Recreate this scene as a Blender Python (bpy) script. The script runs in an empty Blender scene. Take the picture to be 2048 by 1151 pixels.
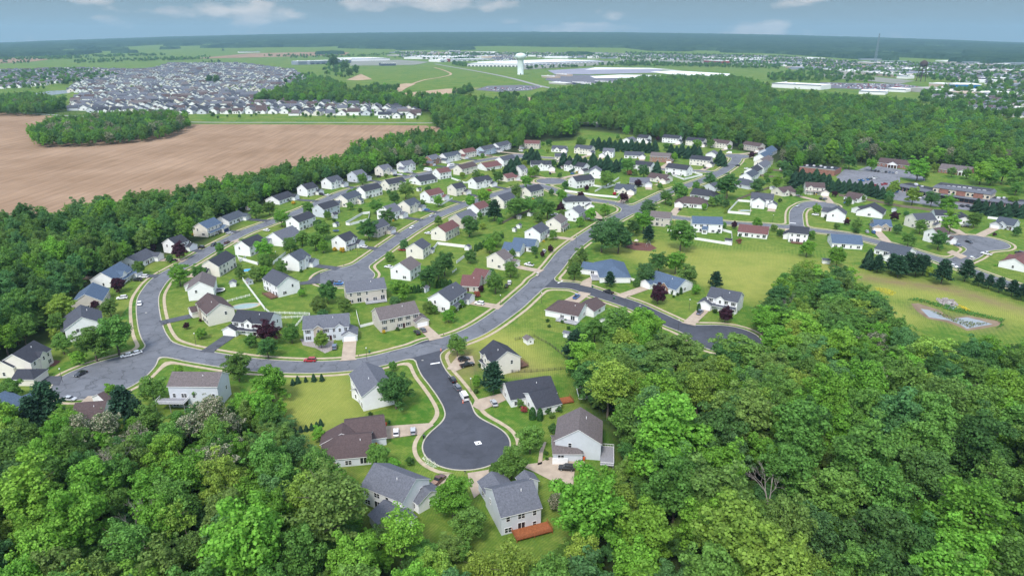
import bpy, bmesh, math, random
import numpy as np
from mathutils import Vector, Matrix
R = math.radians
random.seed(7)
rng = np.random.default_rng(7)
sc = bpy.context.scene
col = sc.collection

# ------------------------------------------------------------------ camera, sky, sun, exposure
F, HC = 1365.0, 120.0                       # focal length in photo pixels, height of the drone
PITCH = math.atan((575.5 - 78.0) / F)
cam_d = bpy.data.cameras.new('camera'); cam = bpy.data.objects.new('camera', cam_d); col.objects.link(cam)
cam_d.sensor_width = 36; cam_d.lens = F / 2048 * 36
cam_d.clip_start = 1; cam_d.clip_end = 60000
cam.location = (0, 0, HC); cam.rotation_euler = (R(90) - PITCH, 0, 0)
sc.camera = cam
HAZE = 6.5e-5
CLOUD_BANKS = [(440,38,200,36),(330,22,110,16),(840,6,280,22),(1160,60,130,16),(1500,56,80,26),(1560,4,90,18),(60,-20,200,30),(1900,-60,300,30)]
LOW_SKY = ((.94,1.24,1.40), (.58,.86,1.06))
SUN_EL, SUN_AZ = 52, 200                    # azimuth clockwise from +Y
w = bpy.data.worlds.new("World"); sc.world = w; w.use_nodes = True
nt = w.node_tree; nt.nodes.clear()
N = nt.nodes.new; L = nt.links.new
out = N('ShaderNodeOutputWorld'); bg = N('ShaderNodeBackground'); sky = N('ShaderNodeTexSky')
sky.sky_type = 'NISHITA'; sky.sun_disc = False
sky.sun_elevation = R(SUN_EL); sky.sun_rotation = R(SUN_AZ); sky.altitude = 100
sky.air_density = 1.2; sky.dust_density = 0.6; sky.ozone_density = 2.5
# low over the horizon the air is blue-grey with a few cloud banks, overhead it is a bright broken overcast
geo = N('ShaderNodeTexCoord'); sx = N('ShaderNodeSeparateXYZ'); L(geo.outputs['Generated'], sx.inputs[0])
def M2(op, a, b=None, clamp=False):
    m = N('ShaderNodeMath'); m.operation = op; m.use_clamp = clamp
    for i, q in ((0, a), (1, b)):
        if q is None: continue
        if isinstance(q, (int, float)): m.inputs[i].default_value = q
        else: L(q, m.inputs[i])
    return m.outputs[0]
AZ = M2('ARCTAN2', sx.outputs[0], sx.outputs[1]); EL = M2('ARCSINE', sx.outputs[2])
def mixc(f, a, b):
    m = N('ShaderNodeMix'); m.data_type = 'RGBA'; L(f, m.inputs[0])
    for i, q in ((6, a), (7, b)):
        if isinstance(q, tuple): m.inputs[i].default_value = (*q, 1)
        else: L(q, m.inputs[i])
    return m.outputs[2]
def noise_w(scale, detail, sc_, rough=.55):
    mp = N('ShaderNodeMapping'); mp.inputs['Scale'].default_value = sc_; L(geo.outputs['Generated'], mp.inputs[0])
    n = N('ShaderNodeTexNoise'); n.inputs['Scale'].default_value = scale; n.inputs['Detail'].default_value = detail; n.inputs['Roughness'].default_value = rough
    L(mp.outputs[0], n.inputs['Vector']); return n.outputs[0]
banks = None
for px, py, wx, wy in CLOUD_BANKS:
    u_, v_ = (px - 1024) / F, (py - 575.5) / F
    d_ = Vector((u_, math.cos(PITCH) - v_ * math.sin(PITCH), -(math.sin(PITCH) + v_ * math.cos(PITCH)))).normalized()
    a0, e0 = math.atan2(d_.x, d_.y), math.asin(d_.z)
    qa = M2('POWER', M2('ABSOLUTE', M2('DIVIDE', M2('SUBTRACT', AZ, a0), wx / F)), 2.0); qe = M2('POWER', M2('ABSOLUTE', M2('DIVIDE', M2('SUBTRACT', EL, e0), wy / F)), 2.0)
    b_ = M2('SUBTRACT', 1.0, M2('ADD', qa, qe), True); banks = b_ if banks is None else M2('MAXIMUM', banks, b_)
nz = noise_w(11, 10, (1, 1, 2.4)); dens = M2('ADD', M2('MULTIPLY', banks, .60), M2('MULTIPLY', M2('SUBTRACT', nz, .5), 2.6))
dens = M2('MULTIPLY', M2('SUBTRACT', dens, .27), 3.5, True)
shade = noise_w(16, 8, (1, 1, 3.0))
rr_ = N('ShaderNodeValToRGB'); rr_.color_ramp.elements[0].position = .35; rr_.color_ramp.elements[1].position = .62
rr_.color_ramp.elements[0].color = (1.35, 1.45, 1.6, 1); rr_.color_ramp.elements[1].color = (2.45, 2.3, 2.2, 1); L(shade, rr_.inputs[0])
low_sky = mixc(M2('MULTIPLY', EL, 9.0, True), LOW_SKY[0], LOW_SKY[1])
low_sky = mixc(M2('MULTIPLY', dens, .85), low_sky, rr_.outputs[0])
over = mixc(M2('MULTIPLY', M2('SUBTRACT', noise_w(2.2, 7, (1, 1, 1.6)), .3), 2.2, True), sky.outputs[0], (4.6, 4.6, 4.7))
col_ = mixc(M2('MULTIPLY', M2('SUBTRACT', EL, .09), 4.0, True), low_sky, over)
L(col_, bg.inputs[0]); bg.inputs[1].default_value = 0.13
L(bg.outputs[0], out.inputs[0])
sd = bpy.data.lights.new('sun', 'SUN'); sun = bpy.data.objects.new('sun', sd); col.objects.link(sun)
sd.energy = 1.5; sd.angle = R(14); sd.color = (1, 0.95, 0.88)
az, el = R(SUN_AZ), R(SUN_EL)
sdir = Vector((math.sin(az) * math.cos(el), math.cos(az) * math.cos(el), math.sin(el)))
sun.rotation_euler = sdir.to_track_quat('Z', 'Y').to_euler(); sun.location = (0, 0, 300)
sc.view_settings.view_transform = 'Standard'; sc.view_settings.look = 'None'
sc.view_settings.exposure = 1.38; sc.view_settings.gamma = 1
sc.cycles.max_bounces = 5; sc.cycles.diffuse_bounces = 3; sc.cycles.glossy_bounces = 2; sc.cycles.transmission_bounces = 2
sc.cycles.volume_bounces = 0; sc.cycles.transparent_max_bounces = 4; sc.cycles.caustics_reflective = False; sc.cycles.caustics_refractive = False

# ------------------------------------------------------------------ geometry helpers
SP, CP = math.sin(PITCH), math.cos(PITCH)
def terrain(x, y):
    """the land is level near the camera, rises gently to low wooded hills straight ahead and falls away to the sides"""
    d = max(y, 1.0)
    t = min(max((d - 3000) / 9000, 0), 1); t = t * t * (3 - 2 * t)
    u = x / d
    return t * d * (0.0088 - 0.030 * u * u)
def at(px, py, z=0.0):
    """photo pixel -> point of the world on the level z above the ground"""
    u, v = (px - 1024) / F, (py - 575.5) / F
    den = SP + v * CP
    zz = z
    for _ in range(12):
        t = (HC - zz) / max(den, 1e-3)
        if den < 0.004: t = min(t, 15000)
        x, y = t * u, t * (CP - v * SP)
        zn = terrain(x, y) + z
        if abs(zn - zz) < 0.01: break
        zz = 0.5 * zz + 0.5 * zn if y > 3000 else zn
    return Vector((x, y, zz))
def proj(x, y, z):
    d = y * CP - (z - HC) * SP
    up = y * SP + (z - HC) * CP
    return 1024 + F * x / d, 575.5 - F * up / d
def mperpx(px, py, z=0):
    p = at(px, py, z); return (p.y * CP - (p.z - HC) * SP) / F

def mesh_np(name, V, Q, mats, mi=None, smooth=False):
    """V (n,3), Q (m,k) faces of one size"""
    me = bpy.data.meshes.new(name)
    V = np.asarray(V, np.float32); Q = np.asarray(Q, np.int32)
    m, k = Q.shape
    me.vertices.add(len(V)); me.vertices.foreach_set('co', V.ravel())
    me.loops.add(m * k); me.loops.foreach_set('vertex_index', Q.ravel())
    me.polygons.add(m); me.polygons.foreach_set('loop_start', np.arange(0, m * k, k, dtype=np.int32))
    if mi is not None: me.polygons.foreach_set('material_index', np.asarray(mi, np.int32))
    for q in (mats if isinstance(mats, (list, tuple)) else [mats]): me.materials.append(q)
    me.update(calc_edges=True)
    if smooth: me.polygons.foreach_set('use_smooth', [True] * m)
    return me

class MB:
    """collects shapes, then becomes ONE mesh"""
    def __init__(s): s.v = []; s.f = []; s.m = []
    def poly(s, pts, m=0):
        n = len(s.v); s.v += [tuple(p) for p in pts]; s.f.append(tuple(range(n, n + len(pts)))); s.m.append(m); return s
    def box(s, a, b, m=0, M=None):
        x0, y0, z0 = a; x1, y1, z1 = b
        P = [(x0,y0,z0),(x1,y0,z0),(x1,y1,z0),(x0,y1,z0),(x0,y0,z1),(x1,y0,z1),(x1,y1,z1),(x0,y1,z1)]
        if M is not None: P = [tuple(M @ Vector(p)) for p in P]
        n = len(s.v); s.v += P
        for q in ((0,3,2,1),(4,5,6,7),(0,1,5,4),(1,2,6,5),(2,3,7,6),(3,0,4,7)):
            s.f.append(tuple(n + i for i in q)); s.m.append(m)
        return s
    def tube(s, p, q, r0, r1=None, n=8, m=0, cap=True):
        r1 = r0 if r1 is None else r1
        p, q = Vector(p), Vector(q); d = (q - p)
        if d.length < 1e-6: return s
        d.normalize(); a = d.orthogonal().normalized(); b = d.cross(a); k = len(s.v)
        for c, r in ((p, r0), (q, r1)):
            for i in range(n):
                t = 2 * math.pi * i / n; s.v.append(tuple(c + (a * math.cos(t) + b * math.sin(t)) * r))
        for i in range(n):
            j = (i + 1) % n; s.f.append((k + i, k + j, k + n + j, k + n + i)); s.m.append(m)
        if cap:
            s.f.append(tuple(k + n + i for i in range(n))); s.m.append(m)
            s.f.append(tuple(k + n - 1 - i for i in range(n))); s.m.append(m)
        return s
    def lathe(s, prof, n=16, m=0, c=(0, 0, 0)):
        k = len(s.v)
        for r, z in prof:
            for i in range(n):
                t = 2 * math.pi * i / n; s.v.append((c[0] + r * math.cos(t), c[1] + r * math.sin(t), c[2] + z))
        for a in range(len(prof) - 1):
            for i in range(n):
                j = (i + 1) % n; s.f.append((k + a*n + i, k + a*n + j, k + a*n + n + j, k + a*n + n + i)); s.m.append(m)
        return s
    def mesh(s, name, mats, smooth=False):
        me = bpy.data.meshes.new(name); me.from_pydata(s.v, [], s.f)
        for q in (mats if isinstance(mats, (list, tuple)) else [mats]): me.materials.append(q)
        me.polygons.foreach_set('material_index', s.m); 
        if smooth: me.polygons.foreach_set('use_smooth', [True] * len(s.f))
        me.update(); return me
    def build(s, name, mats, parent=None, loc=None, rz=0, smooth=False):
        return link(name, s.mesh(name, mats, smooth), parent, loc, rz)

def link(name, data, parent=None, loc=None, rz=0, scale=None):
    o = bpy.data.objects.new(name, data); col.objects.link(o)
    if parent: o.parent = parent
    if loc is not None: o.location = loc
    if rz: o.rotation_euler = (0, 0, rz)
    if scale is not None: o.scale = scale if hasattr(scale, '__len__') else (scale,) * 3
    return o
def tag(o, label=None, cat=None, group=None, kind=None):
    if label: o['label'] = label
    if cat: o['category'] = cat
    if group: o['group'] = group
    if kind: o['kind'] = kind
    return o
def empty(name, loc, rz=0):
    o = bpy.data.objects.new(name, None); col.objects.link(o); o.location = loc; o.rotation_euler = (0, 0, rz)
    o.empty_display_size = 1; return o
def copy_tree(o, parent=None):
    c = o.copy(); col.objects.link(c)
    if parent: c.parent = parent
    for ch in list(o.children): copy_tree(ch, c)
    return c

# ------------------------------------------------------------------ materials
def mat(name, colr, rough=0.9, var=0.12, scale=1.0, col2=None, bump=0.0, spec=0.2, metal=0.0, coord='Object', objvar=0.0):
    """principled surface whose colour wanders between two tones with a noise of the given scale"""
    m = bpy.data.materials.new(name); m.use_nodes = True; t = m.node_tree
    b = t.nodes['Principled BSDF']; b.inputs['Roughness'].default_value = rough; b.inputs['Metallic'].default_value = metal
    b.inputs['Specular IOR Level'].default_value = spec
    tc = t.nodes.new('ShaderNodeTexCoord'); n = t.nodes.new('ShaderNodeTexNoise')
    n.inputs['Scale'].default_value = scale; n.inputs['Detail'].default_value = 5; n.inputs['Roughness'].default_value = 0.6
    t.links.new(tc.outputs[coord], n.inputs['Vector'])
    r = t.nodes.new('ShaderNodeValToRGB'); r.color_ramp.elements[0].position = 0.33; r.color_ramp.elements[1].position = 0.67
    c2 = col2 if col2 else tuple(min(1, c * (1 + var)) for c in colr); c1 = colr if col2 else tuple(c * (1 - var) for c in colr)
    r.color_ramp.elements[0].color = (*c1, 1); r.color_ramp.elements[1].color = (*c2, 1)
    t.links.new(n.outputs[0], r.inputs[0]); last = r.outputs[0]
    if objvar:
        oi = t.nodes.new('ShaderNodeObjectInfo'); mr = t.nodes.new('ShaderNodeMapRange')
        mr.inputs[3].default_value = 1 - objvar; mr.inputs[4].default_value = 1 + objvar
        t.links.new(oi.outputs['Random'], mr.inputs[0])
        h = t.nodes.new('ShaderNodeHueSaturation'); t.links.new(mr.outputs[0], h.inputs['Value']); t.links.new(last, h.inputs['Color']); last = h.outputs[0]
    t.links.new(last, b.inputs['Base Color'])
    if bump:
        bp = t.nodes.new('ShaderNodeBump'); bp.inputs['Strength'].default_value = bump; bp.inputs['Distance'].default_value = 0.1
        t.links.new(n.outputs[0], bp.inputs['Height']); t.links.new(bp.outputs[0], b.inputs['Normal'])
    return m

def leaf_mat(name, c, c2=None, objvar=0.22, hue=0.012, flower=None, fl=0.5):
    """foliage: tone changes from leaf cluster to leaf cluster and from tree to tree, light comes through"""
    m = bpy.data.materials.new(name); m.use_nodes = True; t = m.node_tree; b = t.nodes['Principled BSDF']
    b.inputs['Roughness'].default_value = 0.6; b.inputs['Specular IOR Level'].default_value = 0.2
    tc = t.nodes.new('ShaderNodeTexCoord'); n = t.nodes.new('ShaderNodeTexNoise'); n.inputs['Scale'].default_value = 0.55; n.inputs['Detail'].default_value = 3
    oi = t.nodes.new('ShaderNodeObjectInfo')
    g = t.nodes.new('ShaderNodeNewGeometry')
    t.links.new(tc.outputs['Object'], n.inputs['Vector'])
    r = t.nodes.new('ShaderNodeValToRGB'); r.color_ramp.elements[0].position = 0.3; r.color_ramp.elements[1].position = 0.7
    c2 = c2 or tuple(x * 1.8 for x in c)
    r.color_ramp.elements[0].color = (*c, 1); r.color_ramp.elements[1].color = (*c2, 1)
    add = t.nodes.new('ShaderNodeMath'); add.operation = 'ADD'
    sub = t.nodes.new('ShaderNodeMapRange'); sub.inputs[3].default_value = -0.42; sub.inputs[4].default_value = 0.42
    t.links.new(g.outputs['Random Per Island'], sub.inputs[0]); t.links.new(n.outputs[0], add.inputs[0]); t.links.new(sub.outputs[0], add.inputs[1])
    t.links.new(add.outputs[0], r.inputs[0]); last = r.outputs[0]
    if flower:
        rr = t.nodes.new('ShaderNodeValToRGB'); rr.color_ramp.interpolation = 'CONSTANT'; rr.color_ramp.elements[1].position = fl
        t.links.new(g.outputs['Random Per Island'], rr.inputs[0])
        mxx = t.nodes.new('ShaderNodeMix'); mxx.data_type = 'RGBA'; mxx.inputs[7].default_value = (*flower, 1)
        t.links.new(rr.outputs[0], mxx.inputs[0]); t.links.new(last, mxx.inputs[6]); last = mxx.outputs[2]
    mr = t.nodes.new('ShaderNodeMapRange'); mr.inputs[3].default_value = 1 - objvar; mr.inputs[4].default_value = 1 + objvar
    t.links.new(oi.outputs['Random'], mr.inputs[0])
    fr = t.nodes.new('ShaderNodeMath'); fr.operation = 'MULTIPLY'; fr.inputs[1].default_value = 7.31
    f2 = t.nodes.new('ShaderNodeMath'); f2.operation = 'FRACT'; t.links.new(oi.outputs['Random'], fr.inputs[0]); t.links.new(fr.outputs[0], f2.inputs[0])
    mh = t.nodes.new('ShaderNodeMapRange'); mh.inputs[3].default_value = 0.5 - hue; mh.inputs[4].default_value = 0.5 + hue
    t.links.new(f2.outputs[0], mh.inputs[0])
    h = t.nodes.new('ShaderNodeHueSaturation'); t.links.new(mr.outputs[0], h.inputs['Value']); t.links.new(mh.outputs[0], h.inputs['Hue']); t.links.new(last, h.inputs['Color'])
    t.links.new(h.outputs[0], b.inputs['Base Color'])
    tr = t.nodes.new('ShaderNodeBsdfTranslucent'); ms_ = t.nodes.new('ShaderNodeMixShader'); ms_.inputs[0].default_value = 0.42
    t.links.new(h.outputs[0], tr.inputs[0]); t.links.new(b.outputs[0], ms_.inputs[1]); t.links.new(tr.outputs[0], ms_.inputs[2])
    t.links.new(ms_.outputs[0], t.nodes['Material Output'].inputs['Surface'])
    return m
# ------------------------------------------------------------------ pixel polygons
def inpoly(X, Y, poly):
    X = np.asarray(X, float); Y = np.asarray(Y, float); c = np.zeros(X.shape, bool); n = len(poly)
    for i in range(n):
        x0, y0 = poly[i]; x1, y1 = poly[(i + 1) % n]
        if y0 == y1: continue
        k = ((y0 > Y) != (y1 > Y)) & (X < (x1 - x0) * (Y - y0) / (y1 - y0) + x0); c ^= k
    return c
def wpoly(pp, z=0): return [tuple(at(a, b, z))[:2] for a, b in pp]

# woodland outlines, drawn on the plane 14 m up where the crowns are seen
WOODS = {
 'right': [(1155,700),(1200,690),(1255,655),(1335,655),(1395,705),(1500,712),(1545,660),(1530,610),(1545,560),(1610,525),(1700,540),(1755,590),(1762,655),(1850,660),(1905,675),(1960,692),(2048,668),(2300,660),(2500,1500),(900,1500),(985,1120),(1110,1075),(1150,1040),(1180,960),(1225,925),(1245,860),(1235,800),(1190,780)],
 'lower_left': [(-500,790),(0,812),(60,835),(130,835),(240,830),(330,818),(380,790),(450,780),(510,768),(560,795),(590,865),(620,915),(690,940),(735,960),(760,1010),(800,1045),(860,1060),(930,1065),(985,1120),(900,1500),(-900,1500)],
 'left': [(-400,440),(60,425),(300,392),(370,385),(475,392),(470,412),(385,452),(310,468),(250,492),(215,520),(150,530),(140,585),(90,620),(0,662),(-400,760)],
 'strip': [(370,385),(480,352),(560,335),(690,312),(705,290),(800,270),(900,262),(1045,262),(1045,284),(960,284),(930,292),(850,300),(790,312),(735,332),(640,346),(560,368),(500,392),(430,405)],
 'clump': [(60,262),(110,240),(220,228),(350,225),(380,240),(330,262),(200,275),(70,278)],
 'middle': [(500,195),(560,180),(600,168),(640,155),(690,170),(690,186),(720,188),(800,190),(900,196),(1010,205),(1060,200),(1120,180),(1200,172),(1290,156),(1480,154),(1535,174),(1545,187),(1645,189),(1700,195),(1800,203),(1870,220),(1900,230),(2048,253),(2200,260),(2200,330),(2048,322),(1900,316),(1840,300),(1780,310),(1700,300),(1640,318),(1600,322),(1560,302),(1540,290),(1480,276),(1420,268),(1330,262),(1290,262),(1240,258),(1290,252),(1160,238),(1150,258),(1060,262),(905,262),(870,240),(860,212),(760,202),(640,198),(520,197)],
 'north_left': [(-200,200),(0,198),(60,192),(130,205),(128,214),(60,222),(-200,220)],
}
COVER = {   # (channel, outline at ground level) 0 dry, 1 mown stripes, 2 forest floor, 3 bare soil
 'd1': (0, [(1200,500),(1300,480),(1420,500),(1560,505),(1700,530),(1740,545),(1640,590),(1560,620),(1480,600),(1440,565),(1380,540),(1300,530)]),
 'd2': (0, [(1300,540),(1420,520),(1500,530),(1620,545),(1640,570),(1560,600),(1480,590),(1400,570)]),
 'd3': (0, [(1720,545),(1900,570),(2060,620),(2100,660),(1990,640),(1850,605),(1760,590)]),
 'd4': (0, [(570,760),(700,740),(700,800),(740,830),(640,865),(570,880)]),
 'd5': (0, [(965,690),(1000,655),(1060,660),(1090,710),(1150,740),(1060,755),(1000,750)]),
 'd6': (0, [(1720,640),(1830,660),(1850,640),(1780,600),(1740,600)]),
 'd7': (0, [(880,690),(960,640),(1010,660),(960,690),(910,760)]),
 's1': (1, [(1200,490),(1420,480),(1640,500),(1720,520),(1600,540),(1400,525),(1300,520)]),
 's2': (1, [(560,750),(700,735),(700,800),(750,830),(640,865),(560,890)]),
 's3': (1, [(1720,545),(1900,570),(2060,620),(2100,700),(1760,640)]),
 'm1': (3, [(1822,607),(1850,610),(1890,630),(1940,634),(2005,643),(1990,655),(1935,658),(1915,648),(1860,634),(1835,622)]),
 'm2': (3, [(995,745),(1030,720),(1060,735),(1050,750)]),
 'm3': (3, [(895,700),(925,700),(960,720),(945,760),(925,750)]),
 'm4': (3, [(1700,545),(1800,560),(1900,572),(2060,620),(2060,630),(1900,585),(1790,570),(1720,558)]),
}
def axis(a, b, st, lo, hi, g):
    v = list(np.arange(a, b + .1, st)); s = st
    while v[-1] < hi: s *= g; v.append(v[-1] + s)
    s = st
    while v[0] > lo: s *= g; v.insert(0, v[0] - s)
    return np.array(v)
gx = axis(-330, 660, 3.0, -16500, 16500, 1.16); gy = axis(110, 900, 3.0, -1500, 17000, 1.07)
GX, GY = np.meshgrid(gx, gy)
def vterrain(X, Y):
    d = np.maximum(Y, 1.0); t = np.clip((d - 3000) / 9000, 0, 1); t = t * t * (3 - 2 * t)
    u = np.clip(np.abs(X / d), 0, 0.95)
    return t * (120 + d * (0.0070 - 0.028 * u * u)) - np.clip((d - 15500) / 1500, 0, 1) * 60
def terrain(x, y): return float(vterrain(np.array(x), np.array(y)))
def at(px, py, z=0.0):
    u, v = (px - 1024) / F, (py - 575.5) / F
    den = SP + v * CP; k = CP - v * SP
    if den > 1e-4:
        t = (HC - z) / den
        if t * k < 3000: return Vector((t * u, t * k, z))
    lo, hi = 2900.0, 15500.0
    for _ in range(40):
        m = (lo + hi) / 2; t = m / k
        if HC - t * den < terrain(t * u, m) + z: hi = m
        else: lo = m
    t = hi / k
    return Vector((t * u, hi, terrain(t * u, hi) + z))
GZ = vterrain(GX, GY)
def vproj(X, Y, Z):
    d = Y * CP - (Z - HC) * SP; up = Y * SP + (Z - HC) * CP; d = np.where(d < 1, 1, d)
    return 1024 + F * X / d, 575.5 - F * up / d
cov = np.zeros(GX.shape + (4,), np.float32)
PX, PY = vproj(GX, GY, GZ); ok = GY > 60
for k, (ch, pp) in COVER.items(): cov[..., ch] = np.maximum(cov[..., ch], inpoly(PX, PY, pp) & ok)
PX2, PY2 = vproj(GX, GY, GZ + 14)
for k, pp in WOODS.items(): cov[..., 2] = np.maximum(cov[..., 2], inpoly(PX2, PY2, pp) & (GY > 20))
for _ in range(3):
    c = cov.copy()
    c[1:-1] = (cov[:-2] + cov[2:] + cov[1:-1] * 2) / 4; cov = c.copy()
    c[:, 1:-1] = (cov[:, :-2] + cov[:, 2:] + cov[:, 1:-1] * 2) / 4; cov = c
nyy, nxx = GX.shape
idx = np.arange(nyy * nxx).reshape(nyy, nxx)
Q = np.stack([idx[:-1, :-1], idx[:-1, 1:], idx[1:, 1:], idx[1:, :-1]], -1).reshape(-1, 4)

def ground_material():
    m = bpy.data.materials.new('grass_ground'); m.use_nodes = True; t = m.node_tree; b = t.nodes['Principled BSDF']
    b.inputs['Roughness'].default_value = 0.95; b.inputs['Specular IOR Level'].default_value = 0.1
    A = t.nodes.new; K = t.links.new
    tc = A('ShaderNodeTexCoord')
    def noise(s, d=4, r=.6, sc=None):
        n = A('ShaderNodeTexNoise'); n.inputs['Scale'].default_value = s; n.inputs['Detail'].default_value = d; n.inputs['Roughness'].default_value = r
        if sc:
            mm = A('ShaderNodeMapping'); mm.inputs['Scale'].default_value = sc; mm.inputs['Rotation'].default_value = (0, 0, .5); K(tc.outputs['Object'], mm.inputs[0]); K(mm.outputs[0], n.inputs['Vector'])
        else: K(tc.outputs['Object'], n.inputs['Vector'])
        return n.outputs[0]
    def ramp(src, p0, c0, p1, c1):
        r = A('ShaderNodeValToRGB'); r.color_ramp.elements[0].position = p0; r.color_ramp.elements[1].position = p1
        r.color_ramp.elements[0].color = (*c0, 1); r.color_ramp.elements[1].color = (*c1, 1); K(src, r.inputs[0]); return r.outputs[0]
    def mix(f, a, c, mode='MIX'):
        x = A('ShaderNodeMix'); x.data_type = 'RGBA'; x.blend_type = mode
        if isinstance(f, (int, float)): x.inputs[0].default_value = f
        else: K(f, x.inputs[0])
        for i, q in ((6, a), (7, c)):
            if isinstance(q, tuple): x.inputs[i].default_value = (*q, 1)
            else: K(q, x.inputs[i])
        return x.outputs[2]
    def math_(op, a, c):
        x = A('ShaderNodeMath'); x.operation = op; x.use_clamp = True
        for i, q in ((0, a), (1, c)):
            if isinstance(q, (int, float)): x.inputs[i].default_value = q
            else: K(q, x.inputs[i])
        return x.outputs[0]
    wob = A('ShaderNodeVectorMath'); wob.operation = 'ADD'
    vo = A('ShaderNodeTexVoronoi'); vo.inputs['Scale'].default_value = 1 / 26; K(tc.outputs['Object'], vo.inputs['Vector'])
    sep = A('ShaderNodeSeparateColor'); K(vo.outputs['Color'], sep.inputs[0])
    g = mix(sep.outputs[0], LAWN_A, LAWN_B)                                  # each lot is watered and cut its own way
    g = mix(ramp(noise(0.045, 5), .35, (0,0,0), .7, (1,1,1)), g, LAWN_C)
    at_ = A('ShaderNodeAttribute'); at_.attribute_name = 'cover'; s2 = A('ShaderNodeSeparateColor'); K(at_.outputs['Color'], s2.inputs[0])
    dry = math_('MULTIPLY', s2.outputs[0], math_('MULTIPLY', noise(0.06, 5), 1.7))
    g = mix(dry, g, DRY)
    g = mix(math_('MULTIPLY', ramp(noise(0.25, 6, .7), .45, (0,0,0), .8, (1,1,1)), .6), g, tuple(c * 1.25 for c in DRY))
    wv = A('ShaderNodeTexWave'); wv.inputs['Scale'].default_value = 0.16; wv.inputs['Distortion'].default_value = .6; wv.inputs['Detail Scale'].default_value = .3
    mm = A('ShaderNodeMapping'); mm.inputs['Rotation'].default_value = (0, 0, .35); K(tc.outputs['Object'], mm.inputs[0]); K(mm.outputs[0], wv.inputs['Vector'])
    st = math_('MULTIPLY', wv.outputs[0], math_('MULTIPLY', s2.outputs[1], .45))
    g = mix(st, g, tuple(c * 1.25 for c in LAWN_B))
    wv2 = A('ShaderNodeTexWave'); wv2.inputs['Scale'].default_value = 0.42; wv2.inputs['Distortion'].default_value = 1.2
    rv = A('ShaderNodeVectorRotate'); rv.rotation_type = 'Z_AXIS'; K(tc.outputs['Object'], rv.inputs['Vector']); K(math_('MULTIPLY', sep.outputs[1], 1), rv.inputs['Angle'])
    K(rv.outputs[0], wv2.inputs['Vector'])
    g = mix(math_('MULTIPLY', wv2.outputs[0], .24), g, (0.02, 0.05, 0.01))
    g = mix(math_('MULTIPLY', at_.outputs['Alpha'], ramp(noise(0.2, 5), .3, (.4,.4,.4), .6, (1,1,1))), g, SOIL)
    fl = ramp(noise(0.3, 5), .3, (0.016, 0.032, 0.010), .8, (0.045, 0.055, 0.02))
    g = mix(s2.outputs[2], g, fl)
    # farther than the suburb: meadows, ploughed land and scrub
    sx = A('ShaderNodeSeparateXYZ'); K(tc.outputs['Object'], sx.inputs[0])
    far = math_('MULTIPLY', math_('SUBTRACT', sx.outputs[1], 1300), 1 / 1500)
    vf = A('ShaderNodeTexVoronoi'); vf.inputs['Scale'].default_value = 1 / 520; K(tc.outputs['Object'], vf.inputs['Vector'])
    sf = A('ShaderNodeSeparateColor'); K(vf.outputs['Color'], sf.inputs[0])
    r = A('ShaderNodeValToRGB'); r.color_ramp.interpolation = 'CONSTANT'; e = r.color_ramp.elements
    e[0].color = (0.105, 0.135, 0.07, 1); e[1].position = .35; e[1].color = (0.125, 0.15, 0.08, 1)
    for p_, c_ in ((.55, (0.09, 0.12, 0.06)), (.75, (0.22, 0.18, 0.13)), (.88, (0.17, 0.18, 0.10))):
        q_ = e.new(p_); q_.color = (*c_, 1)
    K(sf.outputs[0], r.inputs[0])
    ff = mix(math_('MULTIPLY', noise(0.012, 6, .65), .8), r.outputs[0], (0.12, 0.14, 0.075))
    g = mix(far, g, ff)
    fine = ramp(noise(1.3, 4, .7), .2, (.78,.78,.78), .8, (1.15,1.15,1.15))
    g = mix(1.0, g, fine, 'MULTIPLY')
    K(g, b.inputs['Base Color'])
    bp = A('ShaderNodeBump'); bp.inputs['Strength'].default_value = .4; bp.inputs['Distance'].default_value = .15; K(noise(2.5, 3), bp.inputs['Height']); K(bp.outputs[0], b.inputs['Normal'])
    return m
LAWN_A, LAWN_B, LAWN_C = (0.040, 0.140, 0.014), (0.165, 0.205, 0.040), (0.085, 0.165, 0.022)
DRY, SOIL = (0.27, 0.285, 0.065), (0.20, 0.14, 0.085)
gme = mesh_np('ground', np.stack([GX, GY, GZ], -1).reshape(-1, 3), Q, ground_material())
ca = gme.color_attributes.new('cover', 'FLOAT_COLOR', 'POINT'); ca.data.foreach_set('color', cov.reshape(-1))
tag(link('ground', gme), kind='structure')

# ------------------------------------------------------------------ streets: one distance field, smooth corners, real kerbs
def smooth(pp, n=6):
    P = [Vector(p) for p in pp]; P = [P[0] * 2 - P[1]] + P + [P[-1] * 2 - P[-2]]; o = []
    for i in range(1, len(P) - 2):
        for k in range(n):
            t = k / n; a, b_, c, d = P[i-1], P[i], P[i+1], P[i+2]
            o.append(0.5 * ((2*b_) + (c - a)*t + (2*a - 5*b_ + 4*c - d)*t*t + (3*b_ - a - 3*c + d)*t*t*t))
    o.append(P[-2]); return o
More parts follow.
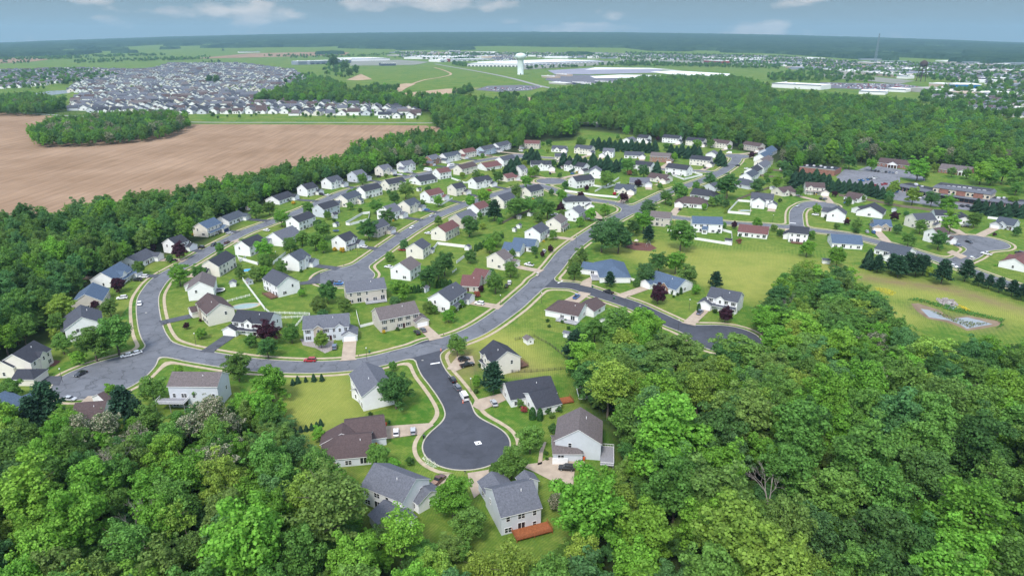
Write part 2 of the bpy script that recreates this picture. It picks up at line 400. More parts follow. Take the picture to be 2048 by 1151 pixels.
# (name, half width, centre line in photo pixels, bulbs (px, py, radius))
STREETS = [
 ('main', 5.0, [(205,755),(262,728),(320,700),(400,713),(500,728),(620,734),(728,726),(820,704),(880,688),(951,662),(1015,620),(1047,593),(1102,542),(1136,501),(1180,468),(1225,440),(1262,421),(1299,403),(1340,383),(1379,370),(1412,358),(1441,345),(1468,326),(1475,313)], [(200,758,15.5),(245,735,10),(1475,312,13)]),
 ('upper', 4.6, [(325,698),(303,660),(295,605),(305,578),(328,553),(379,524),(430,494),(485,466),(530,449),(605,420),(660,396),(700,381),(760,366),(820,353),(911,334),(964,321),(1034,311)], [(1040,312,13)]),
 ('upper_link', 4.2, [(1040,312),(1088,315),(1180,322),(1260,330),(1330,339),(1398,342),(1441,346)], []),
 ('middle', 4.6, [(690,552),(740,518),(790,482),(823,460),(863,437),(902,420),(950,402),(1010,383),(1060,370),(1092,374),(1130,389),(1182,399),(1237,408),(1262,421)], [(690,553,15.5),(1103,362,13.5)]),
 ('right', 4.6, [(1262,421),(1303,427),(1359,436),(1458,446),(1553,452),(1632,461),(1694,469),(1743,481),(1806,497),(1851,511),(1896,524),(1925,535),(1968,551),(2021,569),(2110,598),(2250,650)], []),
 ('right_stub', 4.4, [(1594,455),(1592,438),(1593,424),(1602,414),(1622,409),(1650,409)], [(1640,410,12)]),
 ('right_court', 4.6, [(1903,527),(1925,518),(1948,506),(1960,488)], [(1955,484,17)]),
]
FRESH = [
 ('near_court', 4.7, [(862,690),(856,715),(866,742),(884,765),(904,792),(918,820),(932,888)], [(933,888,13.6)]),
 ('wood_court', 4.7, [(1085,562),(1108,569),(1149,572),(1192,586),(1263,609),(1314,632),(1365,654),(1453,676)], [(1452,677,14.5)]),
]
SX, SY = np.meshgrid(np.arange(-320, 520, 1.5), np.arange(170, 960, 1.5))
def dist_field(defs):
    D = []
    for nm, hw, pp, bulbs in defs:
        P = smooth([at(a, b).xy for a, b in pp]); d = np.full(SX.shape, 1e6)
        for a, b in zip(P[:-1], P[1:]):
            ex, ey = b.x - a.x, b.y - a.y; l2 = ex*ex + ey*ey + 1e-9
            if l2 < 1e-6: continue
            t = np.clip(((SX - a.x) * ex + (SY - a.y) * ey) / l2, 0, 1)
            d = np.minimum(d, np.hypot(SX - a.x - t*ex, SY - a.y - t*ey))
        d = d - hw
        for x, y, r in bulbs:
            c = at(x, y); q = np.hypot(SX - c.x, SY - c.y) - r; k = 8.0
            h = np.clip(.5 + .5 * (q - d) / k, 0, 1); d = q * (1 - h) + d * h - k * h * (1 - h)
        D.append(d)
    return D
def smin(A, B, k=5.0):
    h = np.clip(.5 + .5 * (B - A) / k, 0, 1); return B * (1 - h) + A * h - k * h * (1 - h)
Dm = dist_field(STREETS); Df = dist_field(FRESH)
OLD = Dm[0]
for d in Dm[1:]: OLD = smin(OLD, d)
SDF = OLD
for d in Df: SDF = smin(SDF, d)
def sdf_at(x, y):
    i = (y - 170) / 1.5; j = (x + 320) / 1.5; a, b = int(math.floor(i)), int(math.floor(j))
    if a < 0 or b < 0 or a >= SDF.shape[0] - 1 or b >= SDF.shape[1] - 1: return 99
    u, v = i - a, j - b
    return (SDF[a,b]*(1-v) + SDF[a,b+1]*v)*(1-u) + (SDF[a+1,b]*(1-v) + SDF[a+1,b+1]*v)*u
def band(name, conds, z, mat_, thick=0.0):
    """the part of the plane where every (field, lo, hi) holds, as one sheet with sides"""
    ok = np.ones((SX.shape[0]-1, SX.shape[1]-1), bool); full = ok.copy()
    for f, lo, hi in conds:
        c = np.stack([f[:-1,:-1], f[:-1,1:], f[1:,1:], f[1:,:-1]])
        if lo is not None: ok &= c.max(0) > lo; full &= c.min(0) >= lo
        if hi is not None: ok &= c.min(0) < hi; full &= c.max(0) <= hi
    mb = MB(); ii, jj = np.nonzero(ok)
    for i, j in zip(ii.tolist(), jj.tolist()):
        cr = ((i,j),(i,j+1),(i+1,j+1),(i+1,j))
        if full[i,j]:
            mb.poly([(SX[a,b], SY[a,b], z) for a,b in cr]); continue
        P = [(SX[a,b], SY[a,b]) + tuple(float(f[a,b]) for f,_,_ in conds) for a,b in cr]
        for k, (f, lo, hi) in enumerate(conds):
            for lim, sg in ((lo, 1), (hi, -1)):
                if lim is None or not P: continue
                o = []
                for m in range(len(P)):
                    A, B = P[m], P[(m+1) % len(P)]; va, vb = sg*(A[2+k]-lim), sg*(B[2+k]-lim)
                    if va >= 0: o.append(A)
                    if (va >= 0) != (vb >= 0):
                        t = va / (va - vb); o.append(tuple(x + (y-x)*t for x, y in zip(A, B)))
                P = o
        if len(P) < 3: continue
        mb.poly([(p[0], p[1], z) for p in P])
        if thick:
            for m in range(len(P)):
                A, B = P[m], P[(m+1) % len(P)]
                for k, (f, lo, hi) in enumerate(conds):
                    for lim in (lo, hi):
                        if lim is not None and abs(A[2+k]-lim) < 1e-6 and abs(B[2+k]-lim) < 1e-6:
                            mb.poly([(A[0],A[1],z),(A[0],A[1],z-thick),(B[0],B[1],z-thick),(B[0],B[1],z)])
    return tag(mb.build(name, mat_), kind='structure')

def asphalt(name, c, seam=True):
    m = mat(name, c, rough=.85, var=.10, scale=.35, spec=.25, bump=.05); t = m.node_tree; A = t.nodes.new; K = t.links.new
    b = t.nodes['Principled BSDF']; src = b.inputs['Base Color'].links[0].from_socket
    tc = A('ShaderNodeTexCoord')
    v = A('ShaderNodeTexVoronoi'); v.feature = 'DISTANCE_TO_EDGE'; v.inputs['Scale'].default_value = .11
    nn = A('ShaderNodeTexNoise'); nn.inputs['Scale'].default_value = .25; nn.inputs['Detail'].default_value = 6
    K(tc.outputs['Object'], nn.inputs['Vector'])
    va = A('ShaderNodeVectorMath'); va.operation = 'MULTIPLY_ADD'; va.inputs[1].default_value = (7, 7, 0); K(nn.outputs['Color'], va.inputs[0]); K(tc.outputs['Object'], va.inputs[2])
    K(va.outputs[0], v.inputs['Vector'])
    r = A('ShaderNodeValToRGB'); r.color_ramp.elements[0].position = 0.004; r.color_ramp.elements[1].position = 0.03
    d = .62 if seam else .85
    r.color_ramp.elements[0].color = (d, d, d, 1); r.color_ramp.elements[1].color = (1, 1, 1, 1); K(v.outputs['Distance'], r.inputs[0])
    n2 = A('ShaderNodeTexNoise'); n2.inputs['Scale'].default_value = .07; n2.inputs['Detail'].default_value = 5; n2.inputs['Roughness'].default_value = .65; K(tc.outputs['Object'], n2.inputs['Vector'])
    r2 = A('ShaderNodeValToRGB'); r2.color_ramp.elements[0].position = .3; r2.color_ramp.elements[1].position = .72
    r2.color_ramp.elements[0].color = (.82,.82,.82,1); r2.color_ramp.elements[1].color = (1.18,1.18,1.18,1); K(n2.outputs[0], r2.inputs[0])
    for s in (r.outputs[0], r2.outputs[0]):
        x = A('ShaderNodeMix'); x.data_type = 'RGBA'; x.blend_type = 'MULTIPLY'; x.inputs[0].default_value = 1
        K(src, x.inputs[6]); K(s, x.inputs[7]); src = x.outputs[2]
    K(src, b.inputs['Base Color']); return m
M_old = asphalt('asphalt_worn', (0.132, 0.140, 0.158)); M_new = asphalt('asphalt_fresh', (0.058, 0.063, 0.078), False)
M_kerb = mat('kerb_concrete', (0.40, 0.37, 0.30), var=.15, scale=.6); M_walk = mat('walk_concrete', (0.40, 0.33, 0.235), var=.16, scale=.5)
M_drive = mat('drive_concrete', (0.38, 0.31, 0.24), var=.14, scale=.4, bump=.05); M_drivedark = asphalt('drive_asphalt', (0.075, 0.08, 0.095))
band('street', [(SDF, None, 0.0), (OLD, None, 0.02)], 0.02, M_old)
band('street', [(SDF, None, 0.0), (OLD, 0.02, None)], 0.024, M_new)
band('kerb', [(SDF, 0.0, 0.42)], 0.14, M_kerb, .14)
band('pavement', [(SDF, 2.0, 3.35)], 0.10, M_walk, .1)
def sheet(name, pp, m, z, kind='structure', world=False, lab=None):
    """a flat patch on the ground; edges follow the outline given in photo pixels"""
    P = pp if world else [tuple(at(a, b))[:2] for a, b in pp]
    zz = terrain(*P[0]) if not world else 0
    mb = MB().poly([(x, y, terrain(x, y) + z) for x, y in P])
    return tag(mb.build(name, m), lab, kind=kind)
def ribbon(name, pp, w_, m, z, n=5, pix=True):
    P = smooth([at(a, b).xy for a, b in pp] if pix else [Vector(p) for p in pp], n); mb = MB(); E = []
    for i, p in enumerate(P):
        d = (P[min(i+1, len(P)-1)] - P[max(i-1, 0)]).normalized(); s = Vector((-d.y, d.x)) * w_ / 2
        E.append((p + s, p - s))
    for a, b in zip(E[:-1], E[1:]): mb.poly([(*a[1], terrain(*a[1]) + z), (*b[1], terrain(*b[1]) + z), (*b[0], terrain(*b[0]) + z), (*a[0], terrain(*a[0]) + z)])
    return tag(mb.build(name, m), kind='structure')
M_far_road = mat('pale_road', (0.26, 0.26, 0.25), scale=.1)
def field_mat(name, a, b, sc=.02, rows=True):
    m = mat(name, a, col2=b, scale=sc, rough=1, spec=0)
    if rows:
        t = m.node_tree; bs = t.nodes['Principled BSDF']; src = bs.inputs['Base Color'].links[0].from_socket
        tc = t.nodes.new('ShaderNodeTexCoord'); mp_ = t.nodes.new('ShaderNodeMapping'); mp_.inputs['Rotation'].default_value = (0, 0, R(62)); mp_.inputs['Scale'].default_value = (1, .06, 1)
        n = t.nodes.new('ShaderNodeTexNoise'); n.inputs['Scale'].default_value = .22; n.inputs['Detail'].default_value = 4
        t.links.new(tc.outputs['Object'], mp_.inputs[0]); t.links.new(mp_.outputs[0], n.inputs['Vector'])
        r = t.nodes.new('ShaderNodeValToRGB'); r.color_ramp.elements[0].position = .35; r.color_ramp.elements[1].position = .65
        r.color_ramp.elements[0].color = (.86,.86,.86,1); r.color_ramp.elements[1].color = (1.1,1.1,1.1,1); t.links.new(n.outputs[0], r.inputs[0])
        x = t.nodes.new('ShaderNodeMix'); x.data_type = 'RGBA'; x.blend_type = 'MULTIPLY'; x.inputs[0].default_value = 1
        t.links.new(src, x.inputs[6]); t.links.new(r.outputs[0], x.inputs[7]); t.links.new(x.outputs[2], bs.inputs['Base Color'])
    return m
M_plough = field_mat('ploughed_soil', (0.235, 0.156, 0.10), (0.32, 0.222, 0.15), .012)
M_soil = field_mat('bare_soil', (0.34, 0.24, 0.16), (0.42, 0.33, 0.23), .03, False)
M_pale = mat('pale_gravel', (0.36, 0.35, 0.33), scale=.03)
M_dkgrey = mat('dark_gravel', (0.13, 0.13, 0.15), scale=.03)
M_water = bpy.data.materials.new('still_water'); M_water.use_nodes = True
_b = M_water.node_tree.nodes['Principled BSDF']; _b.inputs['Base Color'].default_value = (0.22, 0.23, 0.22, 1); _b.inputs['Roughness'].default_value = 0.15; _b.inputs['Specular IOR Level'].default_value = 1.0; _b.inputs['IOR'].default_value = 1.6
M_sky_white_water = mat('sky_white_water', (0.72, 0.72, 0.72), scale=.02, var=.05)  # lagoon water; the white reflection of the sky is put into the colour
sheet('field', [(-260,214),(0,223),(60,229),(250,243),(375,248.5),(600,249),(850,251),(905,258),(860,290),(760,320),(700,340),(560,380),(420,415),(300,440),(60,450),(-260,455)], M_plough, .03)
sheet('field', [(-90,118),(60,116),(100,119),(60,124),(-90,131)], M_plough, .6)
sheet('field', [(500,107),(640,104),(700,105),(690,110),(560,114),(380,118)], M_plough, .6)
sheet('bare_ground', [(693,160),(722,148),(745,159),(715,161)], M_soil, .3)
sheet('bare_ground', [(770,172),(812,167),(832,168),(800,182),(780,177)], M_soil, .3)
sheet('bare_ground', [(775,190),(890,178),(960,176),(900,187),(820,196)], M_soil, .2)
sheet('bare_ground', [(1040,196),(1110,193),(1120,198),(1060,203)], M_soil, .2)
ribbon('track', [(795,186),(820,170),(850,160),(885,154),(902,148),(885,140),(868,135)], 9, M_soil, .35)
ribbon('road', [(-150,214),(0,222),(60,227),(180,234),(375,244),(600,245),(760,245.5),(860,246),(900,243),(980,240)], 8, M_far_road, .06)
ribbon('road', [(1000,238),(1100,240),(1170,243),(1240,246),(1285,254),(1330,262)], 9, M_far_road, .3)
ribbon('road', [(870,128),(950,142),(1020,156),(1080,172),(1130,182)], 16, M_far_road, .3)
sheet('storage_yard', [(950,180),(975,172),(1040,170),(1090,173),(1060,181),(1000,184)], M_dkgrey, .25)
sheet('storage_yard', [(1100,150),(1180,150),(1260,160),(1230,176),(1160,172),(1090,160)], M_dkgrey, .2)
sheet('solar_cover', [(1095,141),(1200,135),(1330,138),(1310,146),(1180,149),(1110,149)], mat('grey_cover', (0.25, 0.25, 0.30), scale=.02), .5)
sheet('lagoon', [(1300,144),(1345,141.5),(1460,148),(1455,156),(1340,149)], M_sky_white_water, .8)
sheet('lagoon', [(1180,153),(1240,150),(1330,151),(1345,155),(1190,157)], M_sky_white_water, .8)
sheet('lagoon', [(1170,140),(1190,135.5),(1300,136.5),(1360,141),(1300,138.5)], M_sky_white_water, .9)
sheet('pond', [(38,191),(100,182),(143,180),(140,186),(90,192),(60,194)], M_water, .1)
sheet('pond', [(600,183),(628,172),(650,180),(655,188),(620,188)], M_water, .1)
M_lot = asphalt('car_park_asphalt', (0.17, 0.175, 0.195))
sheet('car_park', [(1672,354),(1690,338),(1760,346),(1800,352),(1800,375),(1860,385),(1960,392),(2110,405),(2110,440),(1990,427),(1880,414),(1790,400),(1740,388),(1695,374)], M_lot, .03)
sheet('car_park', [(1742,330),(1850,346),(1850,362),(1785,352),(1715,340)], M_lot, .035)
M_mud = field_mat('basin_mud', (0.17, 0.125, 0.09), (0.26, 0.20, 0.14), .15, False)
sheet('mud_flat', [(1822,607),(1836,606),(1852,611),(1878,619),(1892,630),(1903,635),(1938,631),(1968,637),(2006,643),(1996,651),(1962,657),(1934,661),(1914,651),(1892,643),(1856,637),(1834,622)], M_mud, .012)
sheet('water', [(1841,617),(1856,619),(1876,624),(1889,634),(1901,637),(1934,634),(1960,640),(1985,648),(1960,652),(1934,657),(1919,648),(1896,640),(1858,634)], M_water, .02)

M_town = mat('town_paving', (.24,.235,.22), col2=(.17,.19,.13), scale=.012)
sheet('paved_ground', [(700,132),(830,130),(860,124),(800,120),(700,122)], M_town, .5)
sheet('paved_ground', [(1040,140),(1240,128),(1240,122),(1040,126)], M_town, .6)
sheet('paved_ground', [(1240,119),(1500,122),(1560,128),(1420,127),(1240,124)], M_town, 1.2)
sheet('paved_ground', [(1630,146),(1730,152),(1830,162),(1800,168),(1700,160),(1630,152)], M_town, .5)
sheet('paved_ground', [(1640,165),(1800,168),(1860,176),(1830,184),(1700,178),(1640,176)], M_dkgrey, .4)
sheet('paved_ground', [(1840,178),(1990,180),(1990,190),(1850,190)], M_town, .4)
# ------------------------------------------------------------------ houses
def siding(name, c):
    m = mat(name, c, rough=.6, var=.05, scale=.5, spec=.3); t = m.node_tree; A = t.nodes.new; K = t.links.new; b = t.nodes['Principled BSDF']
    src = b.inputs['Base Color'].links[0].from_socket
    tc = A('ShaderNodeTexCoord'); s = A('ShaderNodeSeparateXYZ'); K(tc.outputs['Object'], s.inputs[0])
    w_ = A('ShaderNodeMath'); w_.operation = 'MULTIPLY'; w_.inputs[1].default_value = 4.0; K(s.outputs[2], w_.inputs[0])
    f = A('ShaderNodeMath'); f.operation = 'FRACT'; K(w_.outputs[0], f.inputs[0])
    r = A('ShaderNodeValToRGB'); r.color_ramp.elements[0].position = 0; r.color_ramp.elements[1].position = .2
    r.color_ramp.elements[0].color = (.8,.8,.8,1); r.color_ramp.elements[1].color = (1,1,1,1); K(f.outputs[0], r.inputs[0])
    x = A('ShaderNodeMix'); x.data_type = 'RGBA'; x.blend_type = 'MULTIPLY'; x.inputs[0].default_value = 1
    K(src, x.inputs[6]); K(r.outputs[0], x.inputs[7]); K(x.outputs[2], b.inputs['Base Color']); return m
def shingle(name, c): return mat(name, c, rough=.9, var=.24, scale=2.2, spec=.15, bump=.25)
ROOF = dict(k=((.042,.045,.057),'black'), d=((.070,.076,.094),'charcoal'), g=((.115,.122,.145),'grey'), b=((.075,.110,.165),'slate-blue'),
            t=((.130,.112,.112),'taupe'), n=((.085,.062,.062),'dark brown'), m=((.135,.066,.064),'red-brown'), u=((.066,.078,.098),'blue-black'))
WALL = dict(w=((.78,.78,.77),'white'), c=((.72,.68,.60),'cream'), e=((.52,.48,.42),'beige'), s=((.55,.58,.62),'light grey'), y=((.44,.52,.60),'pale blue'), r=((.28,.16,.12),'brick'), q=((.40,.34,.28),'tan stone'))
RM = {k: shingle('shingles_' + v[1].replace(' ', '_'), v[0]) for k, v in ROOF.items()}
WM = {k: siding('siding_' + v[1].replace(' ', '_'), v[0]) for k, v in WALL.items()}
M_trim = mat('white_trim', (.80,.80,.79), rough=.5, var=.03); M_dark = mat('dark_shutter', (.02,.022,.026), rough=.6)
M_glass = bpy.data.materials.new('window_glass'); M_glass.use_nodes = True
_b = M_glass.node_tree.nodes['Principled BSDF']; _b.inputs['Base Color'].default_value = (.018,.022,.028,1); _b.inputs['Roughness'].default_value = .08; _b.inputs['Specular IOR Level'].default_value = .6
M_deckred = mat('stained_deck', (.26,.088,.035), scale=2, var=.2); M_deckbr = mat('brown_deck', (.15,.085,.06), scale=2, var=.2); M_deckgrey = mat('grey_deck', (.24,.24,.26), scale=2)
M_door = mat('front_door', (.06,.02,.02)); M_gar = mat('garage_white', (.80,.80,.79), rough=.45, var=.02); M_garblue = mat('garage_navy', (.02,.045,.13), rough=.45)

def block(walls, M, l, w, e, pitch, hip=(0, 0), z0=0.0, wm=0):
    """walls of one gabled or hipped block into `walls`; returns the MB of its roof"""
    T = lambda P: [tuple(M @ Vector(p)) for p in P]
    r = e + w * pitch; a0 = -l - (w * .85 if hip[0] else 0); a1 = l + (w * .85 if hip[1] else 0)
    walls.poly(T([(a0,-w,z0),(a1,-w,z0),(a1,-w,e),(a0,-w,e)]), wm); walls.poly(T([(a1,w,z0),(a0,w,z0),(a0,w,e),(a1,w,e)]), wm)
    walls.poly(T([(a0,w,z0),(a0,-w,z0),(a0,-w,e)] + ([] if hip[0] else [(a0,0,r-.04)]) + [(a0,w,e)]), wm)
    walls.poly(T([(a1,-w,z0),(a1,w,z0),(a1,w,e)] + ([] if hip[1] else [(a1,0,r-.04)]) + [(a1,-w,e)]), wm)
    o = .38; ez = e - o * pitch; b0, b1 = a0 - o * .8, a1 + o * .8; W = w + o
    t0 = -l if hip[0] else b0; t1 = l if hip[1] else b1
    top = [(b0,-W,ez),(b1,-W,ez),(t1,0,r),(b1,W,ez),(b0,W,ez),(t0,0,r)]
    rb = MB(); th = .2; U = [(x,y,z+th) for x,y,z in top]
    rb.poly(T([U[0],U[1],U[2],U[5]])); rb.poly(T([U[3],U[4],U[5],U[2]]))
    if hip[1]: rb.poly(T([U[1],U[3],U[2]]))
    if hip[0]: rb.poly(T([U[4],U[0],U[5]]))
    rb.poly(T([top[1],top[0],top[5],top[2]]), 1); rb.poly(T([top[4],top[3],top[2],top[5]]), 1)
    for i, j in ((0,1),(3,4)): rb.poly(T([top[i],top[j],U[j],U[i]]), 1)
    if hip[1]: rb.poly(T([top[1],top[3],U[3],U[1]]), 1)
    else: rb.poly(T([top[1],top[2],U[2],U[1]]), 1); rb.poly(T([top[2],top[3],U[3],U[2]]), 1)
    if hip[0]: rb.poly(T([top[4],top[0],U[0],U[4]]), 1)
    else: rb.poly(T([top[4],top[5],U[5],U[4]]), 1); rb.poly(T([top[5],top[0],U[0],U[5]]), 1)
    return rb, r
_wm = {}
def win_mesh(kind):
    if kind in _wm: return _wm[kind]
    wd, ht = {'n': (.95, 1.45), 'd': (1.8, 1.45), 't': (2.6, 1.5), 's': (.7, .9), 'p': (1.9, 2.1), 'f': (.95, 1.45)}[kind]
    f = MB(); h = wd / 2; b_ = .09
    for a, b in (((-h-b_,-.07,-b_),(h+b_,0,0)), ((-h-b_,-.07,ht),(h+b_,0,ht+b_)), ((-h-b_,-.07,0),(-h,0,ht)), ((h,-.07,0),(h+b_,0,ht))): f.box(a, b)
    n = {'n': 1, 's': 1, 'd': 2, 't': 3, 'p': 2, 'f': 1}[kind]
    for k in range(1, n): x = -h + wd * k / n; f.box((x-.06,-.06,0),(x+.06,-.005,ht))
    if kind != 'p': f.box((-h,-.045,ht/2-.03),(h,-.006,ht/2+.03))
    p = MB().poly([(-h,-.02,0),(h,-.02,0),(h,-.02,ht),(-h,-.02,ht)])
    s = MB().box((-.2,-.06,-.05),(.2,0,ht+.05))
    one = MB(); one.v = list(f.v); one.f = list(f.f); one.m = [0]*len(f.f); one.poly(p.v, 1)
    _wm[kind] = (f.mesh('window_' + kind, M_trim), p.mesh('pane_' + kind, M_glass), s.mesh('shutters_' + kind, M_dark), one.mesh('window_simple_' + kind, [M_trim, M_glass]))
    return _wm[kind]
def place(name, me, parent, x, y, z, rz):
    o = link(name, me, parent, (x, y, z)); o.rotation_euler = (0, 0, rz); return o
HOUSES = []; DRIVES = []
def rect_side(T_, side):
    return None
def make_house(row):
    st, pix, sw, fg, rw, opts, desc = [s.strip() for s in row.split('|')]
    x1, y1, x2, y2 = map(float, pix.split()); storey, W = map(float, sw.split()); front, gar = fg[0], int(fg[1]); rk, wk = rw.split()
    O = opts.split(); W *= 1.06; w = W / 2; pitch = .62 if storey >= 1.5 else .5
    e = {1: 3.0, 1.5: 4.1, 2: 5.8, 3: 8.2}[storey]; r = e + w * pitch
    P, Q_ = at(x1, y1, r), at(x2, y2, r); c = (P + Q_) / 2; d = Q_ - P; l = d.xy.length / 2; l = max(l, 3.2); a = math.atan2(d.y, d.x)
    hip = ('h1' in O, 'h2' in O)
    root = empty('house', (c.x, c.y, terrain(c.x, c.y)), a); dist = math.hypot(c.x, c.y)
    lod = 0 if dist < 345 else 1 if dist < 640 else 2
    s = 1 if front == 'L' else -1
    walls = MB(); I = Matrix.Identity(4)
    rb, rr = block(walls, I, l, w, e, pitch, hip); rb.build('roof', [RM[rk], M_trim], root)
    camv = Vector((-c.x, -c.y)).normalized(); rot = Matrix.Rotation(-a, 2); cl = rot @ camv      # towards the camera, in the house's own frame
    def seen(nx, ny): return nx * cl.x + ny * cl.y > -.25
    inv = (Matrix.Translation((c.x, c.y, 0)) @ Matrix.Rotation(a, 4, 'Z')).inverted()
    def wins(xs, y, zs, ny, kinds, along='x', sh=False):
        nrm = (0, ny) if along == 'x' else (ny, 0)
        if not seen(*nrm): return
        rz = math.atan2(nrm[1], nrm[0]) + math.pi / 2
        for z in zs:
            for i, x in enumerate(xs):
                k = kinds[i % len(kinds)]
                if k == '-': continue
                f, p, sm_, one = win_mesh(k); X, Y = (x, y) if along == 'x' else (y, x)
                X += nrm[0] * .02; Y += nrm[1] * .02
                if lod == 0:
                    o = place('window', f, root, X, Y, z, rz); link('pane', p, o)
                    if sh:
                        for sg in (-1, 1): link('shutter', sm_, o, (sg * ({'n': .95, 'd': 1.8, 't': 2.6, 's': .7, 'p': 1.9, 'f': .95}[k] / 2 + .32), 0, 0))
                else: place('window', one, root, X, Y, z, rz)
    gx_ = 0
    gw, gl = 3.1, 3.4
    if gar:
        gs = -1 if gar == 1 else 1
        gx_ = gs * (l + (w*.5 if hip[gar-1] else 0) + (.2 if storey >= 1.5 else -1.2))
        gy = s * (w + 2.2 - gl); ge = 2.75
        G = Matrix.Translation((gx_, gy, 0)) @ Matrix.Rotation(R(90), 4, 'Z')
        gb, gr = block(walls, G, gl + .6, gw, ge, .55); gb.build('garage_roof', [RM[rk], M_trim], root)
        fy = gy + s * (gl + .6)
        gd = MB().box((-2.4, -.06, 0), (2.4, 0, 2.15))
        for k in range(1, 4): gd.box((-2.4, -.075, .54*k-.02), (2.4, -.06, .54*k+.02))
        if lod < 2 or seen(0, s): place('garage_door', gd.mesh('garage_door', M_garblue if 'G' in O else M_gar), root, gx_, fy + s*.02, 0.02, math.pi if s > 0 else 0)
        if 'nd' not in O:
            DRIVES.append((root.matrix_basis.copy(), c, a, gx_, fy, s, 'A' in O))
    # windows
    step = 3.1 if storey >= 2 else 3.4
    n = max(2, int((2 * l - .8) / step)); xs = [(-l + 2*l*(i+.5)/n) for i in range(n)]
    keep = [x for x in xs if not (gar and abs(x - gx_) < gw + .9)]
    fz = [.95, 3.7] if storey >= 2 else [.9]; 
    sh = 'S' in O
    if lod == 2: xs_b = xs[::2]
    else: xs_b = xs
    if storey >= 2:
        wins(keep, s*w, [.95], s, ['n', '-', 'd'] if len(keep) > 2 else ['n'], sh=sh); wins(xs, s*w, [3.85], s, ['n'], sh=sh)
        wins(xs_b, -s*w, [3.85], -s, ['n', 'd', 'n', '-']); wins(xs_b, -s*w, [.5], -s, ['d', 'p', 'n'])
    else:
        wins(keep, s*w, [.9], s, ['d', 'n'], sh=sh); wins(xs_b, -s*w, [.6], -s, ['d', 'p', 'n'])
        if 'w3' in O: wins(xs, -s*w, [3.5], -s, ['t', 'd'])
    if storey >= 2:
        for k in (-1, 1):
            if not hip[0 if k < 0 else 1] and not (gar and (gs == k) and False):
                wins([w*.35], k*l, [3.8] if 'gw' not in O else [1.0, 3.8], k, ['n'], along='y')
                if (int(x1) + k) % 3 == 0: wins([-w*.4], k*l, [1.0], k, ['d'], along='y')
    elif lod < 2:
        for k in (-1, 1):
            if not hip[0 if k < 0 else 1] and not (gar and gs == k): wins([0], k*l, [1.0], k, ['d' if int(x1) % 2 else 'n'], along='y')
    if lod < 2 and seen(0, s) and storey >= 1:
        dx = min(keep, key=abs) + (1.55 if len(keep) > 1 else 1.3) if keep else 0
        place('front_door', MB().box((-.5,-.06,0),(.5,0,2.1)).mesh('front_door', M_door), root, dx, s*w + s*.02, .15, math.pi if s > 0 else 0)
    for o in O:
        if o[0] == 'x':        # cross gable on the front, at a fraction of the length; x.3r = brick face
            t = o[1:]; face = t[-1] if t[-1] in 'rqw' and not t[-1].isdigit() else None; t = t.rstrip('rqw'); f = float(t)
            cw = 1.9 if storey >= 2 else 2.4; X = -l + 2*l*f; ph = w * .5 + .45
            g2 = MB(); G = Matrix.Translation((X, s*(w + .5 - ph), 0)) @ Matrix.Rotation(R(90), 4, 'Z')
            b2, _ = block(g2, G, ph, cw, e + .05, .85 if storey < 2 else .75); b2.build('gable_roof', [RM[rk], M_trim], root)
            g2.build('gable_wall', WM[face or wk], root)
            yy = s*(w + .5); 
            if seen(0, s):
                for z in ([3.9] if storey >= 2 else [.9]):
                    ff, p, sm_, one = win_mesh('n' if storey >= 2 else 'd')
                    if lod == 0: q = place('window', ff, root, X, yy + s*.02, z, math.pi if s > 0 else 0); link('pane', p, q)
                    else: place('window', one, root, X, yy + s*.02, z, math.pi if s > 0 else 0)
        elif o[0] == 'p':      # porch roof along the front
            pb = MB(); y0, y1 = s*(w + .02), s*(w + 1.9); xa, xb = -l + .2, l - .2
            if gar: xa, xb = (max(xa, gx_ + gw), xb) if gs < 0 else (xa, min(xb, gx_ - gw))
            A_ = [(xa,y0,3.3),(xb,y0,3.3),(xb,y1,2.7),(xa,y1,2.7)]
            pb.poly(A_ if s < 0 else A_[::-1]); pb.poly([(x,y,z-.18) for x,y,z in A_][::-1], 1)
            for i in range(4): j = (i+1) % 4; pb.poly([A_[i],A_[j],(A_[j][0],A_[j][1],A_[j][2]-.18),(A_[i][0],A_[i][1],A_[i][2]-.18)], 1)
            pb.build('porch_roof', [RM[rk], M_trim], root)
            for k in range(4):
                x = xa + .2 + (xb - xa - .4) * k / 3; MB().box((x-.09, y1-s*.25-.09, 0), (x+.09, y1-s*.25+.09, 2.55)).build('porch_post', M_trim, root)
        elif o[0] == 'D':      # deck at the back:  D<colour><fraction><height>
            ck, f, h, dw = o[1], float(o[2:4]) / 10, float(o[4:6]) / 10, float(o[6:8] or 50) / 10
            dm = {'r': M_deckred, 'b': M_deckbr, 'g': M_deckgrey, 'w': M_deckgrey}[ck]; rmm = M_trim if ck in 'wg' else dm
            X = -l + 2*l*f; y0 = -s*(w + .03); y1 = -s*(w + 4.0); ya, yb = min(y0, y1), max(y0, y1)
            dk = MB().box((X-dw, ya, h-.2), (X+dw, yb, h))
            for xx in (-dw+.1, 0, dw-.1): dk.box((X+xx-.08, y1-.08+s*.15, 0), (X+xx+.08, y1+.08+s*.15, h-.2))
            do = dk.build('deck', dm, root); rl = MB()
            for A1, B1 in (((X-dw, y1), (X+dw, y1)), ((X-dw, y0), (X-dw, y1)), ((X+dw, y0), (X+dw, y1))):
                rl.tube((*A1, h+.95), (*B1, h+.95), .06, n=4); rl.tube((*A1, h+.12), (*B1, h+.12), .05, n=4); k = int(math.dist(A1, B1) / .45)
                for i in range(k + 1): q = Vector(A1).lerp(Vector(B1), i / k); rl.tube((*q, h), (*q, h+.95), .035, n=4, cap=False)
            rl.build('railing', rmm, do)
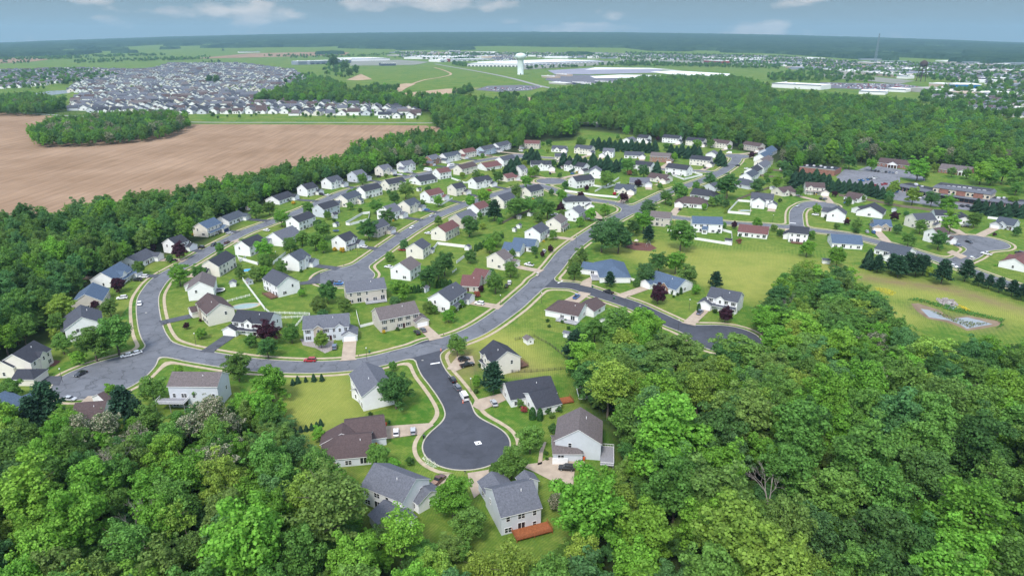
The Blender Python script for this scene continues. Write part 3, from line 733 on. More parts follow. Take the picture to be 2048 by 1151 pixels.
            if h > 1:
                stp = MB()
                for i in range(8): stp.box((X-dw-.3-.35*(i+1), y1, h*(1-(i+1)/9)-.06), (X-dw-.3-.35*i, y1+s*1.1, h*(1-(i+1)/9)))
                stp.build('stairs', dm, do)
        elif o[0] == '+':      # another block: +x1,y1,x2,y2,eave,width[,hip]
            v = o[1:].split(','); a1, b1, a2, b2, ee, ww = map(float, v[:6]); hh = v[6] if len(v) > 6 else ''
            pt = .5 if ee < 4 else .62; rz_ = ee + ww/2*pt; p_, q_ = at(a1, b1, rz_), at(a2, b2, rz_)
            m_ = (p_ + q_) / 2; dd = q_ - p_; ang = math.atan2(dd.y, dd.x); ll = max(dd.xy.length / 2, 1.2)
            MM = inv @ Matrix.Translation((m_.x, m_.y, 0)) @ Matrix.Rotation(ang, 4, 'Z')
            b3, _ = block(walls, MM, ll, ww/2 - .01, ee - .013, pt, ('1' in hh, '2' in hh)); b3.build('wing_roof', [RM[rk], M_trim], root)
            if lod < 2:
                for sgn in (-1, 1):
                    nn = (MM.to_3x3() @ Vector((0, sgn, 0)))
                    if seen(nn.x, nn.y) and ll > 1.5:
                        q = MM @ Vector((0, sgn * (ww/2 + .01), 0)); place('window', win_mesh('d')[3], root, q.x, q.y, .9, math.atan2(nn.y, nn.x) + math.pi/2)
                    nn = (MM.to_3x3() @ Vector((sgn, 0, 0)))
                    if seen(nn.x, nn.y) and not hh:
                        q = MM @ Vector((sgn * (ll + .02), 0, 0)); place('window', win_mesh('n')[3], root, q.x, q.y, .9, math.atan2(nn.y, nn.x) + math.pi/2)
    walls.build('wall', WM[wk], root)
    if 'solar' in O:
        sgn = -1 if seen(0, -1) and cl.y < 0 else 1
        for k in (-.55, .1, .62):
            X = l * k; MB().poly([(X-1.6, sgn*w*.75, e+w*.25*pitch+.35), (X+1.6, sgn*w*.75, e+w*.25*pitch+.35), (X+1.6, sgn*w*.15, e+w*.85*pitch+.3), (X-1.6, sgn*w*.15, e+w*.85*pitch+.3)]).build('solar_panel', M_glass, root)
    if lod == 0:
        MB().tube((l*.3, -w*.3, r-1.2), (l*.3, -w*.3, r-.3), .12).build('vent_pipe', M_trim, root)
    if 'ch' in O:
        MB().box((-l-.7, -.6, 0), (-l-.02, .6, r+.8)).build('chimney', WM[wk], root)
    HOUSES.append(dict(o=root, st=st, x=(x1+x2)/2, y=(y1+y2)/2, c=c, rk=rk, wk=wk, sto=storey, desc=desc, L=2*l, dist=dist, W=W))
    return root

H_DATA = """
A|163 633.9 161 609.7|2 13|R0|d w|+177,640,190,637,3,6 +131,646,131,640,2.8,5|with a low sunroom behind the two large round trees inside the crescent bend
A|169 588.6 185.6 565.2|1.5 12|R0|b e|+192,575,200,574,2.8,6|behind a white car and two orange bushes at the crescent bend
A|202 545.1 240 523.6|1.5 12|R2|b w|x.45 p A|with a small dormer and a purple tree in front at the crescent bend
A|254.3 515 291 497|1 12|R2|d w||of one floor, between the forest lawn and the bend of the upper street
A|336.3 477 362 468.8|2 10|R2|k w|S A|with a purple tree against its street side by the left woods
A|397.6 446 427.5 434.7|2 10|R2|b c|G p A|with a navy garage door and two cars parked before it
A|441.5 433.8 475.8 420.6|1 11|R2|u w|A|of one floor, right after the house with the navy garage door
A|543.5 392.5 575 382|1 12|R2|k w|A|of one floor with a yellow bush by its garage
A|603 369 625 364|2 11|R2|k w|A S|at the foot of the tree line, before two cars on a dark drive
A|651.6 355.6 675 350|2 11|R2|d w|x.4 A|
A|703.4 343 722.8 338.5|2 11|R2|g s|A|
A|757 331.5 775.6 327.7|2 10|R2|g c|x.5 A|
A|800 323.6 823 319.7|2 10|R1|g w|x.6 A|
A|854.7 312 872 307.8|2 10|R1|g r|x.6 A|
A|884.6 307 914.4 301.6|2 10|R1|u w|x.7 A|
A|922.4 299 946 295|2 10|R1|m c|A|
A|960 293.7 984.8 288.5|2 10|R1|d y|x.7|
A|990 286.7 1014.6 281|2 10|R1|d w|x.8|
B|398 563 405 543|2 11|L0|t w|+379,566,379,562,2.8,5|between the crescent bend and a second brown-roofed house
B|416.4 520.5 451 501|2 10|L1|k c||with its back to a small blue swimming pool
B|482 481.5 515 468|2 10|L0|k w||with a tall bright tree at its right corner
B|546 465 584 451|1.5 13|L1|g w||low and wide, behind the clump of trees above the middle court
B|583.5 434 617 422|2 10|L0|k w|gw|
B|635 409 666.5 399.5|2 10|L0|k s|+665,425,672,424,2.8,5|with a red deck at its back
B|682 390 710.5 380|2 10|L1|u c|+716,397,722,395,3,5|
B|720 373.7 754.5 365.8|2 10|L0|k w||
B|769.4 359.6 803.7 353.5|2 10|L0|k c||
B|829 353.5 863 347|1 14|L0|k w||
B|872 337.7 895 334|2 10|L0|m w||
B|915 330.6 946 323.6|2 10|L2|n c||
B|962 326 993.5 321|1 14|L0|m w||
B|998.8 314 1023.4 308.7|2 10|L0|d w||
C|545.6 538 575 553.7|2 11|L0|d w|Db0705|with a brown deck, standing alone on the wide lawn left of the middle court
C|578 508 602 497|2 11|R2|u w|x.6 A|whose open garage faces the middle court
C|675.8 471 699.4 462|2 10|R2|k w|x.6 p A|with yellow bushes at its corner, on the middle street
C|767 413 789 406|2 12|R2|g w|A|
C|807 401.8 828.3 394.8|2 10|R2|u c|x.5 A|
C|849.4 381.6 877.5 375|2 10|R2|m w|A|
C|903 368.4 923 364.4|2 10|R2|k c|A|
C|944.3 356 976 350|2 10|R2|k w|x.5 A|
C|1005 349 1024 345|1 11|R2|m c||
C|1035 331.7 1047 329.5|2 10|R2|g w|x.6|
C|740 446 765 437|2 10|R2|d e|A|
D|689 563.6 767 554.7|2 11|L0|g e|Dw0705|long, with a white-railed deck, below the middle court
D|799.5 525.6 821 512.3|2 11|L0|t w||above the round bright tree, its end wall to the lawn
D|828 486.7 843.6 476|2 10|L0|d c|+845,492,849,488,3,4|by the white fence corner on the middle street
D|875.8 452.8 904 439.6|2 10|L0|m c||
D|911 428 939 417.6|2 11|L0|g e||
D|946 408 967 401|2 10|L0|m w||
D|995 391 1020 383.4|2 11|L0|d c||
D|1051 374.8 1077 367.8|2 10|L0|k c||
E|415.4 585.7 439 607|2 11|R1|n c|x.3q A S|with a stone front and yellow bushes on the inside of the crescent
E|476 619 547.7 625|2 10|R1|k w|x.45 p A S|whose drive is edged pale, behind a large purple tree
E|607 632 697 626|2 11|R2|g s|x.33q x.8 S|with a stone entrance gable and rocky front bed
E|750.7 615.9 828 601.5|2 11|R2|t e|S|of tan stone with green-grey shutters and two cars on its drive
E|877 585 911 563.6|2 11|R2|d w|p S|beside a hedge-lined drive with a white car
E|926 549.5 961.5 551|1 13|R0|m e|+952,536,978,540,3,12|low, of one floor, at the middle of the main street's left side
E|991 505 1008 497|2 11|R2|t c||with a white pickup on its drive
E|1029 475 1073 478.5|1 12|R0|b w|+1009.7,483.6,1045.6,486.7,3,13|low and wide, next to two purple bushes on the main street
E|1065 455 1083 444|2 10|R2|d w||
E|1107 436 1120.6 427|2 10|R0|t c|+1117,447,1126,444,2.8,6 p|
E|1144 416.7 1158.4 409.7|2 10|R2|g w|p|
E|1140 392 1168 391|2 10|R2|k w|h1 h2|
F|1222 518 1228 532|1 15|L0|b w|+1167,523,1215,529,2.9,10 h2 h1 Dw0905|L-shaped, on the corner where the wooded court begins
F|1313 541.5 1371 559|1 14|R1|b w|x.62r|with a brick gable and a purple tree on the wooded court
F|1423 573.3 1483 584.7|2 10|R1|d w|x.45 p S|with a big garage gable at the mowed field's edge
F|1127 600 1169 608|1 13|L0|n w|+1169,608,1192,594,2.9,10 h1 Dw0605|long and low, at the mouth of the wooded court opposite the corner
F|1222 634 1243 623|1 11|L0|d w||half hidden among trees on the wooded court
G|987 680 1013.8 702|2 11|R0|k c|+968,713,984,724,2.8,4 x.5 Db0510|on the corner of the near court with a dark deck and a dry yard
G|1011 766 1100 752|1 12|L0|k w|+1058,786,1106,775,2.9,12 Dr1006|low, with a row of round bushes in front on the near court
G|1157 859 1161 815|2 13|L0|t s|+1105,874,1135,874,2.8,10,2 Dg0110|with a side garage and a black car on its broad concrete drive
G|986 978 1064 960|2 12|L0|g s|+983,943.5,1004,974,3.2,8 +1049.7,940.5,1060,955,4.5,5 Dr0709|with an orange-brown deck, nearest the camera at the near court
G|750 926 831 957|2 11|L0|g w|+768,1000,800,1032,2.9,9 +838,966,860,982,3.2,8|partly under trees below the near court, with a white dormer
G|682 871 741.5 866|1 13|L0|n s|+690,841,767,831,2.9,14 +683,866,686,846,3.0,13 h1|low, with three yellow bushes and two cars on the near court
G|730 723.6 757 766|2 11|L0|g w|+711,778,722,774,2.9,6|with a glazed sunroom on the big mown lawn
H|24.6 708 66.7 681|2 11|R0|k c|x.55 +1,722,20,710,4.5,8 +36,738,60,738,2.8,8,2|with two garage wings left of the crescent bulb
H|8 806 66 784|1.5 11|L0|b s|+-20,800,12,780,3,9|cut by the left edge of the picture
H|152 805.6 213 801.5|1 12|L0|n w|+196,788,214,780,2.8,8|low, half hidden behind conifers under the crescent bulb
H|346 743 443 744|3 9|L0|t s|Dg0135 w3|tall, with a high grey deck and outside stairs
I|1046.6 280 1080 281|2 10|R1|m e||
I|1105.5 290.8 1133.6 292|1 12|R2|d w|x.4|
I|1153 289 1186 292|2 10|R2|d c|x.3|
I|1207.4 296 1228.5 297|2 10|R1|g w|x.5|
I|1249.6 302.7 1288 304|1 12|R2|d w||
I|1303 304 1342 306.6|2 10|R2|t r|S|
I|1383.5 310 1424 313.6|2 10|R2|k c|S|
I|1423 304 1428 300|1 11|R0|g w||
J|1061.5 321 1102 320.7|2 10|R2|k w|solar x.5|
J|1135 321 1173 326.5|2 10|R2|k w|x.4|
J|1191 337 1192 331|2 10|L0|g w||
J|1110 306 1133.6 306|2 9|L0|d c||
J|1145 353 1181 348.4|2 11|L0|k w|gw|
J|1272.5 320.7 1306.7 324.7|2 10|L0|k w||
J|1337.8 325.6 1380 331|2 11|L0|k w|Dg0405|
K|1233 367 1270 370|1 13|R2|u c|x.5|
K|1260 354.6 1299 355.5|1 13|R2|g s||
K|1302 345 1339 350|1 13|R2|n c|x.6|
K|1303.5 421.4 1343 424.6|2 10|L0|t e||
K|1384.6 432 1444 434|2 11|L0|b w|+1406,452,1416,453,3,6|
K|1370 392.5 1400 395|1 14|R1|n w|h1 h2|
K|1388 376 1420 380|1 14|R0|k s|h2|
K|1418 367 1434 363|1 12|L0|d s||
K|1480 356 1497 359|1 14|L0|d s|h2|
L|1253 276 1265.4 273|1 11|R0|g w||
L|1278.6 268.8 1299 270.7|2 10|R2|k w||
L|1328 268.8 1361.5 271.4|2 10|R2|k w||
L|1375.6 274 1410.7 277|2 10|R2|k c||
L|1428 277.8 1461 281.6|2 10|R2|n c|x.3|
L|1491.6 282 1525 287|2 10|R2|n e||
L|1529 298 1544 291|1.5 12|L0|b s||
L|1520 308 1535 300|1.5 11|L0|b w||
L|1520 318 1537 310|2 10|L0|t c||
L|1517 328 1532 319|2 10|L0|g w||
L|1501 336 1515 329|2 10|L0|k w||
L|1492 346 1507 338|2 10|L0|u w||
M|1504 384.5 1548 388|2 11|R2|d w|+1518,396,1522,388,5.2,9|with a walled white pool yard at its left
M|1555 375 1581 372|1 12|R2|n c|x.3|
M|1611 364 1649 365.7|2 10|R2|n c|x.25 p|
M|1674.6 417.6 1677 411|2 11|R0|d w|+1648,414,1668,417,4,8|standing inside the loop of the small right court
M|1479.5 447.8 1538 453.6|1 13|L0|m w||long, of one floor, backing onto the mown field
M|1580.6 451 1618.4 454.5|2 10|L1|k w|Db0605|
M|1662 467.7 1722 471.2|1 14|L0|b w||
M|1762.7 482 1824 495.5|1 13|L0|u w|+1780,508,1790,503,2.8,7|
M|1698 383 1727 388|1 12|R0|n w|+1700,396,1706,391,2.9,6|
M|1741 414 1749 405|1 16|R0|k w|+1715,413,1735,410,2.9,9|
M|1747 437.7 1781 439.6|1 12|R1|b q|x.6|
M|1825 427 1863 425|2 11|R2|d c||
M|1868 419 1892 420|2 9|R2|k w||
M|1866 456.6 1887 453.8|2 10|R2|n w|nd|
M|1930 434 1922 424|1 9|R0|k w||
M|1999 433 2036 439|1 13|R1|u s|x.4|
M|2030 517 2066 500|1 13|R0|m w|+2020,508,2050,515,2.9,10|
"""
STN = dict(A='outer side of the upper street', B='inner side of the upper street', C='upper side of the middle street', D='lower side of the middle street',
  E='left side of the main street', F='wooded court', G='near court', H='crescent bulb', I='far street under the first tree line', J='street behind the dark conifers',
  K='junction at the centre', L='row against the far woods', M='right-hand streets')
SHORT = dict(A='upper street', B='inner upper street', C='middle street', D='lower middle street', E='main street', F='wooded court', G='near court', H='crescent bulb', I='far street', J='conifer street', K='centre junction', L='far row', M='right-hand street')
for r_ in H_DATA.strip().split('\n'): make_house(r_)
ORD = 'first second third fourth fifth sixth seventh eighth ninth tenth eleventh twelfth thirteenth fourteenth fifteenth sixteenth seventeenth eighteenth'.split()
for k in STN:
    hs = sorted([h for h in HOUSES if h['st'] == k], key=lambda h: h['x'])
    for i, h in enumerate(hs):
        fl = {1: 'one-floor', 1.5: 'storey-and-a-half', 2: 'two-floor', 3: 'three-floor'}[h['sto']]
        base = f"{WALL[h['wk']][1]} {fl} house with {ROOF[h['rk']][1]} roof"
        h['place'] = f"{ORD[i]} {SHORT[k]} house"
        if h['desc']:
            h['label'] = ' '.join((f"{WALL[h['wk']][1]} house, {ROOF[h['rk']][1]} roof, {h['desc']}").split()[:16])
        else: h['label'] = f"{base}, {ORD[i]} from left on {STN[k]}"
        h['label'] = ' '.join(h['label'].split()[:16]).rstrip(',') ; tag(h['o'], h['label'], 'house', 'houses of the suburb')
p_ = at(1112, 921, 1.2); q_ = at(1128, 921, 1.2); gq = [h for h in HOUSES if 1150 < h['x'] < 1165][0]['o']; mi_ = (Matrix.Translation(gq.location) @ Matrix.Rotation(gq.rotation_euler.z, 4, 'Z')).inverted(); c_ = mi_ @ ((p_ + q_) / 2)
gg = place('garage_door', MB().box((-2.3,-.12,0), (2.3,0,2.2)).mesh('garage_door', M_gar), gq, c_.x, c_.y, .02, -gq.rotation_euler.z)
# driveways run from each garage out to the street edge
for Mx, c, a, gx_, fy, s, dark in DRIVES:
    ca_, sa_ = math.cos(a), math.sin(a); wpt = lambda x, y: (c.x + x*ca_ - y*sa_, c.y + x*sa_ + y*ca_)
    t = None
    for k in range(4, 90):
        q = wpt(gx_, fy + s * k * .5)
        if sdf_at(*q) < .2: t = k * .5 + .6; break
    if t is None or t > 36: t = 10
    P = [wpt(gx_-2.7, fy), wpt(gx_+2.7, fy), wpt(gx_+2.7, fy+s*(t-1.6)), wpt(gx_+3.4, fy+s*t), wpt(gx_-3.4, fy+s*t), wpt(gx_-2.7, fy+s*(t-1.6))]
    if s > 0: pass
    else: P = P[::-1]
    sheet('driveway', P, M_drivedark if dark else M_drive, .155, world=True)
for h in HOUSES:
    if h['L'] > 24 or h['L'] < 7: print('LEN', round(h['x']), round(h['y']), round(h['L'], 1))
# ------------------------------------------------------------------ trees
LC = dict(g=(.098,.200,.038), b=(.125,.265,.032), d=(.062,.140,.034), y=(.175,.265,.042), p=(.045,.014,.026), c=(.026,.068,.034), s=(.045,.10,.022),
          o=(.42,.30,.02), r=(.24,.06,.05), e=(.030,.085,.018), t=(.074,.168,.052), v=(.110,.190,.042), w=(.085,.13,.05), h=(.17,.09,.05), k=(.40,.03,.06))
LM = {}
for k_, c_ in LC.items():
    LM[k_] = leaf_mat('leaves_' + k_, c_, objvar=.12 if k_ in 'opkrh' else .2, flower=(.50,.47,.34) if k_ == 'w' else None, fl=.60)
LM['mix'] = leaf_mat('leaves_mixed', (.045,.10,.024), (.085,.16,.034), objvar=.42, hue=.02)
M_bark = mat('bark', (.10,.08,.065), var=.3, scale=3); M_dead = mat('dead_wood', (.30,.27,.25), var=.2, scale=2)

def quads(C, Nn, size, aspect=1.0, r=rng):
    """leaf sprays: bent diamonds centred on C, facing Nn"""
    n = len(C); Nn = Nn / np.linalg.norm(Nn, axis=1, keepdims=True)
    a = r.normal(size=(n, 3)); a -= (a * Nn).sum(1, keepdims=True) * Nn; a /= np.linalg.norm(a, axis=1, keepdims=True); b = np.cross(Nn, a)
    s = size * r.uniform(.65, 1.35, (n, 1)); bend = Nn * s * r.uniform(-.05, .4, (n, 1))
    P = np.stack([C + a*s, C + b*s*aspect*.8 - bend, C - a*s*.9, C - b*s*aspect*.8 - bend], 1)
    return P.reshape(-1, 3), np.arange(4 * n).reshape(n, 4)
def broad(seed, Rr, H, limbs, dens, leaf, flat=.78, base=.25, open_=0.0, lr=(.13, .25), sub=7):
    """crown of leafy limbs, each limb a plume of overlapping small leaf masses; H total height, Rr crown radius"""
    r = np.random.default_rng(seed); zc = H * (base + 1) / 2; rz = H * (1 - base) / 2; C, rad = [], []
    for i in range(limbs):
        ct = 1 - (i + .5) / limbs * 1.7; ph = i * 2.4 + r.uniform(-.35, .35); st = math.sqrt(max(0, 1 - ct * ct)); ext = r.uniform(.72, 1.05)
        tip = np.array([st*math.cos(ph), st*math.sin(ph), ct]) * ext
        for j in range(sub):
            t = r.uniform(.45, 1.0); q = tip * t + r.normal(0, .13, 3); C.append(q * np.array([Rr*.9, Rr*.9, rz*1.0]) * (1 if j % 3 else np.array([.8, .8, 1.12]))); rad.append(r.uniform(*lr) * Rr * (1.25 - .45 * t))
    for j in range(7): C.append(r.normal(0, .22, 3) * np.array([Rr, Rr, rz])); rad.append(.36 * Rr)
    C = np.array(C) + np.array([0, 0, zc]); rad = np.array(rad); P, Nn = [], []; sc_ = np.array([1, 1, flat])
    for i in range(len(C)):
        n = int(dens * rad[i] ** 2 * 12.6 / (leaf * leaf * 2)); d = r.normal(size=(n, 3)); d /= np.linalg.norm(d, axis=1, keepdims=True); d = d[d[:, 2] > -.5]
        k = rad[i] * (r.uniform(.62, 1.15, (len(d), 1)) + .12 * np.sin(d[:, :1] * 6 + i) * np.cos(d[:, 1:2] * 7)); pt = C[i] + d * k * sc_; keep = np.ones(len(pt), bool)
        near = np.nonzero(np.linalg.norm(C - C[i], axis=1) < rad + rad[i])[0]
        for j in near:
            if j != i: keep &= np.linalg.norm((pt - C[j]) / sc_, axis=1) > rad[j] * .66
        if open_: keep &= r.random(len(pt)) > open_
        P.append(pt[keep]); Nn.append(d[keep] + r.normal(0, .5, (keep.sum(), 3)) + np.array([0, 0, .3]))
    return quads(np.concatenate(P), np.concatenate(Nn), leaf, r=r)
def cone(seed, Rr, H, n, leaf, tiers=11, droop=.35):
    r = np.random.default_rng(seed); t = r.random(n) ** .75; z = H * (.05 + .95 * (1 - t * .98)); R0 = Rr * (t ** .62) 
    ph = r.uniform(0, 6.283, n); tier = .78 + .16 * np.sin(t * tiers * 6.283 + 2*np.sin(ph*3)) + .20 * np.sin(ph * 4 + t * 17); rr = R0 * tier * r.uniform(.72, 1.05, n)
    C = np.stack([rr*np.cos(ph), rr*np.sin(ph), z - droop * rr * .5], 1)
    Nn = np.stack([np.cos(ph), np.sin(ph), np.full(n, 1.0)], 1) + r.normal(0, .35, (n, 3))
    return quads(C, Nn, leaf, 1.0, r)
def column(seed, Rr, H, n, leaf):
    r = np.random.default_rng(seed); t = r.random(n); z = H * t; ph = r.uniform(0, 6.283, n)
    rr = Rr * np.sqrt(np.clip(1 - (np.clip(t - .3, 0, 1) / .7) ** 2.2, 0, 1)) * r.uniform(.8, 1.05, n)
    C = np.stack([rr*np.cos(ph), rr*np.sin(ph), z], 1); Nn = np.stack([np.cos(ph), np.sin(ph), np.full(n, .5)], 1) + r.normal(0, .4, (n, 3))
    return quads(C, Nn, leaf, r=r)
def pine(seed, Rr, H, leaf):
    r = np.random.default_rng(seed); Ps, Ns = [], []
    for k in range(46):
        t = k / 46; z = H * (.22 + .76 * t); L_ = Rr * (1 - t) ** .65 * r.uniform(.65, 1.1) + .3; ph = k * 2.4 + r.uniform(-.3, .3); m = int(22 + 60 * L_ / Rr)
        u = r.uniform(.25, 1, m) ** .7; C = np.stack([np.cos(ph)*u*L_, np.sin(ph)*u*L_, z + .12*u*L_], 1) + r.normal(0, 1, (m, 3)) * np.array([.5, .5, .22]) * (Rr / 4)
        Ps.append(C); Ns.append(np.array([[0, 0, 1.]]) + r.normal(0, .5, (m, 3)))
    return quads(np.concatenate(Ps), np.concatenate(Ns), leaf, r=r)
def trunk_mesh(seed, H, r0, top, limbs=5, spread=.4):
    rr = random.Random(seed); mb = MB(); P = [Vector((0, 0, -.2))]; n = 5
    for i in range(n): P.append(Vector((rr.uniform(-.05, .05)*H*.3, rr.uniform(-.05, .05)*H*.3, H*top*(i+1)/n)))
    for i in range(n): mb.tube(P[i], P[i+1], r0*(1-.7*i/n), r0*(1-.7*(i+1)/n), 8, cap=False)
    for k in range(limbs):
        a = k * 2.4 + rr.random(); b = P[2 + k % 3]; e = b + Vector((math.cos(a)*spread*H, math.sin(a)*spread*H, H*.22)); m = b.lerp(e, .5) + Vector((0, 0, H*.03))
        mb.tube(b, m, r0*.42, r0*.28, 6, cap=False); mb.tube(m, e, r0*.28, r0*.08, 6)
    return mb.mesh('trunk', M_bark)
# shapes: name -> (crown variants, trunk, nominal width, nominal height)
SH = {}
def reg(k, fs, H, Wd, r0, top, limbs=5, spread=.2):
    SH[k] = ([f() for f in fs], trunk_mesh(hash(k) % 99 if False else len(SH), H, r0, top, limbs, spread), Wd, H)
reg('forest', [lambda s=s: broad(s, 7.2, 20, 14 + s % 3, 1.1, .30, base=.1) for s in (1, 2, 3, 4, 5)], 20, 15, .38, .7)
reg('tall', [lambda s=s: broad(s, 5.0, 20, 15, 1.15, .29, base=.06, lr=(.18, .32)) for s in (11, 12)], 20, 10.5, .32, .75)
reg('airy', [lambda s=s: broad(s, 6.4, 19, 17, .9, .25, base=.14, open_=.25, lr=(.10, .20)) for s in (21, 22)], 19, 13.5, .3, .75, 7, .26)
reg('yard', [lambda s=s: broad(s, 3.6, 7.6, 14, 1.5, .20, base=.08, lr=(.19, .32), sub=6) for s in (31, 32, 33)], 7.6, 7.4, .17, .6)
reg('shrub', [lambda s=s: broad(s, 1.0, 1.5, 7, 1.7, .10, base=.0, lr=(.28, .42), sub=3) for s in (41, 42)], 1.5, 2.1, .05, .5, 3)
reg('spruce', [lambda s=s: cone(s, 3.0, 8.0, 5200, .26) for s in (51, 52)], 8.0, 6, .2, .9, 0)
reg('pine', [lambda s=s: pine(s, 3.6, 9.5, .34) for s in (61, 62)], 9.5, 7.2, .2, .95, 0)
reg('column', [lambda s=s: column(s, 1.0, 4.2, 1500, .14) for s in (71,)], 4.2, 2.0, .1, .8, 0)
_cm = {}
def crown_mesh(shape, i, mk):
    k = (shape, i, mk)
    if k not in _cm:
        V, Q_ = SH[shape][0][i]; _cm[k] = mesh_np(f'crown_{shape}_{mk}', V, Q_, LM[mk])
    return _cm[k]
NM = dict(p='purple_leaved_tree')
KIND = dict(g='round green tree', b='bright green tree', d='dark green leafy tree', y='yellow-green tree', p='purple-leaved tree', c='dark conifer', t='blue-green tree',
            o='golden yellow bush', r='rust-red bush', e='narrow clipped evergreen', s='green shrub', v='olive-green tree', w='cream-blossomed tree', h='brown-leaved shrub', k='red flowering shrub')
def tree(x, y, z, wd, shape, mk, h=None, i=None, name=None, trunk=True):
    cr, tk, W0, H0 = SH[shape]; s = wd / W0; sz = s * (h / (H0 * s) if h else random.uniform(.9, 1.12))
    i = random.randrange(len(cr)) if i is None else i % len(cr)
    root = empty(name or NM.get(mk) if (name is None and mk in NM and shape not in ('shrub','column','spruce','pine')) else name or ('conifer' if shape in ('spruce', 'pine') else 'shrub' if shape == 'shrub' else 'evergreen_shrub' if shape == 'column' else 'garden_tree'), (x, y, z), random.uniform(0, 6.28)); root.scale = (s, s, sz)
    link('crown' if shape not in ('shrub', 'column') else 'foliage', crown_mesh(shape, i, mk), root)
    if trunk: link('trunk' if shape not in ('shrub', 'column') else 'stem', tk, root)
    return root
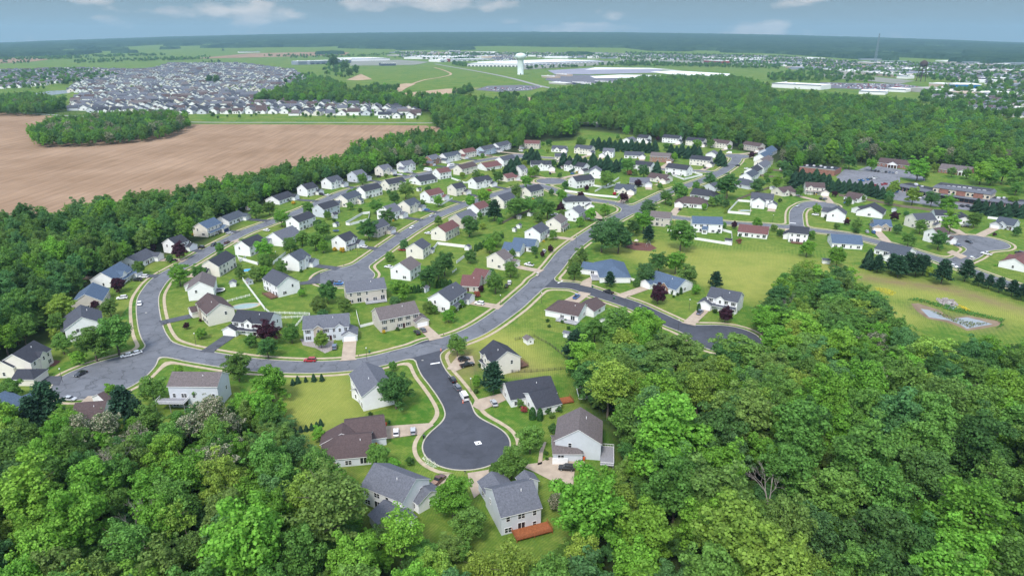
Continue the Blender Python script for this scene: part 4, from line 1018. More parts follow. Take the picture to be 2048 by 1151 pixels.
YT = """
357 499 28 p;277 534 24 g;236 567 26 p;357 545 45 b;398 539 32 g;217 609 38 v;190 609 16 p;121 612 58 y;110 640 40 g;245 500 45 b;185 680 74 g;228 662 82 g;122 679 45 g;156 712 26 b;20 776 38 g
88 800 66 C;60 822 56 C;244 806 62 C;272 822 46 C;303 776 60 g;221 784 30 b;357 740 18 b;402 665 20 b;373 650 12 p;474 730 58 g;541 762 74 b;533 662 50 p;533 688 44 d;582 665 32 g;410 775 44 g
585 762 11 c;595 757 13 c;611 757 9 c;627 753 13 c;643 753 12 c;790 776 74 d;785 731 16 g;741 827 12 s;577 860 11 c;589 858 10 c;601 856 11 c;612 854 11 c;623 851 12 c;633 848 12 c;641 843 13 c
669 926 17 o;730 918 12 o;753 890 15 o;752 878 16 s;757 910 46 g;787 929 28 b;821 921 22 s;637 866 28 b;628 925 20 d;624 900 16 s;905 990 84 b;935 1045 80 g;1060 873 62 g;1023 922 66 g;995 935 30 g;1113 1000 34 w;1143 1028 30 w
1105 856 18 d;1092 905 11 s;1094 916 9 s;914 682 46 g;986 751 50 C;953 761 20 b;952 781 13 s;961 729 12 s;1040 805 15 v;1048 818 17 r;1065 824 14 e;1080 826 13 e;1094 820 17 s;1117 817 16 s;1104 829 12 v
1160 732 40 d;1150 690 52 C;1187 745 46 C;1210 760 50 C;1165 668 50 g;1190 655 50 g;1235 650 80 g;1285 645 70 b;1137 655 9 s;1095 640 9 s;1125 642 9 s;800 577 46 b;858 550 45 d;889 523 48 d;876 535 40 d;821 577 8 e;829 577 8 e;837 576 8 e;846 575 8 e;876 566 10 e;884 565 10 e;892 565 10 e;900 566 10 e
856 612 22 v;869 618 16 g;897 629 24 b;923 606 14 g;905 617 14 b;991 561 44 g;1021 532 34 g;954 588 17 r;962 576 12 p;979 489 26 b;993 476 26 g;952 494 9 e;960 490 9 e;968 486 9 e;976 481 9 e;984 475 9 e;1003 468 9 e;1101 497 12 p;1085 508 10 p;1106 468 17 g;1163 509 34 v;1149 536 34 v;1150 524 26 v;1098 651 9 s;1073 513 7 s
439 496 18 g;527 494 42 b;531 525 26 g;531 543 26 b;562 434 34 b;510 416 34 g;538 414 28 g;603 471 30 g;580 488 32 g;630 480 36 g;646 457 38 g;736 456 42 d;775 432 36 d;478 543 20 v;511 547 24 v;562 533 24 v;654 584 34 d;638 607 30 v;689 607 26 v;779 512 18 g;669 498 11 o;684 499 14 o;603 584 14 b;668 440 9 s;594 500 10 d
617 414 22 g;587 405 9 o;724 356 24 g;811 378 34 v;788 393 28 d;751 410 30 g;876 397 24 b;941 402 20 b;969 390 34 b;997 352 26 d;1032 379 28 v;988 418 32 C;1030 411 42 g;939 448 42 d;877 440 16 v;953 346 20 v;846 321 20 g;830 318 16 g;1022 332 24 c;1034 323 20 c;1053 360 26 b;1012 340 16 c
1127 318 22 c;1139 322 18 c;1150 327 20 c;1160 322 18 c;1170 325 18 c;1180 329 18 c;1190 322 18 c;1200 326 18 c;1210 329 18 c;1222 331 18 c;1232 329 18 c;1243 325 16 c;1154 316 16 c;1186 315 16 c;1215 318 16 c;1256 327 34 g;1214 355 34 g;1063 309 24 c;1052 313 18 c;1074 311 18 c;1070 340 18 g;1123 389 26 b;1130 369 14 d;1211 415 24 b;1288 438 44 b;1297 414 36 t;1332 392 28 g;1248 391 22 p
1121 415 18 p;1095 414 40 g;1058 408 36 g;1036 411 30 g;1080 400 24 t;1181 426 22 b;1229 387 9 k;1288 340 28 t;1314 334 20 c;1260 345 14 h;1270 343 12 g;1098 284 12 d;1162 283 24 g;1086 287 9 b;1456 366 50 d;1421 357 28 t;1516 370 30 t;1555 362 26 b;1576 362 16 g;1440 312 20 c;1446 318 18 c;1349 313 14 b;1360 380 38 g;1423 402 16 g;1437 398 20 t;1453 406 14 t;1451 423 9 y;1454 418 9 y;1458 413 9 y
1186 287 16 c;1197 284 16 c;1208 289 16 c;1219 284 16 c;1230 290 16 c;1241 286 16 c;1252 291 16 c;1263 287 16 c;1274 292 16 c;1286 288 16 c;1298 293 16 c;1310 290 16 c;1342 297 16 c;1353 302 17 c;1364 297 17 c;1376 303 18 c;1388 299 18 c;1398 304 18 c;1333 291 15 g;1395 288 22 b;1422 285 18 g
1599 382 16 g;1634 418 17 b;1615 494 34 b;1676 509 42 b;1478 481 14 h;1469 449 12 p;1448 450 11 g;1560 465 12 d;1623 468 16 g;1674 451 12 g;1694 443 11 p;1657 470 8 d;1432 558 28 C;1364 463 62 g;1205 466 62 t;1238 468 62 t;1222 450 44 t;1267 453 32 d;1297 466 26 C;1255 480 20 C;1318 521 42 d;1352 521 46 b;1292 544 44 t;1376 548 46 v;1220 556 24 C;1317 587 32 p;1392 577 17 b;1272 565 14 d;1451 628 26 p;1398 613 8 e;1430 621 12 s;1471 619 12 s;1530 636 60 b
1345 585 9 s;1356 588 8 s;1362 580 7 e;1347 592 7 s;1714 448 20 v;1712 461 14 s;1739 514 30 c;1757 525 28 C;1786 524 30 P;1800 530 34 P;1818 524 34 P;1836 528 34 P;1850 527 30 P;1860 541 18 y;1888 540 38 P;1935 538 34 P;1960 556 22 P;1980 562 22 P;2001 567 24 P;2027 574 26 P;2046 582 26 P;1880 478 36 d;1818 476 32 g;1842 450 30 g;1903 444 38 b;1950 437 32 g;1896 425 30 b;1790 431 16 p;1795 457 16 t;2034 461 16 d;1989 468 9 p
1838 333 46 b;1874 306 36 b;1966 340 46 b;1990 325 40 b;1745 326 26 b;1789 372 20 y;1780 380 18 y;1827 389 34 y;1865 395 32 t;1897 405 36 b;1904 382 22 g;2026 399 24 b;1870 333 20 y;1665 371 17 c;1676 367 17 c;1687 372 18 c;1698 368 17 c;1709 374 18 c;1720 370 17 c;1731 377 18 c;1742 372 18 c;1753 380 18 c;1765 384 18 c;1778 392 18 t;1658 357 16 c
1576 348 22 t;1590 356 24 c;1604 350 22 c;1618 358 22 c;1632 352 24 c;1646 359 22 c;1570 332 24 t;1585 338 20 d;1955 408 20 c;1970 412 20 c;1985 416 20 c;2000 413 20 c;2015 418 20 c;2030 414 20 c;2045 420 20 c;1725 395 12 v;1778 401 16 d;1697 402 14 g;1700 389 12 v;1740 292 26 c;1600 308 26 c;1612 300 26 c
2010 335 50 b;2040 352 50 g;1985 350 34 g;1862 318 30 g;1700 320 30 d;1725 308 26 v;1672 320 26 g;1850 347 18 y;1958 316 40 g;2034 374 28 g;1935 345 22 g;1905 340 20 v;1062 345 16 b;1155 355 9 g;1120 350 10 d;1300 468 10 s;820 400 10 s;700 410 14 g;720 420 12 s;845 405 12 g;655 430 14 g;690 470 12 v;960 430 12 g;905 460 10 s;1000 440 12 g;1175 358 8 s;1320 372 12 g;1340 408 10 s;1505 400 8 s;1560 400 10 s;1480 470 7 s;1585 470 8 s
"""
POS = []
def side_words(tx, ty, h):
    dx, dy = tx - h['x'], ty - h['y'] - 12
    if abs(dx) > abs(dy) * 1.3: return 'left of' if dx < 0 else 'right of'
    return 'behind' if dy < 0 else 'in front of'
SZ = {}
for blk in YT.replace('\n', ';').split(';'):
    blk = blk.strip()
    if not blk: continue
    px, py, pw, k = blk.split(); px, py, pw = float(px), float(py), float(pw)
    shape = 'yard'; mk = k
    if k == 'c': shape = 'spruce'
    elif k == 'C': shape, mk = 'pine', 't' if False else 'c'
    elif k == 'P': shape, mk = 'pine', 'c'
    elif k == 'e': shape = 'column'
    elif k in 'sorhk' or pw < 10: shape = 'shrub' if k not in 'c' else 'spruce'
    wd = pw * mperpx(px, py, 2)
    H0 = SH[shape][3] * wd / SH[shape][2]
    if shape == 'column': H0 = min(H0, 4.5)
    if shape == 'spruce' and 270 < py < 430: pw *= 1.3; wd *= 1.3
    if shape == 'yard': pw *= 1.14; wd *= 1.14; H0 *= 1.22
    if shape == 'yard' and wd > 11: H0 *= .85
    for _ in range(3):
        p = at(px, py, H0 * .56); wd = pw * (p.y * CP - (p.z - HC) * SP) / F
    if shape == 'yard' and wd > 9.5: shape = 'forest' if wd < 18 else 'forest'; H0 = wd * .92
    t = tree(p.x, p.y, terrain(p.x, p.y), wd, shape, mk, h=H0)
    h = min(HOUSES, key=lambda q: math.hypot(q['c'].x - p.x, q['c'].y - p.y))
    POS.append((t, k, px, py, wd, h, p))
fr_ = random.Random(77); near_h = [h for h in HOUSES if h['st'] not in 'GH' and h['dist'] < 900]
tp = [(it[6].x, it[6].y) for it in POS]; made = [0, 0]
for _ in range(6000):
    h = fr_.choice(near_h); a_ = h['o'].rotation_euler.z; big_ = fr_.random() < .38
    if made[0 if big_ else 1] >= (82 if big_ else 150): continue
    u_, v_ = (fr_.uniform(-16, 16), fr_.uniform(-24, 24)) if big_ else (fr_.uniform(-h['L']/2-1, h['L']/2+1), fr_.choice((-1, 1)) * (h['W']/2 + 1.4))
    x = h['c'].x + u_*math.cos(a_) - v_*math.sin(a_); y = h['c'].y + u_*math.sin(a_) + v_*math.cos(a_)
    if sdf_at(x, y) < 4: continue
    ok = True
    for q in HOUSES:
        dx, dy = x - q['c'].x, y - q['c'].y
        if abs(dx) > 30 or abs(dy) > 30: continue
        b_ = q['o'].rotation_euler.z; lx, ly = dx*math.cos(b_)+dy*math.sin(b_), -dx*math.sin(b_)+dy*math.cos(b_); m_ = 3.2 if big_ else .6
        if abs(lx) < q['L']/2 + m_ + (4 if abs(ly) < 14 and big_ else 0) and abs(ly) < q['W']/2 + m_: ok = False
    if not ok or min(math.hypot(x-a, y-b) for a, b in tp) < (6.5 if big_ else 2.2): continue
    for Mx, c, a, gx_, fy, s, dark in DRIVES:
        dx, dy = x - c.x, y - c.y; lx, ly = dx*math.cos(a)+dy*math.sin(a), -dx*math.sin(a)+dy*math.cos(a)
        if abs(lx - gx_) < 4 and 0 < ly * s < 36: ok = False
    if not ok: continue
    px, py = proj(x, y, 2); k = fr_.choice('ggbbdvtpy' if big_ else 'sssbdopv')
    if not (0 < px < 2048) or (1150 < px < 1720 and py > 470): continue
    made[0 if big_ else 1] += 1; tp.append((x, y)); wd = fr_.uniform(4.0, 7.5) if big_ else fr_.uniform(1.4, 2.4)
    t = tree(x, y, 0, wd, 'yard' if big_ else 'shrub', k); POS.append((t, k if big_ else ('s' if k in 'bdv' else k), px, py, wd, h, Vector((x, y, 0))))
# every yard tree is named by the house it stands at
grp = {}
for it in POS:
    t, k, px, py, wd, h, p = it
    big = 'large ' if wd > 9 else 'small ' if wd < 4 and k in 'gbdytvwpcCP' else ''
    kn = KIND[{'C': 'c', 'P': 'c'}.get(k, k)]
    if k in 'gbdytvp' and wd < 2.6: kn = {'g': 'green', 'b': 'bright green', 'd': 'dark green', 'y': 'yellow-green', 't': 'blue-green', 'v': 'olive', 'p': 'purple'}[k] + ' shrub'; big = ''
    grp.setdefault((big + kn, side_words(px, py, h), h['place']), []).append(it)
for (kn, sd_, pl), its in grp.items():
    its.sort(key=lambda q: q[2])
    for i, it in enumerate(its):
        pre = '' if len(its) == 1 else ('left of two ' if i == 0 else 'right of two ') if len(its) == 2 else f'{ORD[i]} from left of {len(its)} '
        if pre: pre += '' 
        tag(it[0], f"{kn}, {pre.strip() + ', ' if pre else ''}{sd_} {pl}", 'conifer' if 'conifer' in kn else 'bush' if ('bush' in kn or 'shrub' in kn or 'evergreen' in kn) else 'tree', 'conifers in the gardens' if 'conifer' in kn else 'bushes in the gardens' if ('bush' in kn or 'shrub' in kn or 'evergreen' in kn) else 'leafy trees in the gardens')

BIG = '''
532 915 92 g tall;449 954 112 y forest;659 1003 190 v airy;493 1081 200 b forest;800 1061 120 b airy;146 1032 140 b forest;60 990 130 b tall;20 905 110 g forest;300 985 90 b tall;250 1085 120 g airy;380 1100 110 v airy;600 1110 120 g forest;700 1120 120 b forest;870 1140 100 y forest;127 840 84 b airy
420 817 80 w airy;376 851 72 w airy;459 848 62 w airy;517 795 38 w airy;210 848 72 w airy;137 895 62 w airy;273 871 62 w airy;337 922 48 w airy;400 925 72 w airy;337 1012 58 w airy;470 890 52 w airy;300 835 60 g tall;540 830 56 g forest;485 805 50 b forest;170 940 90 d forest;230 1000 80 g airy
1337 866 190 b forest;1469 1064 205 y forest;1295 1060 150 b forest;1233 998 112 y airy;1353 969 150 g forest;1490 824 150 v forest;1597 857 145 g forest;1730 907 170 g forest;1792 845 120 t tall;1635 1064 130 t airy;1750 1072 170 d forest;1945 1023 200 b airy;1883 800 130 v airy;1275 1130 130 b forest
1655 783 120 b forest;1734 770 115 b forest;1813 770 110 g forest;2011 790 120 b forest;1871 702 135 y airy;1795 656 70 g airy;1680 684 95 b forest;1660 626 80 v airy;1609 580 72 g airy;1721 592 54 g tall;1352 700 135 v forest;1276 654 86 b forest;1309 648 54 b forest;1479 700 140 g forest;1253 738 92 v airy;1314 788 115 b forest;1580 940 130 g forest;1850 950 130 d forest;1960 880 140 d forest;2000 960 120 g airy
'''
BIGT = []
for blk in BIG.replace('\n', ';').split(';'):
    if not blk.strip(): continue
    px, py, pw, k, sh_ = blk.split(); px, py, pw = float(px), float(py), float(pw); H0 = 16
    for _ in range(4):
        p = at(px, py, H0 * .62); wd = pw * (p.y * CP - (p.z - HC) * SP) / F; H0 = max(8, min(26, wd * (1.45 if sh_ == 'tall' else 1.22)))
        if px < 900 and py < 900: H0 = min(H0, 13)
    if 1100 < px and py < 760: H0 = min(H0, 16); p = at(px, py, H0 * .62)
    BIGT.append((p.x, p.y, wd, H0, k, sh_, px, py))
# ---- woods: trees on a jittered grid inside the outlines
def scatter_in(poly, z, step, seed, extra=None):
    r = np.random.default_rng(seed); W_ = np.array([tuple(at(min(max(a, -1500), 3500), min(max(b, 60), 1500), z))[:2] for a, b in poly])
    x0, y0 = W_.min(0); x1, y1 = W_.max(0); y0 = max(y0, 40)
    X, Y = np.meshgrid(np.arange(x0, x1, step), np.arange(y0, y1, step)); X = X + r.uniform(-.42, .42, X.shape) * step; Y = Y + r.uniform(-.42, .42, Y.shape) * step
    X, Y = X.ravel(), Y.ravel(); Z = vterrain(X, Y); a, b = vproj(X, Y, Z + z); k = inpoly(a, b, poly) & (a > -260) & (a < 2310) & (b < 1420)
    return X[k], Y[k], Z[k], a[k], b[k]
hx = np.array([(h['c'].x, h['c'].y, h['L'] / 2) for h in HOUSES])
WT = []
for nm, step, zc in (('right', 9.0, 12), ('lower_left', 8.4, 11), ('left', 9.0, 12), ('strip', 7.6, 10), ('clump', 9, 11), ('middle', 11, 11), ('north_left', 11, 9)):
    X, Y, Z, a, b = scatter_in(WOODS[nm], zc, step, len(nm) * 7)
    for i in range(len(X)):
        dd = np.hypot(hx[:, 0] - X[i], hx[:, 1] - Y[i]) - hx[:, 2]
        if dd.min() < 6.5 or sdf_at(X[i], Y[i]) < 6: continue
        if nm in ('right', 'lower_left') and min(math.hypot(X[i]-q[0], Y[i]-q[1]) - q[2]*.38 for q in BIGT) < 2: continue
        WT.append((nm, X[i], Y[i], Z[i], a[i], b[i]))
WOODL = []; r_ = random.Random(5); WT.sort(key=lambda q: q[2])
def woodkind(nm, px, py):
    """which kinds grow where"""
    u = r_.random()
    if nm == 'lower_left':
        if py < 960 and 150 < px < 560: return r_.choice('wwbgvg')
        if px > 540: return r_.choice('bygvt')
        return r_.choice('bbggtyv')
    if nm == 'right': return 'g' if u < .34 else 'b' if u < .58 else 'd' if u < .70 else 'y' if u < .80 else 't' if u < .93 else 'v' if u < .98 else 'w'
    if nm == 'left': return 'g' if u < .4 else 'd' if u < .62 else 'b' if u < .74 else 't' if u < .9 else 'v'
    return r_.choice('ggggbbtvdt' + ('w' if 290 < py < 310 or px < 400 else 'g'))
N_IND = {'right': 130, 'lower_left': 85, 'left': 65}; cnt = {k: 0 for k in WOODS}; REST = []
WLAB = dict(right='lower-right wood', lower_left='lower-left wood', left='left wood')
for x, y, wd, ht, k, sh_, px, py in BIGT:
    nm = 'right' if px > 1000 else 'lower_left'; t = tree(x, y, 0, wd, sh_, k, h=ht, name='forest_tree'); cnt[nm] += 1
    WOODL.append((nm, {'g': 'mid-green', 'b': 'bright green', 'd': 'dark green', 'y': 'yellow-green', 't': 'blue-green', 'v': 'olive-green', 'w': 'cream-blossomed'}[k], px, py, t))
for nm, x, y, z, a, b in WT:
    infr = -60 < a < 2110 and b < 1240
    k = woodkind(nm, a, b); sh_ = r_.choice(['forest'] * 5 + ['tall', 'airy'])
    if k == 'w' or k == 'y' and r_.random() < .4: sh_ = 'airy'
    wd = (r_.uniform(11, 21) if nm == 'right' else r_.uniform(10.5, 16.5) if nm != 'middle' else r_.choice((8, 10, 12, 14, 17, 20)) * r_.uniform(.9, 1.1)) * (.78 if nm == 'strip' or (nm == 'lower_left' and b < 900) else .9 if nm in ('middle', 'clump', 'left') else 1.0)
    if sh_ == 'tall': wd *= .75
    ht = wd * r_.uniform(1.1, 1.6) * (1.2 if sh_ == 'tall' else 1)
    if nm == 'lower_left': ht = min(ht, 14 if b < 900 else 18)
    ht = min(ht, r_.uniform(20, 26))
    if nm == 'right' and b < 770: ht = min(ht, 15)
    hide = False
    if nm in ('right', 'lower_left'):
        for h in HOUSES:
            if h['st'] in 'GFH' and h['x'] > 700 or (h['st'] == 'H' and h['x'] > 330):
                sc1 = F / max(50, (y * CP - (z - HC) * SP)); hb = proj(h['c'].x, h['c'].y, 0); tp_ = proj(x, y, z + ht * .9)
                if y < h['c'].y and abs(tp_[0] - hb[0]) < (h['L']/2 + wd*.5) * sc1 and tp_[1] < hb[1] + (34 if h['st'] == 'G' and h['x'] > 950 else 8): hide = True
    if hide: continue
    if nm in N_IND and cnt[nm] < N_IND[nm] and infr:
        cnt[nm] += 1; t = tree(x, y, z, wd, sh_, k, h=ht, i=r_.randrange(9), name='forest_tree')
        kn = {'g': 'mid-green', 'b': 'bright green', 'd': 'dark green', 'y': 'yellow-green', 't': 'blue-green', 'v': 'olive-green', 'w': 'cream-blossomed'}[k]
        WOODL.append((nm, kn, a, b, t))
    else: REST.append((nm, x, y, z, wd, ht, sh_, k, r_.random()))

bk = {}
for nm, kn, a, b, t in WOODL:
    sub = [q for q in WOODL if q[0] == nm]; ys = sorted(q[3] for q in sub); i = sum(y <= b for y in ys) / len(ys)
    row_ = 'upper edge' if i < .2 else 'upper part' if i < .4 else 'middle' if i < .6 else 'lower part' if i < .8 else 'bottom'
    bk.setdefault((nm, kn, row_), []).append((a, t))
for (nm, kn, row_), its in bk.items():
    its.sort(key=lambda q: q[0])
    for i, (a, t) in enumerate(its):
        o_ = '' if len(its) == 1 else f", {ORD[min(i, 17)]} from left"
        tag(t, f"{kn} forest tree at the {row_} of the {WLAB[nm]}{o_}", 'tree', f'{kn} trees of the {WLAB[nm]}')
# ---- everything farther off is one mass of instanced trees per wood
pc = bpy.data.collections.new('tree_kinds')          # not linked to the scene: only feeds the instancer
KEYS = []
def protos():
    for sh_, n_ in (('forest', 3), ('tall', 1), ('airy', 1)):
        for k in 'gbdtvyw':
            for i in range(n_ if k in 'gbdt' else 1):
                o = bpy.data.objects.new(f'k{len(KEYS):03d}', crown_mesh(sh_, i, k)); pc.objects.link(o); KEYS.append((sh_, k))
    for k in 'c':
        o = bpy.data.objects.new(f'k{len(KEYS):03d}', crown_mesh('spruce', 0, k)); pc.objects.link(o); KEYS.append(('spruce', k))
protos()
def nodes_instancer():
    g = bpy.data.node_groups.new('instance_trees', 'GeometryNodeTree')
    g.interface.new_socket('Geometry', in_out='INPUT', socket_type='NodeSocketGeometry'); g.interface.new_socket('Geometry', in_out='OUTPUT', socket_type='NodeSocketGeometry')
    A = g.nodes.new; K = g.links.new; gi = A('NodeGroupInput'); go = A('NodeGroupOutput'); ci = A('GeometryNodeCollectionInfo')
    ci.inputs['Collection'].default_value = pc; ci.inputs['Separate Children'].default_value = True; ci.inputs['Reset Children'].default_value = True
    io = A('GeometryNodeInstanceOnPoints'); io.inputs['Pick Instance'].default_value = True
    def attr(nm, ty):
        a = A('GeometryNodeInputNamedAttribute'); a.data_type = ty; a.inputs['Name'].default_value = nm; return next(s for s in a.outputs if s.enabled and s.name == 'Attribute')
    K(gi.outputs[0], io.inputs['Points']); K(ci.outputs[0], io.inputs['Instance']); K(attr('kind_id', 'INT'), io.inputs['Instance Index'])
    K(attr('size', 'FLOAT_VECTOR'), io.inputs['Scale']); cx = A('ShaderNodeCombineXYZ'); K(attr('turn', 'FLOAT'), cx.inputs[2])
    K(cx.outputs[0], io.inputs['Rotation']); K(io.outputs[0], go.inputs[0]); return g
GN = nodes_instancer()
def tree_mass(name, items, label):
    """items: (x, y, z, width, height, shape, kind, random)"""
    me = bpy.data.meshes.new(name); n = len(items); me.vertices.add(n)
    me.vertices.foreach_set('co', np.array([i[:3] for i in items], np.float32).ravel())
    ids, sc_, tn = [], [], []
    for x, y, z, wd, ht, sh_, k, u in items:
        c = [j for j, q in enumerate(KEYS) if q == (sh_, k)] or [j for j, q in enumerate(KEYS) if q[1] == k] or [0]
        j = c[int(u * 997) % len(c)]; s0 = KEYS[j][0]; ids.append(j); s = wd / SH[s0][2]; sc_ += [s, s, ht / SH[s0][3]]; tn.append(u * 6.28)
    me.attributes.new('kind_id', 'INT', 'POINT').data.foreach_set('value', np.array(ids, np.int32))
    me.attributes.new('size', 'FLOAT_VECTOR', 'POINT').data.foreach_set('vector', np.array(sc_, np.float32))
    me.attributes.new('turn', 'FLOAT', 'POINT').data.foreach_set('value', np.array(tn, np.float32))
    o = link(name, me); md = o.modifiers.new('trees', 'NODES'); md.node_group = GN
    return tag(o, label, 'woodland', kind='stuff')
for nm, lb in (('right', 'rest of the dense green wood at the lower right'), ('lower_left', 'rest of the wood along the bottom left'), ('left', 'rest of the wood behind the crescent at left'),
               ('strip', 'tree line between the ploughed field and the houses'), ('clump', 'clump of trees standing in the ploughed field'),
               ('middle', 'wide wood stretching across the middle distance'), ('north_left', 'tree belt beyond the field road at far left')):
    it = [(x, y, z, wd, ht, sh_, k, u) for n_, x, y, z, wd, ht, sh_, k, u in REST if n_ == nm]
    if nm in ('right', 'lower_left', 'left', 'strip'):       # young trees and brush under the tall ones
        X, Y, Z, a, b = scatter_in(WOODS[nm], 8, 5.2, 3 + len(nm))
        for i in range(len(X)):
            dd = np.hypot(hx[:, 0] - X[i], hx[:, 1] - Y[i]) - hx[:, 2]
            if dd.min() < 7 or sdf_at(X[i], Y[i]) < 6: continue
            w_ = r_.uniform(5, 8.5); it.append((X[i], Y[i], Z[i], w_, w_ * r_.uniform(.7, 1.1), 'forest', r_.choice('ggdtbv'), r_.random()))
    if it: tree_mass('woodland', it, lb)
# ------------------------------------------------------------------ vehicles
def paint(name, c, metal=0.0): 
    m = mat(name, c, rough=.28, var=.02, spec=.5, metal=metal); m.node_tree.nodes['Principled BSDF'].inputs['Coat Weight'].default_value = .5; return m
PAINT = {k: paint('paint_' + n, c) for k, n, c in (('w', 'white', (.78,.78,.78)), ('k', 'black', (.012,.012,.015)), ('s', 'silver', (.42,.44,.46)), ('g', 'grey', (.12,.13,.15)),
    ('b', 'blue', (.02,.13,.36)), ('r', 'red', (.32,.012,.016)), ('n', 'brown', (.10,.04,.035)), ('l', 'blue-grey', (.15,.19,.27)), ('t', 'tan', (.5,.45,.38)), ('o', 'orange', (.6,.1,.02)), ('e', 'green', (.02,.10,.04)))}
PN = dict(w='white', k='black', s='silver', g='dark grey', b='bright blue', r='red', n='brown', l='blue-grey', t='tan')
M_tyre = mat('tyre_rubber', (.015,.015,.016)); M_rim = mat('wheel_rim', (.45,.46,.48), rough=.35, metal=.6); M_lamp = mat('lamp_glass', (.7,.7,.68), rough=.2); M_tail = mat('tail_lamp', (.4,.01,.01), rough=.3)
def loft(mb, secs, m=0):
    """secs: (x, half width, z bottom, z top)"""
    for (x0, h0, b0, t0), (x1, h1, b1, t1) in zip(secs[:-1], secs[1:]):
        i0, i1 = h0 * .93, h1 * .93
        A = [(x0,-h0,b0),(x0,-h0,t0-.12),(x0,-i0,t0),(x0,i0,t0),(x0,h0,t0-.12),(x0,h0,b0)]; B = [(x1,-h1,b1),(x1,-h1,t1-.12),(x1,-i1,t1),(x1,i1,t1),(x1,h1,t1-.12),(x1,h1,b1)]
        for i in range(5): mb.poly([A[i], B[i], B[i+1], A[i+1]], m)
        mb.poly([A[0], A[5], B[5], B[0]], m)
    for s_, rv in ((secs[0], False), (secs[-1], True)):
        x, h, b, t = s_; P = [(x,-h,b),(x,-h,t-.12),(x,-h*.93,t),(x,h*.93,t),(x,h,t-.12),(x,h,b)]; mb.poly(P[::-1] if not rv else P, m)
CARS = {}
def car_parts(kind):
    if kind in CARS: return CARS[kind]
    L_, Wd, H_ = dict(sedan=(4.8, .92, 1.45), suv=(4.8, .96, 1.75), pickup=(5.7, .99, 1.85), van=(5.9, 1.0, 2.45), hatch=(4.4, .90, 1.55), cart=(2.6, .62, 1.85), rv=(9.0, 1.2, 3.1))[kind]
    h = L_ / 2; body = MB(); glass = MB(); roof = MB(); bt = .95 if kind in ('sedan', 'hatch') else 1.1 if kind != 'van' else 1.25
    if kind == 'pickup':
        loft(body, [(-h,Wd*.95,.45,bt),(-h+.1,Wd,.35,bt),(-h+1.9,Wd,.35,bt),(.2,Wd,.35,bt),(h-1.4,Wd,.35,bt),(h-.5,Wd,.35,bt-.08),(h,Wd*.9,.42,bt-.25)]); c0, c1 = -h + 2.0, h - 1.6
        bed = MB().box((-h+.15, -Wd+.12, bt+.004), (-h+1.85, Wd-.12, bt+.02))
    elif kind == 'rv':
        loft(body, [(-h,Wd,.5,2.95),(-h+.2,Wd,.45,3.05),(h-1.6,Wd,.45,3.05),(h-1.2,Wd,.45,1.9),(h-.3,Wd*.95,.45,1.5),(h,Wd*.9,.5,1.1)]); c0, c1 = -h+.6, h-1.7
    elif kind == 'van':
        loft(body, [(-h,Wd,.45,1.25),(-h+.1,Wd,.35,1.3),(h-1.4,Wd,.35,1.3),(h-.4,Wd,.35,1.1),(h,Wd*.9,.42,.85)]); c0, c1 = -h + .02, h - 1.1
    elif kind == 'cart':
        loft(body, [(-h,Wd,.3,.75),(-.3,Wd,.3,.75),(.2,Wd,.25,.45),(h-.3,Wd,.3,.8),(h,Wd*.8,.35,.6)]); c0, c1 = -h+.2, h-.3
    else:
        loft(body, [(-h,Wd*.9,.42,bt-.1),(-h+.25,Wd,.32,bt),(0,Wd,.32,bt),(h-1.3,Wd,.32,bt-.02),(h-.4,Wd,.32,bt-.14),(h,Wd*.88,.4,bt-.32)])
        c0, c1 = (-h + (.35 if kind == 'sedan' else .08), h - 1.25)
    if kind == 'rv':
        for x in (-2.6, -.4, 1.6): glass.box((x, -Wd-.01, 1.7), (x+1.0, Wd+.01, 2.4))
    elif kind == 'cart':
        roof.box((-.9, -Wd, H_-.06), (.7, Wd, H_)); 
        for x in (-.8, .6):
            for y in (-Wd+.05, Wd-.05): roof.tube((x, y, .7), (x, y, H_-.05), .025, n=4)
    else:
        hr = 1.15 if kind in ('pickup', 'van') else 1.25; z1 = H_ - .05; wi = Wd * .80; c2 = c0 + (.75 if kind == 'sedan' else .35 if kind != 'van' else .05); c3 = c1 - (.75 if kind != 'van' else .9)
        B0 = [(c0,-Wd*.92,bt-.02),(c1,-Wd*.92,bt-.02),(c1,Wd*.92,bt-.02),(c0,Wd*.92,bt-.02)]; T0 = [(c2,-wi,z1),(c3,-wi,z1),(c3,wi,z1),(c2,wi,z1)]
        for i in range(4): j = (i+1) % 4; (glass if not (kind == 'van' and i in (0, 2)) else body).poly([B0[i], B0[j], T0[j], T0[i]])
        roof.box((c2-.04, -wi-.02, z1-.02), (c3+.04, wi+.02, z1+.05))
        for x in ((c2 + c3) / 2,):                                   # door pillars
            for sg in (-1, 1): roof.poly([(x-.05, sg*Wd*.925, bt), (x+.07, sg*Wd*.925, bt), (x+.07, sg*(wi+.012), z1), (x-.05, sg*(wi+.012), z1)])
    wr = .34 if kind != 'cart' else .24; wx = h - .9 if kind != 'cart' else h - .45
    wh = MB().tube((0, -.11, 0), (0, .11, 0), wr, n=14); wh = wh.mesh('tyre', M_tyre); rim = MB().tube((0, -.12, 0), (0, .12, 0), wr*.58, n=10).mesh('rim', M_rim)
    hl = MB().box((-.06,-.16,-.08), (.03,.16,.08)); 
    CARS[kind] = (body, glass, roof, wh, rim, (wx, Wd - .09, wr), hl.mesh('headlight', M_lamp), hl.mesh('tail_light', M_tail), h, Wd, bt, MB().box((-h+.15, -Wd+.12, bt+.004), (-h+1.85, Wd-.12, bt+.02)) if kind == 'pickup' else None)
    return CARS[kind]
_cars = {}
NAME = dict(sedan='car', suv='car', hatch='car', pickup='pickup_truck', van='van', cart='golf_cart', rv='motorhome')
